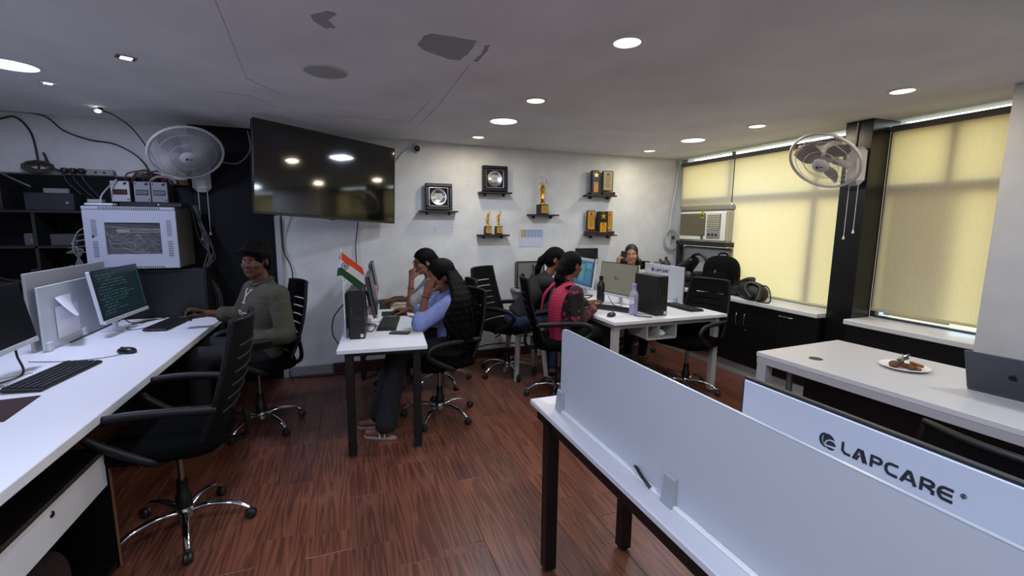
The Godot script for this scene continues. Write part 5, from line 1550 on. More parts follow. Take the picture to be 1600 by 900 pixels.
func clutter() -> void:
	fan(Vector3(-1.16, 2.09, -4.46), Vector3(0.33, -0.72, 0.62).normalized(), "white wall fan with a full mesh cage on the black panel at left", Color(0.62, 0.62, 0.64), Vector3(0, 0, -1), 0.40, 150, 0.0013, -0.13)
	fan(Vector3(3.60, 2.065, -2.60), Vector3(-0.74, -0.68, 0.08).normalized(), "white wall fan with mauve blades on the black pillar at right", Color(0.42, 0.38, 0.39), Vector3(1, 0, 0), 0.29, 64, 0.0008, -0.05)
	cable([Vector3(3.89, 2.38, -2.56), Vector3(3.885, 2.2, -2.57), Vector3(3.86, 2.1, -2.6)], 0.006, Color(0.7, 0.7, 0.7), "white lead running down the black pillar to the right wall fan")
	cable([Vector3(-0.78, 2.37, -4.86), Vector3(-0.77, 2.2, -4.86), Vector3(-0.86, 2.07, -4.8), Vector3(-0.95, 2.05, -4.6)], 0.005, Color(0.62, 0.62, 0.62), "pale lead looping from the ceiling to the left wall fan")
	# wall network cabinet
	var gy := M(Color(0.60, 0.61, 0.65), 0.5)
	var rk := thing("network_rack", "light grey network rack with a glass door full of cables", "network rack", Vector3(-1.57, 1.165, -4.45))
	var bd := M(Color(0.38, 0.37, 0.34), 0.55)
	for s in [[Vector3(-0.29, 0.245, -0.2), Vector3(0.02, 0.49, 0.4)], [Vector3(0.29, 0.245, -0.2), Vector3(0.02, 0.49, 0.4)], [Vector3(0, 0.01, -0.2), Vector3(0.6, 0.02, 0.4)], [Vector3(0, 0.48, -0.2), Vector3(0.6, 0.02, 0.4)], [Vector3(0, 0.245, -0.395), Vector3(0.6, 0.49, 0.015)]]:
		obj("side_panel", bx(s[0], s[1], 0.003), bd, rk)
	var dr := Node3D.new()
	dr.name = "door"
	rk.add_child(dr)
	for s in [[Vector3(-0.235, 0.245, 0.01), Vector3(0.13, 0.46, 0.02)], [Vector3(0.245, 0.245, 0.01), Vector3(0.11, 0.46, 0.02)], [Vector3(0.01, 0.42, 0.01), Vector3(0.36, 0.11, 0.02)], [Vector3(0.01, 0.065, 0.01), Vector3(0.36, 0.10, 0.02)]]:
		obj("door_frame", bx(s[0], s[1], 0.001), gy, dr)
	obj("glass_pane", bx(Vector3(0.0075, 0.24, 0.006), Vector3(0.37, 0.26, 0.004), 0.0), M(Color(0.5, 0.5, 0.52, 0.12), 0.03, 0.0, {"transparency": BaseMaterial3D.TRANSPARENCY_ALPHA}), dr)
	var ink := M(Color(0.09, 0.09, 0.1), 0.7)
	for cx in [-0.235, 0.25]:
		for j in 18:
			var y := 0.10 + j * 0.0145 + (0.035 if j > 8 else 0.0)
			obj("vent_slot", bx(Vector3(cx, y, 0.0195), Vector3(0.034, 0.005, 0.003), 0.0), ink, dr)
	for tier in 2:
		var strip := obj("vent_strip", bx(Vector3(0, [0.478, 0.012][tier], 0.012), Vector3(0.6, 0.024, 0.03), 0.003), gy, rk)
		for i in 27:
			obj("vent_slot", bx(Vector3(-0.19 + i * 0.0148, [0.478, 0.012][tier], 0.0268), Vector3(0.006, 0.018, 0.003), 0.0), ink, strip)
	obj("door_lock", lt([Vector2(0.0001, 0.006), Vector2(0.007, 0.006), Vector2(0.009, 0.0)], 14, Vector3(-0.245, 0.255, 0.02), Basis(Vector3.RIGHT, PI / 2)), M(Color(0.25, 0.25, 0.26), 0.3, 0.8), rk)
	for y in [0.30, 0.08]:
		var sw := obj("network_switch", bx(Vector3(0.06, y, -0.08), Vector3(0.34, 0.03, 0.12), 0.002), M(Color(0.55, 0.55, 0.57), 0.5), rk)
		for i in 12:
			obj("port", bx(Vector3(-0.02 + i * 0.018, y, -0.0195), Vector3(0.013, 0.014, 0.003), 0.0), M(Color(0.1, 0.1, 0.11), 0.5), sw)
	var rng := RandomNumberGenerator.new()
	rng.seed = 8
	for i in 26:
		var pts := []
		var c := Vector3(rng.randf_range(-0.12, 0.1), rng.randf_range(0.14, 0.28), rng.randf_range(-0.06, -0.012))
		var a0 := rng.randf() * TAU
		for k in 6:
			var a := a0 + k * rng.randf_range(0.6, 0.95)
			pts.append(Vector3(clampf(c.x + cos(a) * rng.randf_range(0.07, 0.16), -0.165, 0.18), clampf(c.y + sin(a) * rng.randf_range(0.03, 0.09), 0.115, 0.37), clampf(c.z + rng.randf_range(-0.03, 0.03), -0.06, -0.012)))
		obj("network_cable", tb(curve(pts, 5), 0.0035, 5), M([Color(0.5, 0.49, 0.46), Color(0.38, 0.37, 0.36), Color(0.3, 0.3, 0.33)][i % 3], 0.6), rk)
	# cabinet under the rack
	var sb := thing("black_cabinet", "plain black cabinet carrying the grey network rack", "cabinet", Vector3(-1.5, 0, -4.68))
	obj("body", bx(Vector3(0, 0.575, 0), Vector3(0.78, 1.15, 0.38), 0.004), M(Color(0.045, 0.045, 0.05), 0.45), sb)
	obj("door", bx(Vector3(0.15, 0.94, 0.194), Vector3(0.46, 0.38, 0.012), 0.003), M(Color(0.055, 0.055, 0.062), 0.35), sb)
	# on top of the rack
	var top := 1.165 + 0.492
	var dv := thing("router", "flat black router with a tiny light lying on the network rack", "router", Vector3(-1.45, top, -4.62))
	obj("case", bx(Vector3(0, 0.02, 0), Vector3(0.42, 0.04, 0.22), 0.006), M(Color(0.04, 0.04, 0.05), 0.4), dv)
	obj("status_light", bx(Vector3(0.05, 0.02, 0.111), Vector3(0.008, 0.005, 0.002), 0.0), M(Color(0.6, 0.7, 0.9), 0.4, 0.0, {"emission_enabled": true, "emission": Color(0.6, 0.75, 1.0), "emission_energy_multiplier": 1.5}), dv)
	var wb := obj("white_adapter", bx(Vector3(0, 0.012, 0), Vector3(0.18, 0.02, 0.1), 0.008), M(Color(0.75, 0.75, 0.77), 0.5))
	wb.position = Vector3(-1.77, top, -4.5)
	tag(wb, "flat white network box at the left end on top of the rack", "network box")
	for b in [[-1.715, 0.13, Color(0.66, 0.66, 0.67), "grey breaker box with red switches, leftmost of the three on the black panel", Color(0.32, 0.06, 0.06)], [-1.565, 0.115, Color(0.5, 0.51, 0.53), "grey breaker box in the middle of the three above the rack", Color(0.45, 0.45, 0.47)], [-1.445, 0.115, Color(0.48, 0.49, 0.51), "grey breaker box, rightmost of the three above the rack", Color(0.45, 0.45, 0.47)]]:
		var t := thing("breaker_box", b[3], "breaker box", Vector3(b[0], 1.70, -4.87), 0.0, "breaker boxes above the rack")
		obj("case", bx(Vector3(0, 0.085, 0.08), Vector3(b[1], 0.17, 0.16), 0.006), M(Color(0.3, 0.29, 0.27), 0.5), t)
		obj("cover", bx(Vector3(0, 0.085, 0.162), Vector3(b[1] - 0.002, 0.168, 0.01), 0.003), M(b[2], 0.5), t)
		obj("window_recess", bx(Vector3(0, 0.08, 0.1665), Vector3(b[1] * 0.75, 0.045, 0.003), 0.001), M(Color(0.12, 0.11, 0.11), 0.4), t)
		for i in 5:
			obj("switch", bx(Vector3((i - 2) * b[1] * 0.13, 0.08, 0.169), Vector3(b[1] * 0.1, 0.03, 0.01), 0.002), M(b[4], 0.5), t)
		for q in [Vector3(-b[1] * 0.38, 0.15, 0.168), Vector3(b[1] * 0.38, 0.02, 0.168)]:
			obj("screw", lt([Vector2(0.0001, 0.002), Vector2(0.005, 0.002), Vector2(0.006, 0.0)], 10, q, Basis(Vector3.RIGHT, PI / 2)), ink, t)
		obj("hazard_label", bx(Vector3(b[1] * 0.28, 0.15, 0.1675), Vector3(0.025, 0.018, 0.001), 0.0, Basis(Vector3.BACK, 0.5)), ink, t)
	# tangles of red and black wire above the breakers
	for i in 9:
		var x := -1.72 + rng.randf_range(0.0, 0.18)
		var x2 := -1.56 + rng.randf_range(0.0, 0.24)
		var hh := rng.randf_range(0.03, 0.09)
		cable([Vector3(x, 1.87, -4.8), Vector3(x + 0.01, 1.87 + hh * 0.9, -4.82), Vector3((x + x2) / 2, 1.89 + hh, -4.83), Vector3(x2 - 0.02, 1.88 + hh * 0.5, -4.81), Vector3(x2, 1.87, -4.78)], 0.006, Color(0.32, 0.05, 0.045) if i % 3 else Color(0.04, 0.04, 0.04), "tangled %s wire looping over the breaker boxes" % ("red" if i % 3 else "black"), "wire", "red wires over the breaker boxes" if i % 3 else "black wires over the breaker boxes")
	var hose := []
	for i in 13:
		var a := PI * i / 12.0
		hose.append(Vector3(-1.44 - cos(a) * 0.09, 1.87 + sin(a) * 0.055, -4.80))
	tag(obj("corrugated_hose", tb(hose, 0.012, 8), M(Color(0.5, 0.5, 0.5), 0.6)), "arched grey corrugated hose over the rightmost breaker box", "hose")
	# picture box behind the fan
	var pim := Image.create(64, 80, false, Image.FORMAT_RGB8)
	pim.fill(Color(0.78, 0.76, 0.66))
	rng.seed = 2
	for i in 60:
		pim.fill_rect(Rect2i(28 + rng.randi() % 28, 6 + rng.randi() % 52, 1 + rng.randi() % 3, 3 + rng.randi() % 8), Color(0.3, 0.3, 0.26))
	pim.fill_rect(Rect2i(0, 66, 64, 14), Color(0.28, 0.16, 0.1))
	var cal := thing("picture_box", "cream picture box with a dark bamboo sketch behind the left wall fan", "box", Vector3(-1.36, 1.86, -4.87))
	obj("case", bx(Vector3(0, 0.125, 0.03), Vector3(0.19, 0.25, 0.06), 0.003), M(Color(0.5, 0.48, 0.4), 0.6), cal)
	obj("picture", rect_mb(0.185, 0.245, Transform3D(Basis.IDENTITY, Vector3(0, 0.125, 0.0615))), img_mat(pim, 0.6), cal)
	# power strip with plugs
	var pst := thing("power_strip", "grey power strip with three black plugs along the wall top", "power strip", Vector3(-1.965, 1.94, -4.855))
	obj("case", bx(Vector3(0, 0, 0), Vector3(0.34, 0.05, 0.045), 0.006), M(Color(0.52, 0.51, 0.5), 0.5), pst)
	for i in 3:
		var b := MB.new()
		b.ball(Vector3(-0.14 + i * 0.055, 0.006, 0.045), Vector3(0.025, 0.022, 0.03), 12, 8, Basis.IDENTITY, 0.7)
		var pg := obj("plug", b, black_plastic(), pst)
		obj("cord", tb(curve([Vector3(-0.14 + i * 0.055, -0.01, 0.06), Vector3(-0.13 + i * 0.06, -0.08, 0.06), Vector3(-0.05 + i * 0.05, -0.18, 0.05), Vector3(0.05 + i * 0.03, -0.26, 0.04)], 4), 0.005, 6), black_plastic(), pg)
	for i in 2:
		obj("socket", bx(Vector3(0.05 + i * 0.06, 0, 0.0225), Vector3(0.02, 0.014, 0.003), 0.001), ink, pst)
	# wires on the left wall
	cable([Vector3(-2.6, 2.388, -4.87), Vector3(-2.25, 2.384, -4.88), Vector3(-2.11, 2.27, -4.885), Vector3(-1.95, 2.21, -4.885), Vector3(-1.78, 2.185, -4.885), Vector3(-1.63, 2.09, -4.885), Vector3(-1.555, 1.97, -4.86), Vector3(-1.55, 1.89, -4.82)], 0.006, Color(0.06, 0.06, 0.07), "long dark cable sweeping across the left wall down to the breaker boxes")
	cable([Vector3(-2.75, 2.24, -4.885), Vector3(-2.5, 2.33, -4.885), Vector3(-2.4, 2.35, -4.885), Vector3(-2.32, 2.24, -4.885), Vector3(-2.3, 2.05, -4.885), Vector3(-2.29, 1.93, -4.86)], 0.0075, Color(0.1, 0.1, 0.11), "thick dark conduit bending down the far left wall")
	var bun := thing("cable_bundle", "messy tied bundle of cables on the left wall above the shelves", "cable bundle", Vector3(-2.27, 1.97, -4.86))
	for i in 7:
		var pts := []
		for k in 11:
			var a := TAU * k / 10.0 + i
			pts.append(Vector3(cos(a) * (0.07 + 0.006 * i) - 0.01, sin(a) * (0.022 + 0.004 * i), 0.005 * i + 0.01 * sin(a * 2.0)))
		obj("cable_loop", tb(pts, 0.006, 5), M([Color(0.22, 0.21, 0.17), Color(0.1, 0.1, 0.1), Color(0.3, 0.29, 0.25)][i % 3], 0.6), bun)
	obj("tie", tb(curve([Vector3(0.03, 0.0, 0.02), Vector3(0.045, 0.06, 0.02), Vector3(0.03, 0.11, 0.015), Vector3(0.05, 0.05, 0.02), Vector3(0.07, 0.0, 0.02), Vector3(0.13, -0.03, 0.01), Vector3(0.2, -0.04, 0.0)], 4), 0.009, 6), M(Color(0.13, 0.1, 0.09), 0.6), bun)
	cable([Vector3(-2.75, 2.06, -4.8), Vector3(-2.5, 1.96, -4.6), Vector3(-2.3, 1.86, -4.5), Vector3(-2.18, 1.79, -4.5)], 0.006, Color(0.3, 0.3, 0.3), "pale lead slanting down into the dark shelving from the left edge")
	# open shelving unit
	var su := thing("shelving_unit", "black open shelving unit full of equipment at the left edge", "shelving", Vector3(-2.42, 0, -4.72))
	var bk := M(Color(0.03, 0.03, 0.034), 0.5)
	var edge := M(Color(0.07, 0.07, 0.075), 0.5)
	for y in [0.42, 0.78, 1.06, 1.335, 1.61]:
		obj("shelf_board", bx(Vector3(0, y, 0), Vector3(1.04, 0.02, 0.28), 0.002), edge, su)
	for x in [-0.51, 0.185, 0.51]:
		obj("upright", bx(Vector3(x, 0.8, 0), Vector3(0.022, 1.6, 0.28), 0.002), edge if x > 0.0 and x < 0.3 else bk, su)
	obj("foot_rail", bx(Vector3(0, 0.04, 0), Vector3(1.04, 0.08, 0.26), 0.002), bk, su)
	var items := [[Vector3(-2.13, 1.62, -4.70), Vector3(0.30, 0.135, 0.2), Color(0.055, 0.06, 0.1), "dark blue equipment box on the top shelf at left", "equipment_box"], [Vector3(-2.58, 1.62, -4.7), Vector3(0.34, 0.2, 0.2), Color(0.03, 0.03, 0.035), "black equipment case at the left edge of the top shelf", "equipment_box"], [Vector3(-2.08, 1.345, -4.68), Vector3(0.17, 0.09, 0.12), Color(0.2, 0.2, 0.2), "grey carton on the middle shelf at left", "carton"], [Vector3(-2.30, 1.345, -4.68), Vector3(0.055, 0.095, 0.1), Color(0.25, 0.25, 0.25), "narrow grey carton beside the shelf upright", "carton"], [Vector3(-2.29, 1.07, -4.68), Vector3(0.05, 0.09, 0.1), Color(0.1, 0.1, 0.105), "dark narrow carton on the lower left shelf", "carton"], [Vector3(-2.07, 1.07, -4.66), Vector3(0.2, 0.05, 0.14), Color(0.06, 0.06, 0.065), "low black device on the lower left shelf", "device"]]
	for it in items:
		var t := thing(it[4], it[3], "box", it[0])
		var s: Vector3 = it[1]
		obj("case", bx(Vector3(0, s.y / 2, 0), s, 0.004), M(it[2], 0.6), t)
		obj("front_label", bx(Vector3(s.x * 0.36, s.y * 0.45, s.z / 2 + 0.001), Vector3(minf(0.016, s.x * 0.2), 0.014, 0.002), 0.0), M(Color(0.5, 0.5, 0.48), 0.6), t)
	var ri := thing("paper_box", "small white carton standing behind the dark blue box", "box", Vector3(-2.18, 1.62, -4.83))
	obj("case", bx(Vector3(0, 0.09, 0), Vector3(0.16, 0.18, 0.03), 0.002), M(Color(0.5, 0.5, 0.48), 0.7), ri)
	var wd := obj("white_device", bx(Vector3(0, 0.016, 0), Vector3(0.1, 0.03, 0.07), 0.006), M(Color(0.62, 0.62, 0.63), 0.5))
	wd.position = Vector3(-1.885, 1.685, -4.72)
	tag(wd, "small white power adapter just left of the breaker boxes", "adapter")
	# loose cables round the rack
	for i in 7:
		var x := -1.24 + rng.randf_range(0.0, 0.05)
		cable([Vector3(x, 1.68, -4.74), Vector3(x + 0.05, 1.55 - 0.03 * i, -4.7), Vector3(x + 0.1 + 0.02 * (i % 3), 1.32 - 0.02 * i, -4.68), Vector3(x + 0.05 + 0.02 * (i % 2), 1.1, -4.66), Vector3(x + 0.14, 0.9, -4.7), Vector3(x + 0.13, 0.55, -4.74)], 0.005, [Color(0.25, 0.25, 0.26), Color(0.14, 0.14, 0.15), Color(0.2, 0.2, 0.2)][i % 3], "grey network cable hanging down the rack's right side", "network_lead", "network cables down the rack's right side")
	for i in 5:
		cable([Vector3(-1.88, 1.5 - 0.05 * i, -4.55), Vector3(-1.94 - 0.02 * i, 1.45 - 0.04 * i, -4.5), Vector3(-1.97 + 0.015 * i, 1.32, -4.48), Vector3(-1.93 - 0.01 * i, 1.2, -4.5), Vector3(-1.95, 1.05, -4.5)], 0.005, [Color(0.42, 0.42, 0.4), Color(0.28, 0.28, 0.28)][i % 2], "pale cable spilling from the rack's left side before the shelves", "loose_lead", "pale cables left of the rack")
	cable([Vector3(-2.6, 1.22, -4.5), Vector3(-2.4, 1.1, -4.5), Vector3(-2.2, 1.09, -4.5), Vector3(-2.0, 1.2, -4.52)], 0.005, Color(0.16, 0.16, 0.16), "drooping grey cable across the lower left shelf")
	cable([Vector3(-1.72, 1.88, -4.68), Vector3(-1.75, 1.84, -4.66), Vector3(-1.78, 1.75, -4.56), Vector3(-1.79, 1.68, -4.53)], 0.006, Color(0.6, 0.6, 0.6), "short white cable from the leftmost breaker box down to the rack top")
	# flag
	var fl := thing("small_flag", "small orange white and green flag on a white stick", "flag", Vector3(-0.014, 1.09, -3.265))
	obj("stick", tb([Vector3(0.004, -0.2, 0.018), Vector3(0.002, 0.0, 0.016), Vector3(-0.006, 0.29, 0.005)], 0.004, 8), M(Color(0.8, 0.8, 0.8), 0.4), fl)
	# each stripe a slanting strip of cloth; the cloth also folds round behind the stick
	var o := Vector3(-0.006, 0.265, 0.008)
	var along := Vector3(0.135, -0.115, 0.01)
	var down := Vector3(-0.004, -0.16, 0.0)
	var fp := func(u: float, w: float) -> Vector3:
		var q: Vector3 = o + along * u + down * w
		if u < 0.0:
			q = o + Vector3(0.16 * u * w, -0.02 * w, -0.05) * absf(u) * 4.0 + down * w + Vector3(u * 0.12 * w, 0.0, -0.01)
		return q + Vector3(0, 0, 0.010 * sin(u * 6.0 + w * 2.0)) + Vector3(0.012 * sin(w * 4.0) * u, 0, 0)
	var cols := [Color(0.82, 0.24, 0.03), Color(0.78, 0.78, 0.76), Color(0.02, 0.25, 0.07)]
	for k in 3:
		var st := MB.new()
		st.sheet(12, 4, func(u, w): return fp.call(lerpf(-0.14, 1.0, u), (k + w) / 3.0), 0.0012)
		obj(["orange_stripe", "white_stripe", "green_stripe"][k], st, M(cols[k], 0.8), fl)
	var wh := MB.new()
	var cen: Vector3 = fp.call(0.17, 0.5)
	var ringp := []
	for i in 21:
		var a := TAU * i / 20.0
		ringp.append(cen + Vector3(cos(a) * 0.021, sin(a) * 0.024, 0.003))
	wh.tube(ringp, 0.0018, 5)
	for i in 12:
		var a := TAU * i / 12.0
		wh.tube([cen + Vector3(0, 0, 0.003), cen + Vector3(cos(a) * 0.02, sin(a) * 0.023, 0.003)], 0.0007, 4)
	obj("wheel_emblem", wh, M(Color(0.06, 0.07, 0.2), 0.7), fl)
	# stool
	var sl := thing("plastic_stool", "white plastic stool under the leaning woman in black", "stool", Vector3(1.72, 0, -4.2))
	obj("stool_top", bx(Vector3(0, 0.455, 0), Vector3(0.32, 0.03, 0.32), 0.012), M(Color(0.6, 0.59, 0.56), 0.5), sl)
	for sx in [-1.0, 1.0]:
		for sz in [-1.0, 1.0]:
			obj("leg", tb([Vector3(sx * 0.13, 0.45, sz * 0.13), Vector3(sx * 0.165, 0.0, sz * 0.165)], [0.03, 0.026], 8), M(Color(0.6, 0.59, 0.56), 0.5), sl)
	cable([Vector3(-0.55, 0.02, -4.8), Vector3(-0.2, 0.012, -4.78), Vector3(0.2, 0.012, -4.82), Vector3(0.6, 0.012, -4.8), Vector3(1.0, 0.04, -4.84), Vector3(1.5, 0.16, -4.86), Vector3(2.0, 0.14, -4.86)], 0.008, Color(0.05, 0.05, 0.055), "black cable running along the floor at the foot of the back wall")


# ---------- people: a smooth distance field on a grid, meshed as surface nets ----------
class Field:
	var o: Vector3
	var s: float
	var nx: int
	var ny: int
	var nz: int
	var d := PackedFloat32Array()

	func _init(lo: Vector3, hi: Vector3, cell: float) -> void:
		o = lo
		s = cell
		nx = int((hi.x - lo.x) / cell) + 2
		ny = int((hi.y - lo.y) / cell) + 2
		nz = int((hi.z - lo.z) / cell) + 2
		d.resize(nx * ny * nz)
		d.fill(1.0)

	func span(lo: Vector3, hi: Vector3) -> Array:
		return [clampi(int((lo.x - o.x) / s), 0, nx - 1), clampi(int((hi.x - o.x) / s) + 1, 0, nx - 1), clampi(int((lo.y - o.y) / s), 0, ny - 1), clampi(int((hi.y - o.y) / s) + 1, 0, ny - 1), clampi(int((lo.z - o.z) / s), 0, nz - 1), clampi(int((hi.z - o.z) / s) + 1, 0, nz - 1)]

	func cap(a: Vector3, b: Vector3, ra: float, rb: float, k := 0.03, flat := false) -> void:
		var m := maxf(ra, rb) + k + s * 2.0
		var r := span(a.min(b) - Vector3.ONE * m, a.max(b) + Vector3.ONE * m)
		var ba := b - a
		var bb := maxf(ba.length_squared(), 1e-9)
		var bn := ba.normalized()
		var dd := d
		d = PackedFloat32Array()
		for z in range(r[4], r[5] + 1):
			for y in range(r[2], r[3] + 1):
				var i: int = (z * ny + y) * nx + r[0]
				var p := o + Vector3(r[0], y, z) * s - a
				for x in range(r[0], r[1] + 1):
					var t := clampf(p.dot(ba) / bb, 0.0, 1.0)
					var v := (p - ba * t).length() - lerpf(ra, rb, t)
					var w := dd[i]
					var h := k - absf(w - v)
					dd[i] = minf(w, v) - (h * h / (4.0 * k) if h > 0.0 else 0.0)
					i += 1
					p.x += s
		d = dd

	func chain(pts: Array, rs: Array, k := 0.03) -> void:
		for i in pts.size() - 1:
			cap(pts[i], pts[i + 1], rs[i], rs[i + 1], k)

	func ell(c: Vector3, e: Vector3, bas := Basis.IDENTITY, k := 0.03, carve := false) -> void:
		var m := maxf(e.x, maxf(e.y, e.z)) + k + s * 2.0
		var r := span(c - Vector3.ONE * m, c + Vector3.ONE * m)
		var inv := bas.inverse()
		var stepx := inv * Vector3(s, 0, 0)
		var i1 := Vector3.ONE / e
		var i2 := i1 / e
		var dd := d
		d = PackedFloat32Array()
		for z in range(r[4], r[5] + 1):
			for y in range(r[2], r[3] + 1):
				var i: int = (z * ny + y) * nx + r[0]
				var p := inv * (o + Vector3(r[0], y, z) * s - c)
				for x in range(r[0], r[1] + 1):
					var k0 := (p * i1).length()
					var v := k0 * (k0 - 1.0) / maxf((p * i2).length(), 1e-6)
					var w := dd[i]
					if carve:
						v = -v
						var h := k - absf(w - v)
						dd[i] = maxf(w, v) + (h * h / (4.0 * k) if h > 0.0 else 0.0)
					else:
						var h := k - absf(w - v)
						dd[i] = minf(w, v) - (h * h / (4.0 * k) if h > 0.0 else 0.0)
					i += 1
					p += stepx
		d = dd

	# keep only the side of the plane that n points away from, within reach of p0
	func cut(p0: Vector3, n: Vector3, reach := 9.0) -> void:
		var r := span(p0 - Vector3.ONE * reach, p0 + Vector3.ONE * reach)
		n = n.normalized()
		var dd := d
		d = PackedFloat32Array()
		for z in range(r[4], r[5] + 1):
			for y in range(r[2], r[3] + 1):
				var i: int = (z * ny + y) * nx + r[0]
				for x in range(r[0], r[1] + 1):
					if dd[i] < 0.06:
						var v := (o + Vector3(x, y, z) * s - p0).dot(n)
						if v > dd[i]:
							dd[i] = v
					i += 1
		d = dd

	# fine ridges running down from the crown
	func ripple(amp: float, n: float) -> void:
		var dd := d
		d = PackedFloat32Array()
		for z in nz:
			for y in ny:
				var i: int = (z * ny + y) * nx
				for x in nx:
					if absf(dd[i]) < 0.02:
						var p := o + Vector3(x, y, z) * s
						var az := atan2(p.x, p.z + 0.02)
						dd[i] += amp * sin(az * n + 2.2 * sin(p.y * 26.0) + 1.3 * sin(p.y * 11.0 + az * 3.0))
					i += 1
		d = dd

	func at(p: Vector3) -> float:
		var q := (p - o) / s
		return d[(clampi(roundi(q.z), 0, nz - 1) * ny + clampi(roundi(q.y), 0, ny - 1)) * nx + clampi(roundi(q.x), 0, nx - 1)]

	# the first surface point met from p along dir
	func hit(p: Vector3, dir: Vector3) -> Vector3:
		for i in 120:
			if at(p) < s * 0.3:
				break
			p += dir * 0.003
		return p

	func emit(mb, tint: Color, paint = null) -> void:
		var ids := PackedInt32Array()
		ids.resize(d.size())
		ids.fill(-1)
		var lim := s * 2.6
		var sx := 1
		var sy := nx
		var sz := nx * ny
		var offs := PackedInt32Array([0, sx, sy, sx + sy, sz, sx + sz, sy + sz, sx + sy + sz])
		var ed := PackedInt32Array([0, 1, 2, 3, 4, 5, 6, 7, 0, 2, 1, 3, 4, 6, 5, 7, 0, 4, 1, 5, 2, 6, 3, 7])
		var live := PackedInt32Array()
		for z in range(1, nz - 2):
			for y in range(1, ny - 2):
				var i := (z * ny + y) * nx
				for x in range(1, nx - 2):
					var j := i + x
					if absf(d[j]) > lim:
						continue
					var mask := 0
					for c in 8:
						if d[j + offs[c]] < 0.0:
							mask |= 1 << c
					if mask == 0 or mask == 255:
						continue
					var acc := Vector3.ZERO
					var cnt := 0
					for e in range(0, 24, 2):
						var a := ed[e]
						var b := ed[e + 1]
						if ((mask >> a) & 1) != ((mask >> b) & 1):
							var da := d[j + offs[a]]
							var t := da / (da - d[j + offs[b]])
							var pa := Vector3(a & 1, (a >> 1) & 1, (a >> 2) & 1)
							var pb := Vector3(b & 1, (b >> 1) & 1, (b >> 2) & 1)
							acc += pa.lerp(pb, t)
							cnt += 1
					acc /= cnt
					var p := o + (Vector3(x, y, z) + acc) * s
					var g := Vector3(
						d[j + 1] + d[j + 1 + sy] + d[j + 1 + sz] + d[j + 1 + sy + sz] - d[j] - d[j + sy] - d[j + sz] - d[j + sy + sz],
						d[j + sy] + d[j + sy + 1] + d[j + sy + sz] + d[j + sy + sz + 1] - d[j] - d[j + 1] - d[j + sz] - d[j + sz + 1],
						d[j + sz] + d[j + sz + 1] + d[j + sz + sy] + d[j + sz + sy + 1] - d[j] - d[j + 1] - d[j + sy] - d[j + sy + 1])
					mb.col = paint.call(p) if paint else tint
					ids[j] = mb.vert(p, g, Vector2(p.x + p.z, p.y))
					live.append(j)
		var steps := [sx, sy, sz]
		for j in live:
			for ax in 3:
				var u: int = steps[(ax + 1) % 3]
				var w: int = steps[(ax + 2) % 3]
				var a := d[j] < 0.0
				if a == (d[j + steps[ax]] < 0.0):
					continue
				var q0 := ids[j]
				var q1 := ids[j - u]
				var q2 := ids[j - u - w]
				var q3 := ids[j - w]
				if q1 < 0 or q2 < 0 or q3 < 0:
					continue
				if a:
					mb.ix.append_array(PackedInt32Array([q0, q2, q1, q0, q3, q2]))
				else:
					mb.ix.append_array(PackedInt32Array([q0, q1, q2, q0, q2, q3]))


func lin(c: Color) -> Color:
	return c.srgb_to_linear()

func skin_mat() -> StandardMaterial3D:
	return M(Color.WHITE, 0.55, 0.0, {"vertex_color_use_as_albedo": true, "metallic_specular": 0.35})

# basis whose +z looks along f and whose +y is as near up as it can be
func facing(f: Vector3, up := Vector3.UP) -> Basis:
	return Basis.looking_at(-f.normalized(), up)

# a hand: +y runs from wrist to fingers, +z is the palm side, the thumb leaves on side * x
func hand(mb: MB, t: Transform3D, side: float, curl: Array, tint: Color, scale := 1.0) -> void:
	var f := Field.new(Vector3(-0.085, -0.035, -0.05), Vector3(0.085, 0.205, 0.11), 0.0036)
	f.cap(Vector3(0, -0.02, 0), Vector3(0, 0.02, 0), 0.023, 0.024, 0.01)
	var mc := [Vector3(0.03, 0.086, 0), Vector3(0.0105, 0.092, -0.003), Vector3(-0.0095, 0.088, -0.002), Vector3(-0.028, 0.078, 0.001)]
	for i in 4:
		mc[i].x *= side
		f.cap(Vector3(mc[i].x * 0.45, 0.015, 0.002), mc[i], 0.017, 0.0125, 0.012)
	f.cap(Vector3(side * 0.012, 0.025, 0.008), Vector3(side * 0.028, 0.055, 0.012), 0.018, 0.014, 0.012)
	var ln := [0.072, 0.08, 0.074, 0.058]
	for i in 4:
		var p: Vector3 = mc[i]
		var a := 0.0
		var sp: float = [0.1, 0.02, -0.06, -0.16][i] * side * (1.0 - minf(curl[i + 1], 1.0) * 0.7)
		for k in 3:
			a += curl[i + 1] * [0.75, 1.0, 0.65][k]
			var l: float = ln[i] * [0.46, 0.3, 0.24][k]
			var q: Vector3 = p + Vector3(sp * cos(a), cos(a), sin(a)).normalized() * l
			f.cap(p, q, 0.0092 - 0.0006 * k, 0.0086 - 0.0007 * k, 0.004)
			p = q
	var tp := Vector3(side * 0.024, 0.028, 0.01)
	var c: float = curl[0]
	for k in 3:
		var ang := 0.75 - c * 0.55 * k
		var q: Vector3 = tp + Vector3(side * sin(ang), cos(ang), 0.25 + c * 0.4).normalized() * [0.042, 0.032, 0.026][k]
		f.cap(tp, q, [0.0135, 0.0105, 0.0095][k], [0.0105, 0.0095, 0.0075][k], 0.006)
		tp = q
	var keep := mb.xf
	mb.xf = keep * t * Transform3D(Basis().scaled(Vector3.ONE * scale), Vector3.ZERO)
	f.emit(mb, tint)
	mb.xf = keep

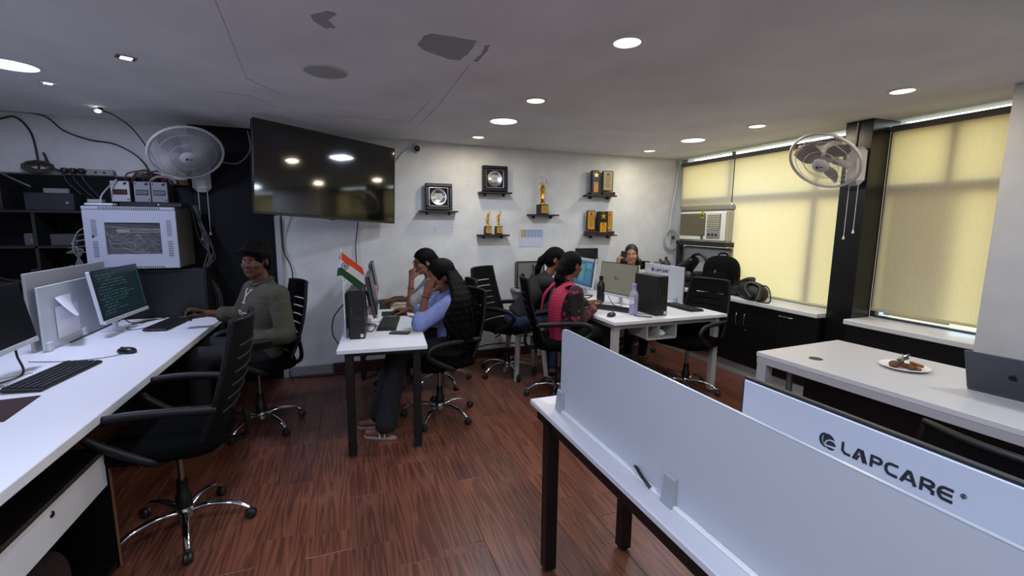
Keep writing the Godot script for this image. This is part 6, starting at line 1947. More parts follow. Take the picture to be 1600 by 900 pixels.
func head_shape(mb: MB, t: Transform3D, tint: Color, lip: Color, fem: float) -> void:
	var f := Field.new(Vector3(-0.1, -0.17, -0.13), Vector3(0.1, 0.13, 0.125), 0.0042)
	f.ell(Vector3(0, 0.03, -0.015), Vector3(0.073, 0.084, 0.094), Basis.IDENTITY, 0.02)
	f.ell(Vector3(0, -0.035, 0.022), Vector3(0.058 - 0.003 * fem, 0.074, 0.064), Basis.IDENTITY, 0.03)
	f.cap(Vector3(-0.03, -0.075, 0.035), Vector3(0.03, -0.075, 0.035), 0.026 - 0.004 * fem, 0.026 - 0.004 * fem, 0.03)
	f.cap(Vector3(-0.006, -0.098, 0.062), Vector3(0.006, -0.098, 0.062), 0.015, 0.015, 0.025)
	f.cap(Vector3(0, -0.07, -0.02), Vector3(0, -0.18, -0.035), 0.054 - 0.008 * fem, 0.056 - 0.008 * fem, 0.02)
	for sd in [-1.0, 1.0]:
		f.ell(Vector3(sd * 0.04, -0.03, 0.055), Vector3(0.024, 0.02, 0.022), Basis.IDENTITY, 0.02)
		f.cap(Vector3(sd * 0.012, 0.02, 0.082), Vector3(sd * 0.045, 0.021, 0.066), 0.006, 0.006, 0.018)
		f.ell(Vector3(sd * 0.031, 0.0, 0.088), Vector3(0.018, 0.0115, 0.016), Basis.IDENTITY, 0.012, true)
	f.cap(Vector3(0, 0.012, 0.08), Vector3(0, -0.03, 0.098), 0.007, 0.0095, 0.01)
	for sd in [-1.0, 1.0]:
		f.ell(Vector3(sd * 0.0115, -0.033, 0.09), Vector3(0.0085, 0.007, 0.01), Basis.IDENTITY, 0.006)
		f.cap(Vector3(sd * 0.018, 0.0095, 0.077), Vector3(sd * 0.043, 0.0075, 0.068), 0.0042, 0.0036, 0.004)
		f.cap(Vector3(sd * 0.019, -0.0085, 0.0745), Vector3(sd * 0.042, -0.008, 0.067), 0.0034, 0.003, 0.004)
		f.ell(Vector3(sd * 0.074, -0.008, -0.012), Vector3(0.009, 0.031, 0.019), Basis(Vector3.UP, sd * 0.35), 0.006)
		f.ell(Vector3(sd * 0.082, -0.004, -0.008), Vector3(0.005, 0.016, 0.009), Basis(Vector3.UP, sd * 0.35), 0.004, true)
	f.cap(Vector3(-0.017, -0.059, 0.0805), Vector3(0.017, -0.059, 0.0805), 0.0055, 0.0055, 0.006)
	f.cap(Vector3(-0.014, -0.068, 0.08), Vector3(0.014, -0.068, 0.08), 0.0065, 0.0065, 0.006)
	f.cap(Vector3(-0.02, -0.0635, 0.09), Vector3(0.02, -0.0635, 0.09), 0.0022, 0.0022, 0.003)
	var keep := mb.xf
	mb.xf = keep * t
	f.emit(mb, tint, func(p: Vector3) -> Color:
		var l := 1.0 - smoothstep(0.7, 1.15, Vector2(p.x / 0.025, (p.y + 0.0635) / 0.0125).length())
		return tint.lerp(lip, l if p.z > 0.065 else 0.0))
	mb.xf = keep

func person(called_label: String, sp: Dictionary) -> Node3D:
	var base := Vector3(sp.pelvis.x, 0, sp.pelvis.z)
	var t := thing("person", called_label, "person", base)
	var fem: float = sp.get("fem", 1.0)
	var tint: Color = lin(sp.skin)
	var J := {}
	for k in sp:
		if sp[k] is Vector3 and not k in ["face", "up", "palmL", "palmR"]:
			J[k] = sp[k] - base
			if k in ["pelvis", "hipL", "hipR", "knL", "knR"]:
				J[k].y += 0.05
	var spine: Vector3 = (J.neck - J.pelvis).normalized()
	var right: Vector3 = (J.shR - J.shL).normalized()
	var fwd := spine.cross(right).normalized()
	if fwd.dot(sp.face) < -0.5 and not sp.has("turned"):
		fwd = -fwd
	var tb_ := Basis(fwd.cross(spine).normalized() * -1.0, spine, fwd).orthonormalized()
	tb_ = Basis(spine.cross(fwd).normalized(), spine, fwd)
	var w := 0.93 if fem > 0.5 else 1.03
	# one skin mesh: trunk and limbs, head, hands
	var lo := Vector3.INF
	var hi := -Vector3.INF
	for k in J:
		lo = lo.min(J[k])
		hi = hi.max(J[k])
	lo -= Vector3.ONE * 0.22
	hi += Vector3.ONE * 0.22
	lo.y = maxf(lo.y, -0.03)
	var skin := MB.new()
	var f := Field.new(lo, hi, 0.0135)
	f.ell(J.pelvis, Vector3(0.145, 0.1, 0.1) * w, tb_, 0.05)
	f.cap(J.pelvis, J.chest, 0.09 * w, 0.1 * w, 0.06)
	f.ell(J.chest, Vector3(0.145, 0.17, 0.095) * w, tb_, 0.05)
	f.cap(J.shL, J.shR, 0.045, 0.045, 0.05)
	f.cap(J.neck, J.head + (J.neck - J.head) * 0.4, 0.05 - 0.005 * fem, 0.047 - 0.005 * fem, 0.03)
	for s in ["L", "R"]:
		f.chain([J["sh" + s], J["el" + s], J["wr" + s]], [0.047 * w, 0.037 * w, 0.027 * w], 0.025)
		f.chain([J["hip" + s], J["kn" + s], J["an" + s]], [0.075 * w, 0.054 * w, 0.038 * w], 0.03)
		var toe: Vector3 = J["an" + s] + (sp.get("toe" + s, (J["kn" + s] - J["hip" + s]) * Vector3(1, 0, 1)) as Vector3).normalized() * 0.14
		toe.y = 0.03
		f.chain([J["an" + s], Vector3(J["an" + s].x, 0.045, J["an" + s].z), toe], [0.036, 0.036, 0.027], 0.02)
	f.emit(skin, tint)
	var hb := facing(sp.face, sp.get("up", Vector3.UP))
	var ht := Transform3D(hb.scaled(Vector3.ONE * sp.get("headscale", 1.0)), J.head)
	head_shape(skin, ht, tint, lin(sp.lip), fem)
	for s in ["L", "R"]:
		var fd: Vector3 = (J["wr" + s] - J["el" + s]).normalized()
		fd = (sp.get("fing" + s, fd) as Vector3).normalized()
		var palm: Vector3 = sp["palm" + s]
		palm = (palm - fd * palm.dot(fd)).normalized()
		var bx_ := fd.cross(palm).normalized()
		hand(skin, Transform3D(Basis(bx_, fd, palm), J["wr" + s] + fd * 0.005), -1.0 if s == "L" else 1.0, sp["curl" + s], tint, 0.92 if fem > 0.5 else 1.0)
	obj("body", skin, skin_mat(), t)
	# eyes and brows
	for s in [-1.0, 1.0]:
		var e := MB.new()
		e.xf = ht
		e.col = lin(Color(0.75, 0.72, 0.7))
		e.ball(Vector3(s * 0.031, 0.0, 0.063), Vector3(0.0125, 0.012, 0.0125), 14, 10)
		e.col = Color(0.012, 0.008, 0.006)
		e.ball(Vector3(s * 0.0315 + sp.get("gaze", 0.0), 0.0005, 0.0705), Vector3(0.0058, 0.0062, 0.0062), 10, 8)
		obj("eye", e, M(Color.WHITE, 0.25, 0.0, {"vertex_color_use_as_albedo": true}), t)
		var b := MB.new()
		b.xf = ht
		b.tube([Vector3(s * 0.014, 0.02, 0.0865), Vector3(s * 0.03, 0.0255, 0.08), Vector3(s * 0.047, 0.02, 0.066)], [0.0026, 0.0034, 0.0016], 6)
		obj("eyebrow", b, M(Color(0.03, 0.024, 0.02), 0.8), t)
	# hair
	var hf := Field.new(sp.get("hair_lo", Vector3(-0.13, -0.2, -0.19)), sp.get("hair_hi", Vector3(0.13, 0.17, 0.12)), sp.get("hair_cell", 0.005))
	var vol: float = sp.get("hair_vol", 0.0)
	hf.ell(Vector3(0, 0.03 + vol * 0.6, -0.018), Vector3(0.08 + vol, 0.09 + vol, 0.103 + vol), Basis.IDENTITY, 0.02)
	hf.ell(Vector3(0, -0.03, -0.05), Vector3(0.07, 0.07, 0.065), Basis.IDENTITY, 0.03)
	var fl: float = sp.get("hairline", 0.0)
	hf.ell(Vector3(0, -0.06 - fl, 0.092), Vector3(0.07, 0.12, 0.085), Basis.IDENTITY, 0.008, true)
	if not sp.get("cover_ears", false):
		for s in [-1.0, 1.0]:
			hf.ell(Vector3(s * 0.085, -0.022, 0.002), Vector3(0.03, 0.036, 0.034), Basis.IDENTITY, 0.008, true)
	for c in sp.get("locks", []):
		hf.chain(c[0], c[1], 0.02)
	for c in sp.get("world_locks", []):
		var pts := []
		for p in c[0]:
			pts.append(ht.affine_inverse() * (p - base))
		var rs := []
		for i in c[1].size() - 1:
			for k in 3:
				rs.append(lerpf(c[1][i], c[1][i + 1], k / 3.0) * 0.88)
		rs.append(c[1][c[1].size() - 1])
		hf.chain(curve(pts, 3), rs, 0.008)
	hf.ripple(sp.get("ripple", 0.0013), sp.get("ripple_n", 30.0))
	var hm := MB.new()
	hm.xf = ht
	hf.emit(hm, Color.WHITE)
	obj("hair", hm, sp.get("hair_mat"), t)
	# top
	if sp.has("top"):
		var g := Field.new(lo, hi, 0.0115)
		var loose: float = sp.get("loose", 0.0)
		shirt_shape(g, J, tb_, w, loose, sp)
		g.cut(J.neck + (J.head - J.neck) * 0.12 + tb_.z * 0.02, (J.head - J.neck).normalized() + tb_.z * 0.35, 0.12)
		g.cut(J.pelvis + Vector3(0, -0.05 - sp.get("hem", 0.0), 0), -tb_.y, 0.5)
		var mm := MB.new()
		g.emit(mm, Color.WHITE)
		var sh := obj("shirt", mm, sp.top, t)
		t.set_meta("tmp", g)
		if sp.has("collar"):
			var cm := MB.new()
			for s in [-1.0, 1.0]:
				var n0: Vector3 = J.neck + tb_.y * 0.045
				cm.tube(curve([n0 - tb_.z * 0.055, n0 + tb_.x * s * 0.055 - tb_.z * 0.02 + tb_.y * 0.004, n0 + tb_.x * s * 0.05 + tb_.z * 0.04 - tb_.y * 0.02, n0 + tb_.x * s * 0.02 + tb_.z * 0.085 - tb_.y * 0.05], 5), 0.018, 8, true, 0.5)
			obj("collar", cm, sp.top, sh)
	if sp.has("trousers"):
		var g := Field.new(lo, hi, 0.0135)
		g.ell(J.pelvis, Vector3(0.155, 0.11, 0.112) * w, tb_, 0.05)
		var fl2: float = sp.get("flare", 0.0)
		for s in ["L", "R"]:
			g.cap(J.pelvis, J["hip" + s], 0.1 * w, 0.095 * w, 0.05)
			g.chain([J["hip" + s], J["kn" + s], J["an" + s] + Vector3(0, 0.02, 0)], [0.09 * w, 0.067 * w, 0.052 * w + fl2], 0.03)
		g.cut(Vector3(0, sp.get("cuff", 0.075), 0), Vector3(0, -1, 0), 5.0)
		var mm := MB.new()
		g.emit(mm, Color.WHITE)
		obj("trousers", mm, sp.trousers, t)
	# shoes
	for s in ["L", "R"]:
		var an: Vector3 = J["an" + s]
		var td: Vector3 = (sp.get("toe" + s, (J["kn" + s] - J["hip" + s]) * Vector3(1, 0, 1)) as Vector3).normalized()
		var sb := Basis(Vector3.UP.cross(td), Vector3.UP, td)
		var sm := MB.new()
		if sp.get("sandals", false):
			var poly := PackedVector2Array()
			for i in 24:
				var a := TAU * i / 24.0
				poly.append(Vector2(cos(a) * (0.036 + 0.008 * sin(a)), sin(a) * 0.125 + 0.045))
			sm.prism(poly, 0.014, Transform3D(Basis(sb.x, sb.z, -sb.y), Vector3(an.x, 0.016, an.z)))
			obj("sandal_sole", sm, M(Color(0.6, 0.57, 0.54), 0.6), t)
			var st := MB.new()
			for q in [[Vector3(-0.042, 0.016, 0.03), Vector3(-0.02, 0.06, 0.05), Vector3(0.012, 0.05, 0.11), Vector3(0.01, 0.018, 0.14)], [Vector3(0.042, 0.016, 0.03), Vector3(0.02, 0.06, 0.05), Vector3(-0.012, 0.05, 0.11), Vector3(0.01, 0.018, 0.14)], [Vector3(-0.04, 0.016, 0.0), Vector3(-0.03, 0.06, -0.01), Vector3(0.03, 0.06, -0.01), Vector3(0.04, 0.016, 0.0)]]:
				var pts := []
				for p in q:
					pts.append(Vector3(an.x, 0, an.z) + sb * p)
				st.tube(curve(pts, 5), 0.006, 6, true, 0.6)
			obj("sandal_strap", st, M(Color(0.72, 0.7, 0.68), 0.5), t)
		else:
			sm.ball(Vector3(an.x, 0.042, an.z) + td * 0.055, Vector3(0.044, 0.04, 0.135), 18, 10, sb, 0.85)
			obj("shoe", sm, sp.get("shoe", M(Color(0.05, 0.05, 0.05), 0.6)), t)
	return t

func shirt_shape(g: Field, J: Dictionary, tb_: Basis, w: float, loose: float, sp: Dictionary) -> void:
	var l := Vector3.ONE * loose
	g.ell(J.pelvis + tb_.y * 0.03, Vector3(0.152, 0.11, 0.108) * w + l, tb_, 0.05)
	g.cap(J.pelvis, J.chest, 0.103 * w + loose, 0.11 * w + loose, 0.06)
	g.ell(J.chest, Vector3(0.155, 0.18, 0.106) * w + l, tb_, 0.05)
	if sp.get("fem", 1.0) > 0.5:
		for s in [-1.0, 1.0]:
			g.ell(J.chest + tb_.x * s * 0.065 + tb_.z * 0.075 + tb_.y * 0.01, Vector3(0.06, 0.06, 0.05), tb_, 0.05)
	g.cap(J.shL, J.shR, 0.057 + loose * 0.5, 0.057 + loose * 0.5, 0.05)
	g.cap(J.neck - tb_.y * 0.02, J.neck + tb_.y * 0.035, 0.07, 0.06, 0.04)
	for s in ["L", "R"]:
		var e := 0.010 + minf(loose, 0.012)
		var sl: float = sp["sleeve" + s]
		if sl > 1.0:
			g.cap(J["sh" + s], J["el" + s], 0.051 * w + e, 0.043 * w + e, 0.025)
			g.cap(J["el" + s], (J["el" + s] as Vector3).lerp(J["wr" + s], sl - 1.0), 0.043 * w + e, lerpf(0.043, 0.034, sl - 1.0) * w + e, 0.02, true)
		else:
			g.cap(J["sh" + s], (J["sh" + s] as Vector3).lerp(J["el" + s], sl), 0.051 * w + e, 0.047 * w + e, 0.025, true)


func people() -> void:
	var dark_hair := tri_mat(Color(0.022, 0.018, 0.017), 0.62, 0.5, 0.3, 1.0, 3.0, 0.3, {"uv1_scale": Vector3(16, 2.0, 16), "metallic_specular": 0.22})
	var jeans := tri_mat(Color(0.17, 0.22, 0.36), 0.85, 0.1, 0.6, 1.0, 5.0, 0.2)
	var black_cloth := tri_mat(Color(0.05, 0.05, 0.055), 0.85, 0.06, 0.7, 1.0, 5.0, 0.3)
	# the man at the left desk
	var olive := tri_mat(Color(0.27, 0.255, 0.19), 0.85, 0.02, 0.78, 1.0, 5.0, 1.2)
	var man := person("man in an olive overshirt sitting at the left desk, looking towards the viewer", {
		"fem": 0.0, "skin": Color(0.33, 0.21, 0.165), "lip": Color(0.30, 0.16, 0.14),
		"pelvis": Vector3(-0.605, 0.56, -3.72), "chest": Vector3(-0.575, 0.91, -3.73), "neck": Vector3(-0.56, 1.09, -3.73), "head": Vector3(-0.605, 1.27, -3.72),
		"face": Vector3(-0.42, -0.03, 0.9), "headscale": 1.06,
		"shL": Vector3(-0.455, 1.03, -3.565), "shR": Vector3(-0.66, 1.03, -3.895), "elL": Vector3(-0.41, 0.755, -3.50), "wrL": Vector3(-0.655, 0.70, -3.58), "elR": Vector3(-0.78, 0.82, -4.0), "wrR": Vector3(-0.99, 0.855, -3.965),
		"palmL": Vector3(0, -1, 0), "palmR": Vector3(0.1, -0.3, 0.9), "fingR": Vector3(-1, 0.02, 0.05),
		"curlL": [0.3, 0.5, 0.5, 0.5, 0.5], "curlR": [0.5, 0.75, 0.8, 0.8, 0.85],
		"hipL": Vector3(-0.63, 0.55, -3.63), "hipR": Vector3(-0.65, 0.55, -3.80), "knL": Vector3(-0.96, 0.57, -3.56), "knR": Vector3(-0.97, 0.57, -3.86), "anL": Vector3(-0.98, 0.09, -3.56), "anR": Vector3(-1.0, 0.09, -3.86),
		"top": olive, "loose": 0.022, "sleeveL": 1.85, "sleeveR": 1.5, "hem": 0.0, "collar": true, "trousers": tri_mat(Color(0.045, 0.045, 0.055), 0.85, 0.06, 0.7, 1.0, 5.0),
		"hair_mat": dark_hair, "hair_vol": 0.009, "hairline": 0.012, "gaze": 0.003,
		"locks": [[[Vector3(-0.06, 0.06, 0.055), Vector3(0.0, 0.075, 0.085), Vector3(0.06, 0.06, 0.055)], [0.022, 0.024, 0.022]]]})
	# embroidered patches on his chest
	var g: Field = man.get_meta("tmp")
	var sh := man.get_node("shirt")
	var fw := Vector3(-0.62, 0.0, 0.78).normalized()
	var rt := Vector3.UP.cross(fw)
	var patch := func(c: Vector2, lines: Array, w: float, m: Material, called: String):
		var mb := MB.new()
		for ln in lines:
			var pts := []
			for q in ln:
				var p: Vector3 = Vector3(-0.03, 1.045, 0.0) + rt * (c.x + q.x) + Vector3(0, c.y + q.y - 0.0, 0)
				pts.append(g.hit(p + fw * 0.25, -fw) + fw * 0.002)
			mb.tube(pts, w, 5, true, 1.0)
		obj(called, mb, m, sh)
	var white := M(Color(0.75, 0.74, 0.72), 0.8)
	var red := M(Color(0.5, 0.09, 0.10), 0.8)
	patch.call(Vector2(0.0, -0.03), [[Vector2(-0.052, 0.045), Vector2(-0.022, 0.045)], [Vector2(-0.036, 0.045), Vector2(0.006, 0.002)], [Vector2(0.05, 0.048), Vector2(0.026, 0.047)], [Vector2(0.036, 0.047), Vector2(0.006, 0.002)], [Vector2(0.006, 0.002), Vector2(0.004, -0.042)], [Vector2(-0.018, -0.042), Vector2(0.026, -0.044)]], 0.004, white, "letter_patch")
	for e in [[-0.05, -0.145], [0.025, -0.155]]:
		patch.call(Vector2(e[0], e[1]), [[Vector2(-0.02, 0.012), Vector2(0.02, 0.012), Vector2(0.022, -0.006), Vector2(0.0, -0.018), Vector2(-0.02, -0.006), Vector2(-0.02, 0.012)]], 0.0034, white, "eye_patch")
		patch.call(Vector2(e[0], e[1]), [[Vector2(-0.013, 0.004), Vector2(0.013, 0.004)], [Vector2(-0.01, -0.004), Vector2(0.008, -0.006)]], 0.0036, red, "eye_patch_filling")
	man.remove_meta("tmp")
	var ph := thing("handheld_phone", "dark phone held over the keyboard by the man in the olive shirt", "phone", Vector3(-1.085, 0.865, -3.935))
	ph.rotation = Vector3(0.35, 0.1, 0.12)
	obj("case", bx(Vector3(0, 0, 0), Vector3(0.15, 0.009, 0.075), 0.003), M(Color(0.1, 0.075, 0.06), 0.4), ph)
	obj("screen", bx(Vector3(0, 0.005, 0), Vector3(0.14, 0.002, 0.068), 0.0), M(Color(0.02, 0.02, 0.025), 0.15), ph)

	# the woman with long loose hair
	var locks := []
	for i in 15:
		var q := i / 14.0
		var wob := 0.012 * sin(i * 2.3)
		var x := lerpf(0.70, 0.99, q)
		var z := -3.215 - 0.05 * q - 0.15 * smoothstep(0.55, 1.0, q)
		var low := lerpf(0.70, 0.60, smoothstep(0.0, 0.3, q)) + 0.02 * sin(i * 4.1)
		locks.append([[Vector3(lerpf(0.74, 0.79, q), 1.195, -3.395 - 0.07 * q), Vector3(lerpf(0.75, 0.85, q), 1.09, -3.32 - 0.06 * q), Vector3(lerpf(0.745, 0.90, q) + wob, 0.975, -3.235 - 0.05 * q - 0.1 * smoothstep(0.6, 1.0, q)), Vector3(x - 0.02 - wob, 0.84, z), Vector3(x + wob * 0.5, low + 0.07, z - 0.005), Vector3(x - 0.01, low, z - 0.02)], [0.024, 0.026, 0.023, 0.021, 0.016, 0.005]])
	var blue := tri_mat(Color(0.53, 0.58, 0.79), 0.85, 0.02, 0.82, 1.0, 5.0, 1.0)
	var w1 := person("woman with very long loose hair, blue shirt, resting her cheek on one hand", {
		"skin": Color(0.45, 0.30, 0.235), "lip": Color(0.42, 0.22, 0.2),
		"pelvis": Vector3(0.80, 0.555, -3.48), "chest": Vector3(0.765, 0.86, -3.47), "neck": Vector3(0.735, 1.01, -3.46), "head": Vector3(0.69, 1.152, -3.445),
		"face": Vector3(-0.92, -0.28, 0.18), "up": Vector3(-0.12, 1.0, 0.18),
		"shL": Vector3(0.74, 0.95, -3.30), "shR": Vector3(0.765, 0.955, -3.63), "elL": Vector3(0.515, 0.80, -3.345), "wrL": Vector3(0.565, 1.015, -3.355), "elR": Vector3(0.63, 0.805, -3.80), "wrR": Vector3(0.51, 0.80, -3.935),
		"palmL": Vector3(0.75, 0.1, -0.65), "palmR": Vector3(0, -1, 0), "fingL": Vector3(0.25, 0.95, -0.05), "fingR": Vector3(-0.85, 0.05, -0.5),
		"curlL": [0.2, 0.35, 0.4, 0.45, 0.5], "curlR": [0.3, 0.45, 0.45, 0.45, 0.5],
		"hipL": Vector3(0.77, 0.545, -3.39), "hipR": Vector3(0.77, 0.545, -3.57), "knL": Vector3(0.36, 0.56, -3.33), "knR": Vector3(0.36, 0.56, -3.52), "anL": Vector3(0.235, 0.09, -3.215), "anR": Vector3(0.21, 0.09, -3.42),
		"toeL": Vector3(-0.88, 0, -0.45), "toeR": Vector3(-0.95, 0, -0.2),
		"top": blue, "loose": 0.012, "sleeveL": 1.18, "sleeveR": 1.3, "hem": 0.02, "trousers": tri_mat(Color(0.07, 0.075, 0.10), 0.9, 0.1, 0.6, 1.0, 5.0, 0.2), "flare": 0.03, "cuff": 0.06, "sandals": true,
		"hair_mat": dark_hair, "hair_vol": 0.006, "world_locks": locks, "hairline": -0.014, "cover_ears": false, "hair_lo": Vector3(-0.2, -0.70, -0.44), "hair_hi": Vector3(0.36, 0.2, 0.2), "hair_cell": 0.0065})
	w1.remove_meta("tmp")
	bangle(w1, "wr", Vector3(0.565, 1.0, -3.355), Vector3(0.05, 0.215, -0.01), 0.031)
	var clip := MB.new()
	clip.ball(Vector3(0.795, 1.165, -3.43) - w1.position, Vector3(0.012, 0.02, 0.03), 10, 8)
	obj("hair_clip", clip, M(Color(0.25, 0.2, 0.17), 0.4), w1)

	# the woman with glasses behind her
	var w2 := person("woman with black framed glasses holding a fist to her mouth by the back wall", {
		"skin": Color(0.50, 0.345, 0.27), "lip": Color(0.46, 0.25, 0.22),
		"pelvis": Vector3(0.90, 0.555, -4.22), "chest": Vector3(0.82, 0.87, -4.22), "neck": Vector3(0.765, 1.04, -4.22), "head": Vector3(0.695, 1.195, -4.215),
		"face": Vector3(-0.97, -0.16, 0.12),
		"shL": Vector3(0.775, 0.98, -4.06), "shR": Vector3(0.79, 0.98, -4.39), "elL": Vector3(0.555, 0.795, -4.175), "wrL": Vector3(0.572, 1.03, -4.185), "elR": Vector3(0.65, 0.80, -4.5), "wrR": Vector3(0.47, 0.80, -4.48),
		"palmL": Vector3(0.8, 0, -0.6), "palmR": Vector3(0, -1, 0), "curlL": [0.9, 1.35, 1.4, 1.4, 1.4], "curlR": [0.3, 0.4, 0.4, 0.4, 0.4],
		"hipL": Vector3(0.84, 0.545, -4.13), "hipR": Vector3(0.84, 0.545, -4.31), "knL": Vector3(0.44, 0.55, -4.12), "knR": Vector3(0.44, 0.55, -4.3), "anL": Vector3(0.40, 0.09, -4.1), "anR": Vector3(0.40, 0.09, -4.3),
		"top": tri_mat(Color(0.74, 0.74, 0.72), 0.85, 0.03, 0.7, 1.0, 5.0, 0.6), "loose": 0.012, "sleeveL": 0.75, "sleeveR": 0.75, "hem": 0.0, "trousers": black_cloth,
		"hair_mat": dark_hair, "hair_vol": 0.003, "cover_ears": true, "locks": [[[Vector3(0, 0.0, -0.1), Vector3(0, -0.08, -0.115), Vector3(0, -0.17, -0.1)], [0.045, 0.035, 0.02]]]})
	w2.remove_meta("tmp")
	bangle(w2, "wr", Vector3(0.567, 0.955, -4.185), Vector3(0.017, 0.235, -0.01), 0.032)
	var gt := Transform3D(facing(Vector3(-0.97, -0.16, 0.12)), Vector3(0.695, 1.195, -4.215) - w2.position)
	var gl := MB.new()
	gl.xf = gt
	for s in [-1.0, 1.0]:
		var ring := []
		for i in 17:
			var a := TAU * i / 16.0
			ring.append(Vector3(s * 0.033 + cos(a) * 0.025, 0.0 + sin(a) * 0.02, 0.092 - absf(cos(a) * 0.4 + 0.6) * 0.004))
		gl.tube(ring, 0.0028, 6)
		gl.tube([Vector3(s * 0.058, 0.004, 0.088), Vector3(s * 0.075, 0.006, 0.06), Vector3(s * 0.082, 0.004, -0.01)], 0.0025, 6)
	gl.tube([Vector3(-0.009, 0.004, 0.093), Vector3(0.009, 0.004, 0.093)], 0.0025, 6)
	obj("glasses", gl, M(Color(0.03, 0.025, 0.03), 0.3), w2)
	# her open green over-shirt: two panels over the chest
	var vest := MB.new()
	vest.tube(curve([Vector3(0.80, 1.02, -4.1), Vector3(0.72, 0.98, -4.07), Vector3(0.69, 0.88, -4.08), Vector3(0.72, 0.75, -4.08)], 5), 0.035, 8, true, 0.5)
	for i in vest.v.size():
		vest.v[i] -= w2.position
	obj("green_strap", vest, M(Color(0.13, 0.2, 0.15), 0.85), w2)

	# the woman leaning in
	var w3 := person("woman in black top and blue jeans leaning in behind the woman in pink", {
		"skin": Color(0.46, 0.31, 0.24), "lip": Color(0.42, 0.22, 0.2),
		"pelvis": Vector3(1.60, 0.55, -4.18), "chest": Vector3(1.785, 0.86, -4.13), "neck": Vector3(1.905, 1.03, -4.10), "head": Vector3(1.985, 1.205, -4.06),
		"face": Vector3(0.86, -0.22, 0.46),
		"shR": Vector3(1.84, 0.985, -3.94), "shL": Vector3(1.86, 0.985, -4.27), "elR": Vector3(1.97, 0.79, -4.0), "wrR": Vector3(2.18, 0.80, -4.08), "elL": Vector3(2.03, 0.81, -4.36), "wrL": Vector3(2.22, 0.80, -4.42),
		"palmL": Vector3(0, -1, 0), "palmR": Vector3(0, -1, 0), "curlL": [0.3, 0.4, 0.4, 0.4, 0.4], "curlR": [0.3, 0.4, 0.4, 0.4, 0.4],
		"hipL": Vector3(1.66, 0.53, -4.27), "hipR": Vector3(1.63, 0.53, -4.09), "knL": Vector3(2.08, 0.55, -4.28), "knR": Vector3(2.03, 0.55, -4.08), "anL": Vector3(2.05, 0.09, -4.28), "anR": Vector3(1.98, 0.09, -4.08),
		"top": black_cloth, "loose": 0.012, "sleeveL": 1.9, "sleeveR": 1.9, "hem": -0.11, "trousers": jeans,
		"hair_mat": dark_hair, "hair_vol": 0.0, "locks": [[[Vector3(0, 0.02, -0.1), Vector3(0.01, -0.05, -0.145), Vector3(0.02, -0.14, -0.16), Vector3(0.03, -0.25, -0.15)], [0.035, 0.035, 0.03, 0.012]]], "hair_lo": Vector3(-0.13, -0.3, -0.22)})
	w3.remove_meta("tmp")
	# the woman in pink
	var kurta_img := Image.create(128, 128, false, Image.FORMAT_RGB8)
	kurta_img.fill(Color(0.035, 0.032, 0.036))
	var rng := RandomNumberGenerator.new()
	rng.seed = 6
	for i in 9:
		var c := Vector2(rng.randf() * 128.0, rng.randf() * 128.0)
		var r := rng.randf_range(7.0, 11.0)
		for y in 128:
			for x in 128:
				var dx := fposmod(x - c.x + 64.0, 128.0) - 64.0
				var dy := fposmod(y - c.y + 64.0, 128.0) - 64.0
				var q := sqrt(dx * dx + dy * dy)
				if q < r * (0.8 + 0.2 * sin(atan2(dy, dx) * 5.0)):
					kurta_img.set_pixel(x, y, Color(0.68, 0.14, 0.30) if q > r * 0.4 else Color(0.45, 0.07, 0.18))
	var kurta := StandardMaterial3D.new()
	kurta.albedo_texture = ImageTexture.create_from_image(kurta_img)
	kurta.uv1_triplanar = true
	kurta.uv1_scale = Vector3.ONE * 4.5
	kurta.roughness = 0.85
	var brick := Image.create(128, 128, false, Image.FORMAT_RGB8)
	brick.fill(Color(0.60, 0.05, 0.235))
	for y in 128:
		for x in 128:
			var row := y / 16
			if y % 16 < 2 or (x + (row % 2) * 12) % 25 < 2:
				brick.set_pixel(x, y, Color(0.2, 0.015, 0.08))
	var pink := StandardMaterial3D.new()
	pink.albedo_texture = ImageTexture.create_from_image(brick)
	pink.uv1_triplanar = true
	pink.uv1_scale = Vector3.ONE * 5.0
	pink.roughness = 0.75
	var w4 := person("seated woman in a black kurta with a bright pink scarf down her back", {
		"skin": Color(0.42, 0.27, 0.2), "lip": Color(0.4, 0.2, 0.19),
		"pelvis": Vector3(1.80, 0.555, -3.58), "chest": Vector3(1.825, 0.86, -3.59), "neck": Vector3(1.865, 1.025, -3.60), "head": Vector3(1.915, 1.19, -3.60),
		"face": Vector3(0.93, -0.12, -0.28),
		"shR": Vector3(1.87, 0.955, -3.44), "shL": Vector3(1.855, 0.96, -3.76), "elR": Vector3(1.88, 0.715, -3.40), "wrR": Vector3(2.06, 0.79, -3.50), "elL": Vector3(1.98, 0.74, -3.84), "wrL": Vector3(2.16, 0.80, -3.76),
		"palmL": Vector3(0, -1, 0), "palmR": Vector3(0.2, -0.7, -0.6), "curlL": [0.3, 0.4, 0.4, 0.4, 0.4], "curlR": [0.6, 0.9, 0.95, 1.0, 1.0], "fingR": Vector3(0.7, 0.1, -0.5),
		"hipL": Vector3(1.83, 0.545, -3.67), "hipR": Vector3(1.83, 0.545, -3.49), "knL": Vector3(2.24, 0.55, -3.68), "knR": Vector3(2.24, 0.55, -3.48), "anL": Vector3(2.26, 0.09, -3.68), "anR": Vector3(2.26, 0.09, -3.48),
		"top": kurta, "loose": 0.012, "sleeveL": 1.9, "sleeveR": 1.85, "hem": 0.08, "trousers": black_cloth,
		"hair_mat": dark_hair, "hair_vol": 0.002, "locks": [[[Vector3(0, 0.0, -0.1), Vector3(0.0, -0.06, -0.125), Vector3(0.01, -0.13, -0.13), Vector3(0.03, -0.2, -0.12)], [0.05, 0.04, 0.042, 0.018]]], "hair_lo": Vector3(-0.13, -0.26, -0.2)})
	w4.remove_meta("tmp")
	scarf(w4, pink)
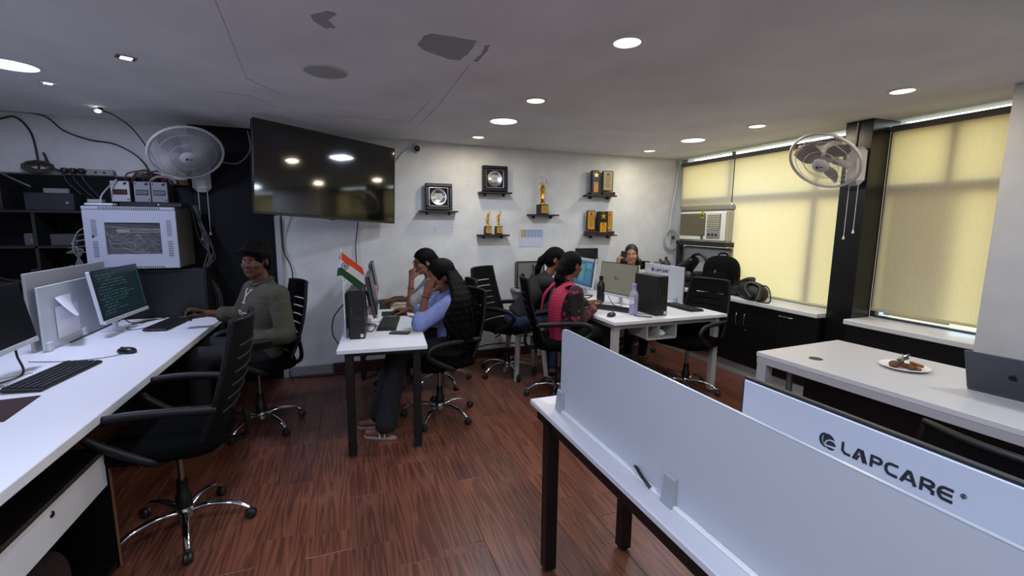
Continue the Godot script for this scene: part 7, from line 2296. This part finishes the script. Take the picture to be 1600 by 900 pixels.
	# the woman with the phone
	var pat := tri_mat(Color(0.40, 0.26, 0.27), 0.85, 0.12, 0.3, 1.0, 7.0)
	var w5 := person("woman facing the viewer from the far desk with a phone at her ear", {
		"skin": Color(0.63, 0.45, 0.36), "lip": Color(0.55, 0.27, 0.25), "headscale": 0.97,
		"pelvis": Vector3(3.24, 0.555, -4.55), "chest": Vector3(3.21, 0.86, -4.53), "neck": Vector3(3.19, 1.03, -4.52), "head": Vector3(3.165, 1.215, -4.49),
		"face": Vector3(-0.58, -0.07, 0.8), "gaze": 0.001,
		"shR": Vector3(3.05, 0.965, -4.60), "shL": Vector3(3.33, 0.965, -4.43), "elR": Vector3(2.93, 0.83, -4.55), "wrR": Vector3(2.985, 1.08, -4.50), "elL": Vector3(3.34, 0.75, -4.28), "wrL": Vector3(3.2, 0.80, -4.18),
		"palmL": Vector3(0, -1, 0), "palmR": Vector3(0.75, 0.1, 0.1), "fingR": Vector3(0.2, 0.95, 0.0), "curlL": [0.3, 0.4, 0.4, 0.4, 0.4], "curlR": [0.5, 0.7, 0.75, 0.8, 0.8],
		"hipL": Vector3(3.28, 0.545, -4.48), "hipR": Vector3(3.14, 0.545, -4.57), "knL": Vector3(3.15, 0.55, -4.12), "knR": Vector3(3.0, 0.55, -4.2), "anL": Vector3(3.13, 0.09, -4.15), "anR": Vector3(3.0, 0.09, -4.25),
		"top": tri_mat(Color(0.72, 0.68, 0.6), 0.85, 0.04, 0.7, 1.0, 5.0), "loose": 0.008, "sleeveL": 1.9, "sleeveR": 0.6, "hem": 0.0, "trousers": black_cloth, "shoe": M(Color(0.40, 0.28, 0.22), 0.6),
		"hair_mat": tri_mat(Color(0.10, 0.062, 0.055), 0.45, 0.5, 0.4, 1.0, 3.0, 0.3, {"uv1_scale": Vector3(16, 2, 16)}), "hair_vol": -0.002, "hairline": -0.006, "locks": [[[Vector3(0.0, -0.01, -0.1), Vector3(0.05, -0.06, -0.11), Vector3(0.1, -0.1, -0.08), Vector3(0.12, -0.15, -0.06)], [0.035, 0.03, 0.024, 0.01]]], "hair_hi": Vector3(0.17, 0.17, 0.12)})
	w5.remove_meta("tmp")
	var ph2 := thing("handheld_phone", "dark phone held to her ear by the woman facing the viewer", "phone", Vector3(3.045, 1.185, -4.475))
	ph2.rotation = Vector3(0.15, 0.9, 0.2)
	obj("case", bx(Vector3.ZERO, Vector3(0.009, 0.13, 0.064), 0.003), M(Color(0.14, 0.06, 0.065), 0.4), ph2)
	obj("screen", bx(Vector3(0.005, 0, 0), Vector3(0.002, 0.122, 0.058), 0.0), M(Color(0.02, 0.02, 0.025), 0.15), ph2)

func bangle(p: Node3D, _w: String, c: Vector3, axis: Vector3, r: float) -> void:
	var b := facing(axis, Vector3.RIGHT)
	var ring := []
	for i in 21:
		var a := TAU * i / 20.0
		ring.append(c - p.position + b * Vector3(cos(a) * r, sin(a) * r, 0))
	obj("wrist_thread", tb(ring, 0.0028, 6), M(Color(0.08, 0.04, 0.04), 0.7), p)

# the scarf: a cloth strip over the right shoulder, down the back and a fold on the other side
func scarf(p: Node3D, m: Material) -> void:
	var sm := MB.new()
	var path := curve([Vector3(0.16, 0.80, 0.10), Vector3(0.15, 0.93, 0.10), Vector3(0.07, 1.045, 0.075), Vector3(-0.04, 1.01, 0.06), Vector3(-0.115, 0.90, 0.055), Vector3(-0.135, 0.75, 0.06), Vector3(-0.125, 0.58, 0.075), Vector3(-0.115, 0.46, 0.08)], 5)
	var n := path.size() - 1
	var ft := func(u: float, w: float) -> Vector3:
		var q := clampf(w, 0.0, 1.0) * n
		var i := mini(int(q), n - 1)
		var c: Vector3 = (path[i] as Vector3).lerp(path[i + 1], q - i)
		var half := lerpf(0.06, 0.105, smoothstep(0.25, 0.6, w))
		var e := (u - 0.5) * 2.0
		return c + Vector3(0.055 * e * e * (1.0 if w > 0.4 else -0.5), -0.02 * e * e, e * half) + Vector3(0.004 * sin(e * 9.0), 0, 0)
	sm.sheet(14, 36, ft, 0.006)
	obj("scarf", sm, m, p)
	var s2 := MB.new()
	var path2 := curve([Vector3(0.07, 1.05, -0.06), Vector3(-0.03, 1.0, -0.10), Vector3(-0.105, 0.90, -0.125), Vector3(-0.125, 0.76, -0.13)], 5)
	s2.tube(path2, [0.02, 0.026, 0.03, 0.032, 0.034, 0.034, 0.034, 0.034, 0.034, 0.034, 0.034, 0.032, 0.028, 0.024, 0.018, 0.01], 10, true, 0.45)
	obj("scarf_fold", s2, m, p)


func _ready() -> void:
	camera_and_light()
	setting()
	windows()
	desks()
	chairs()
	devices()
	wall_things()
	clutter()
	people()
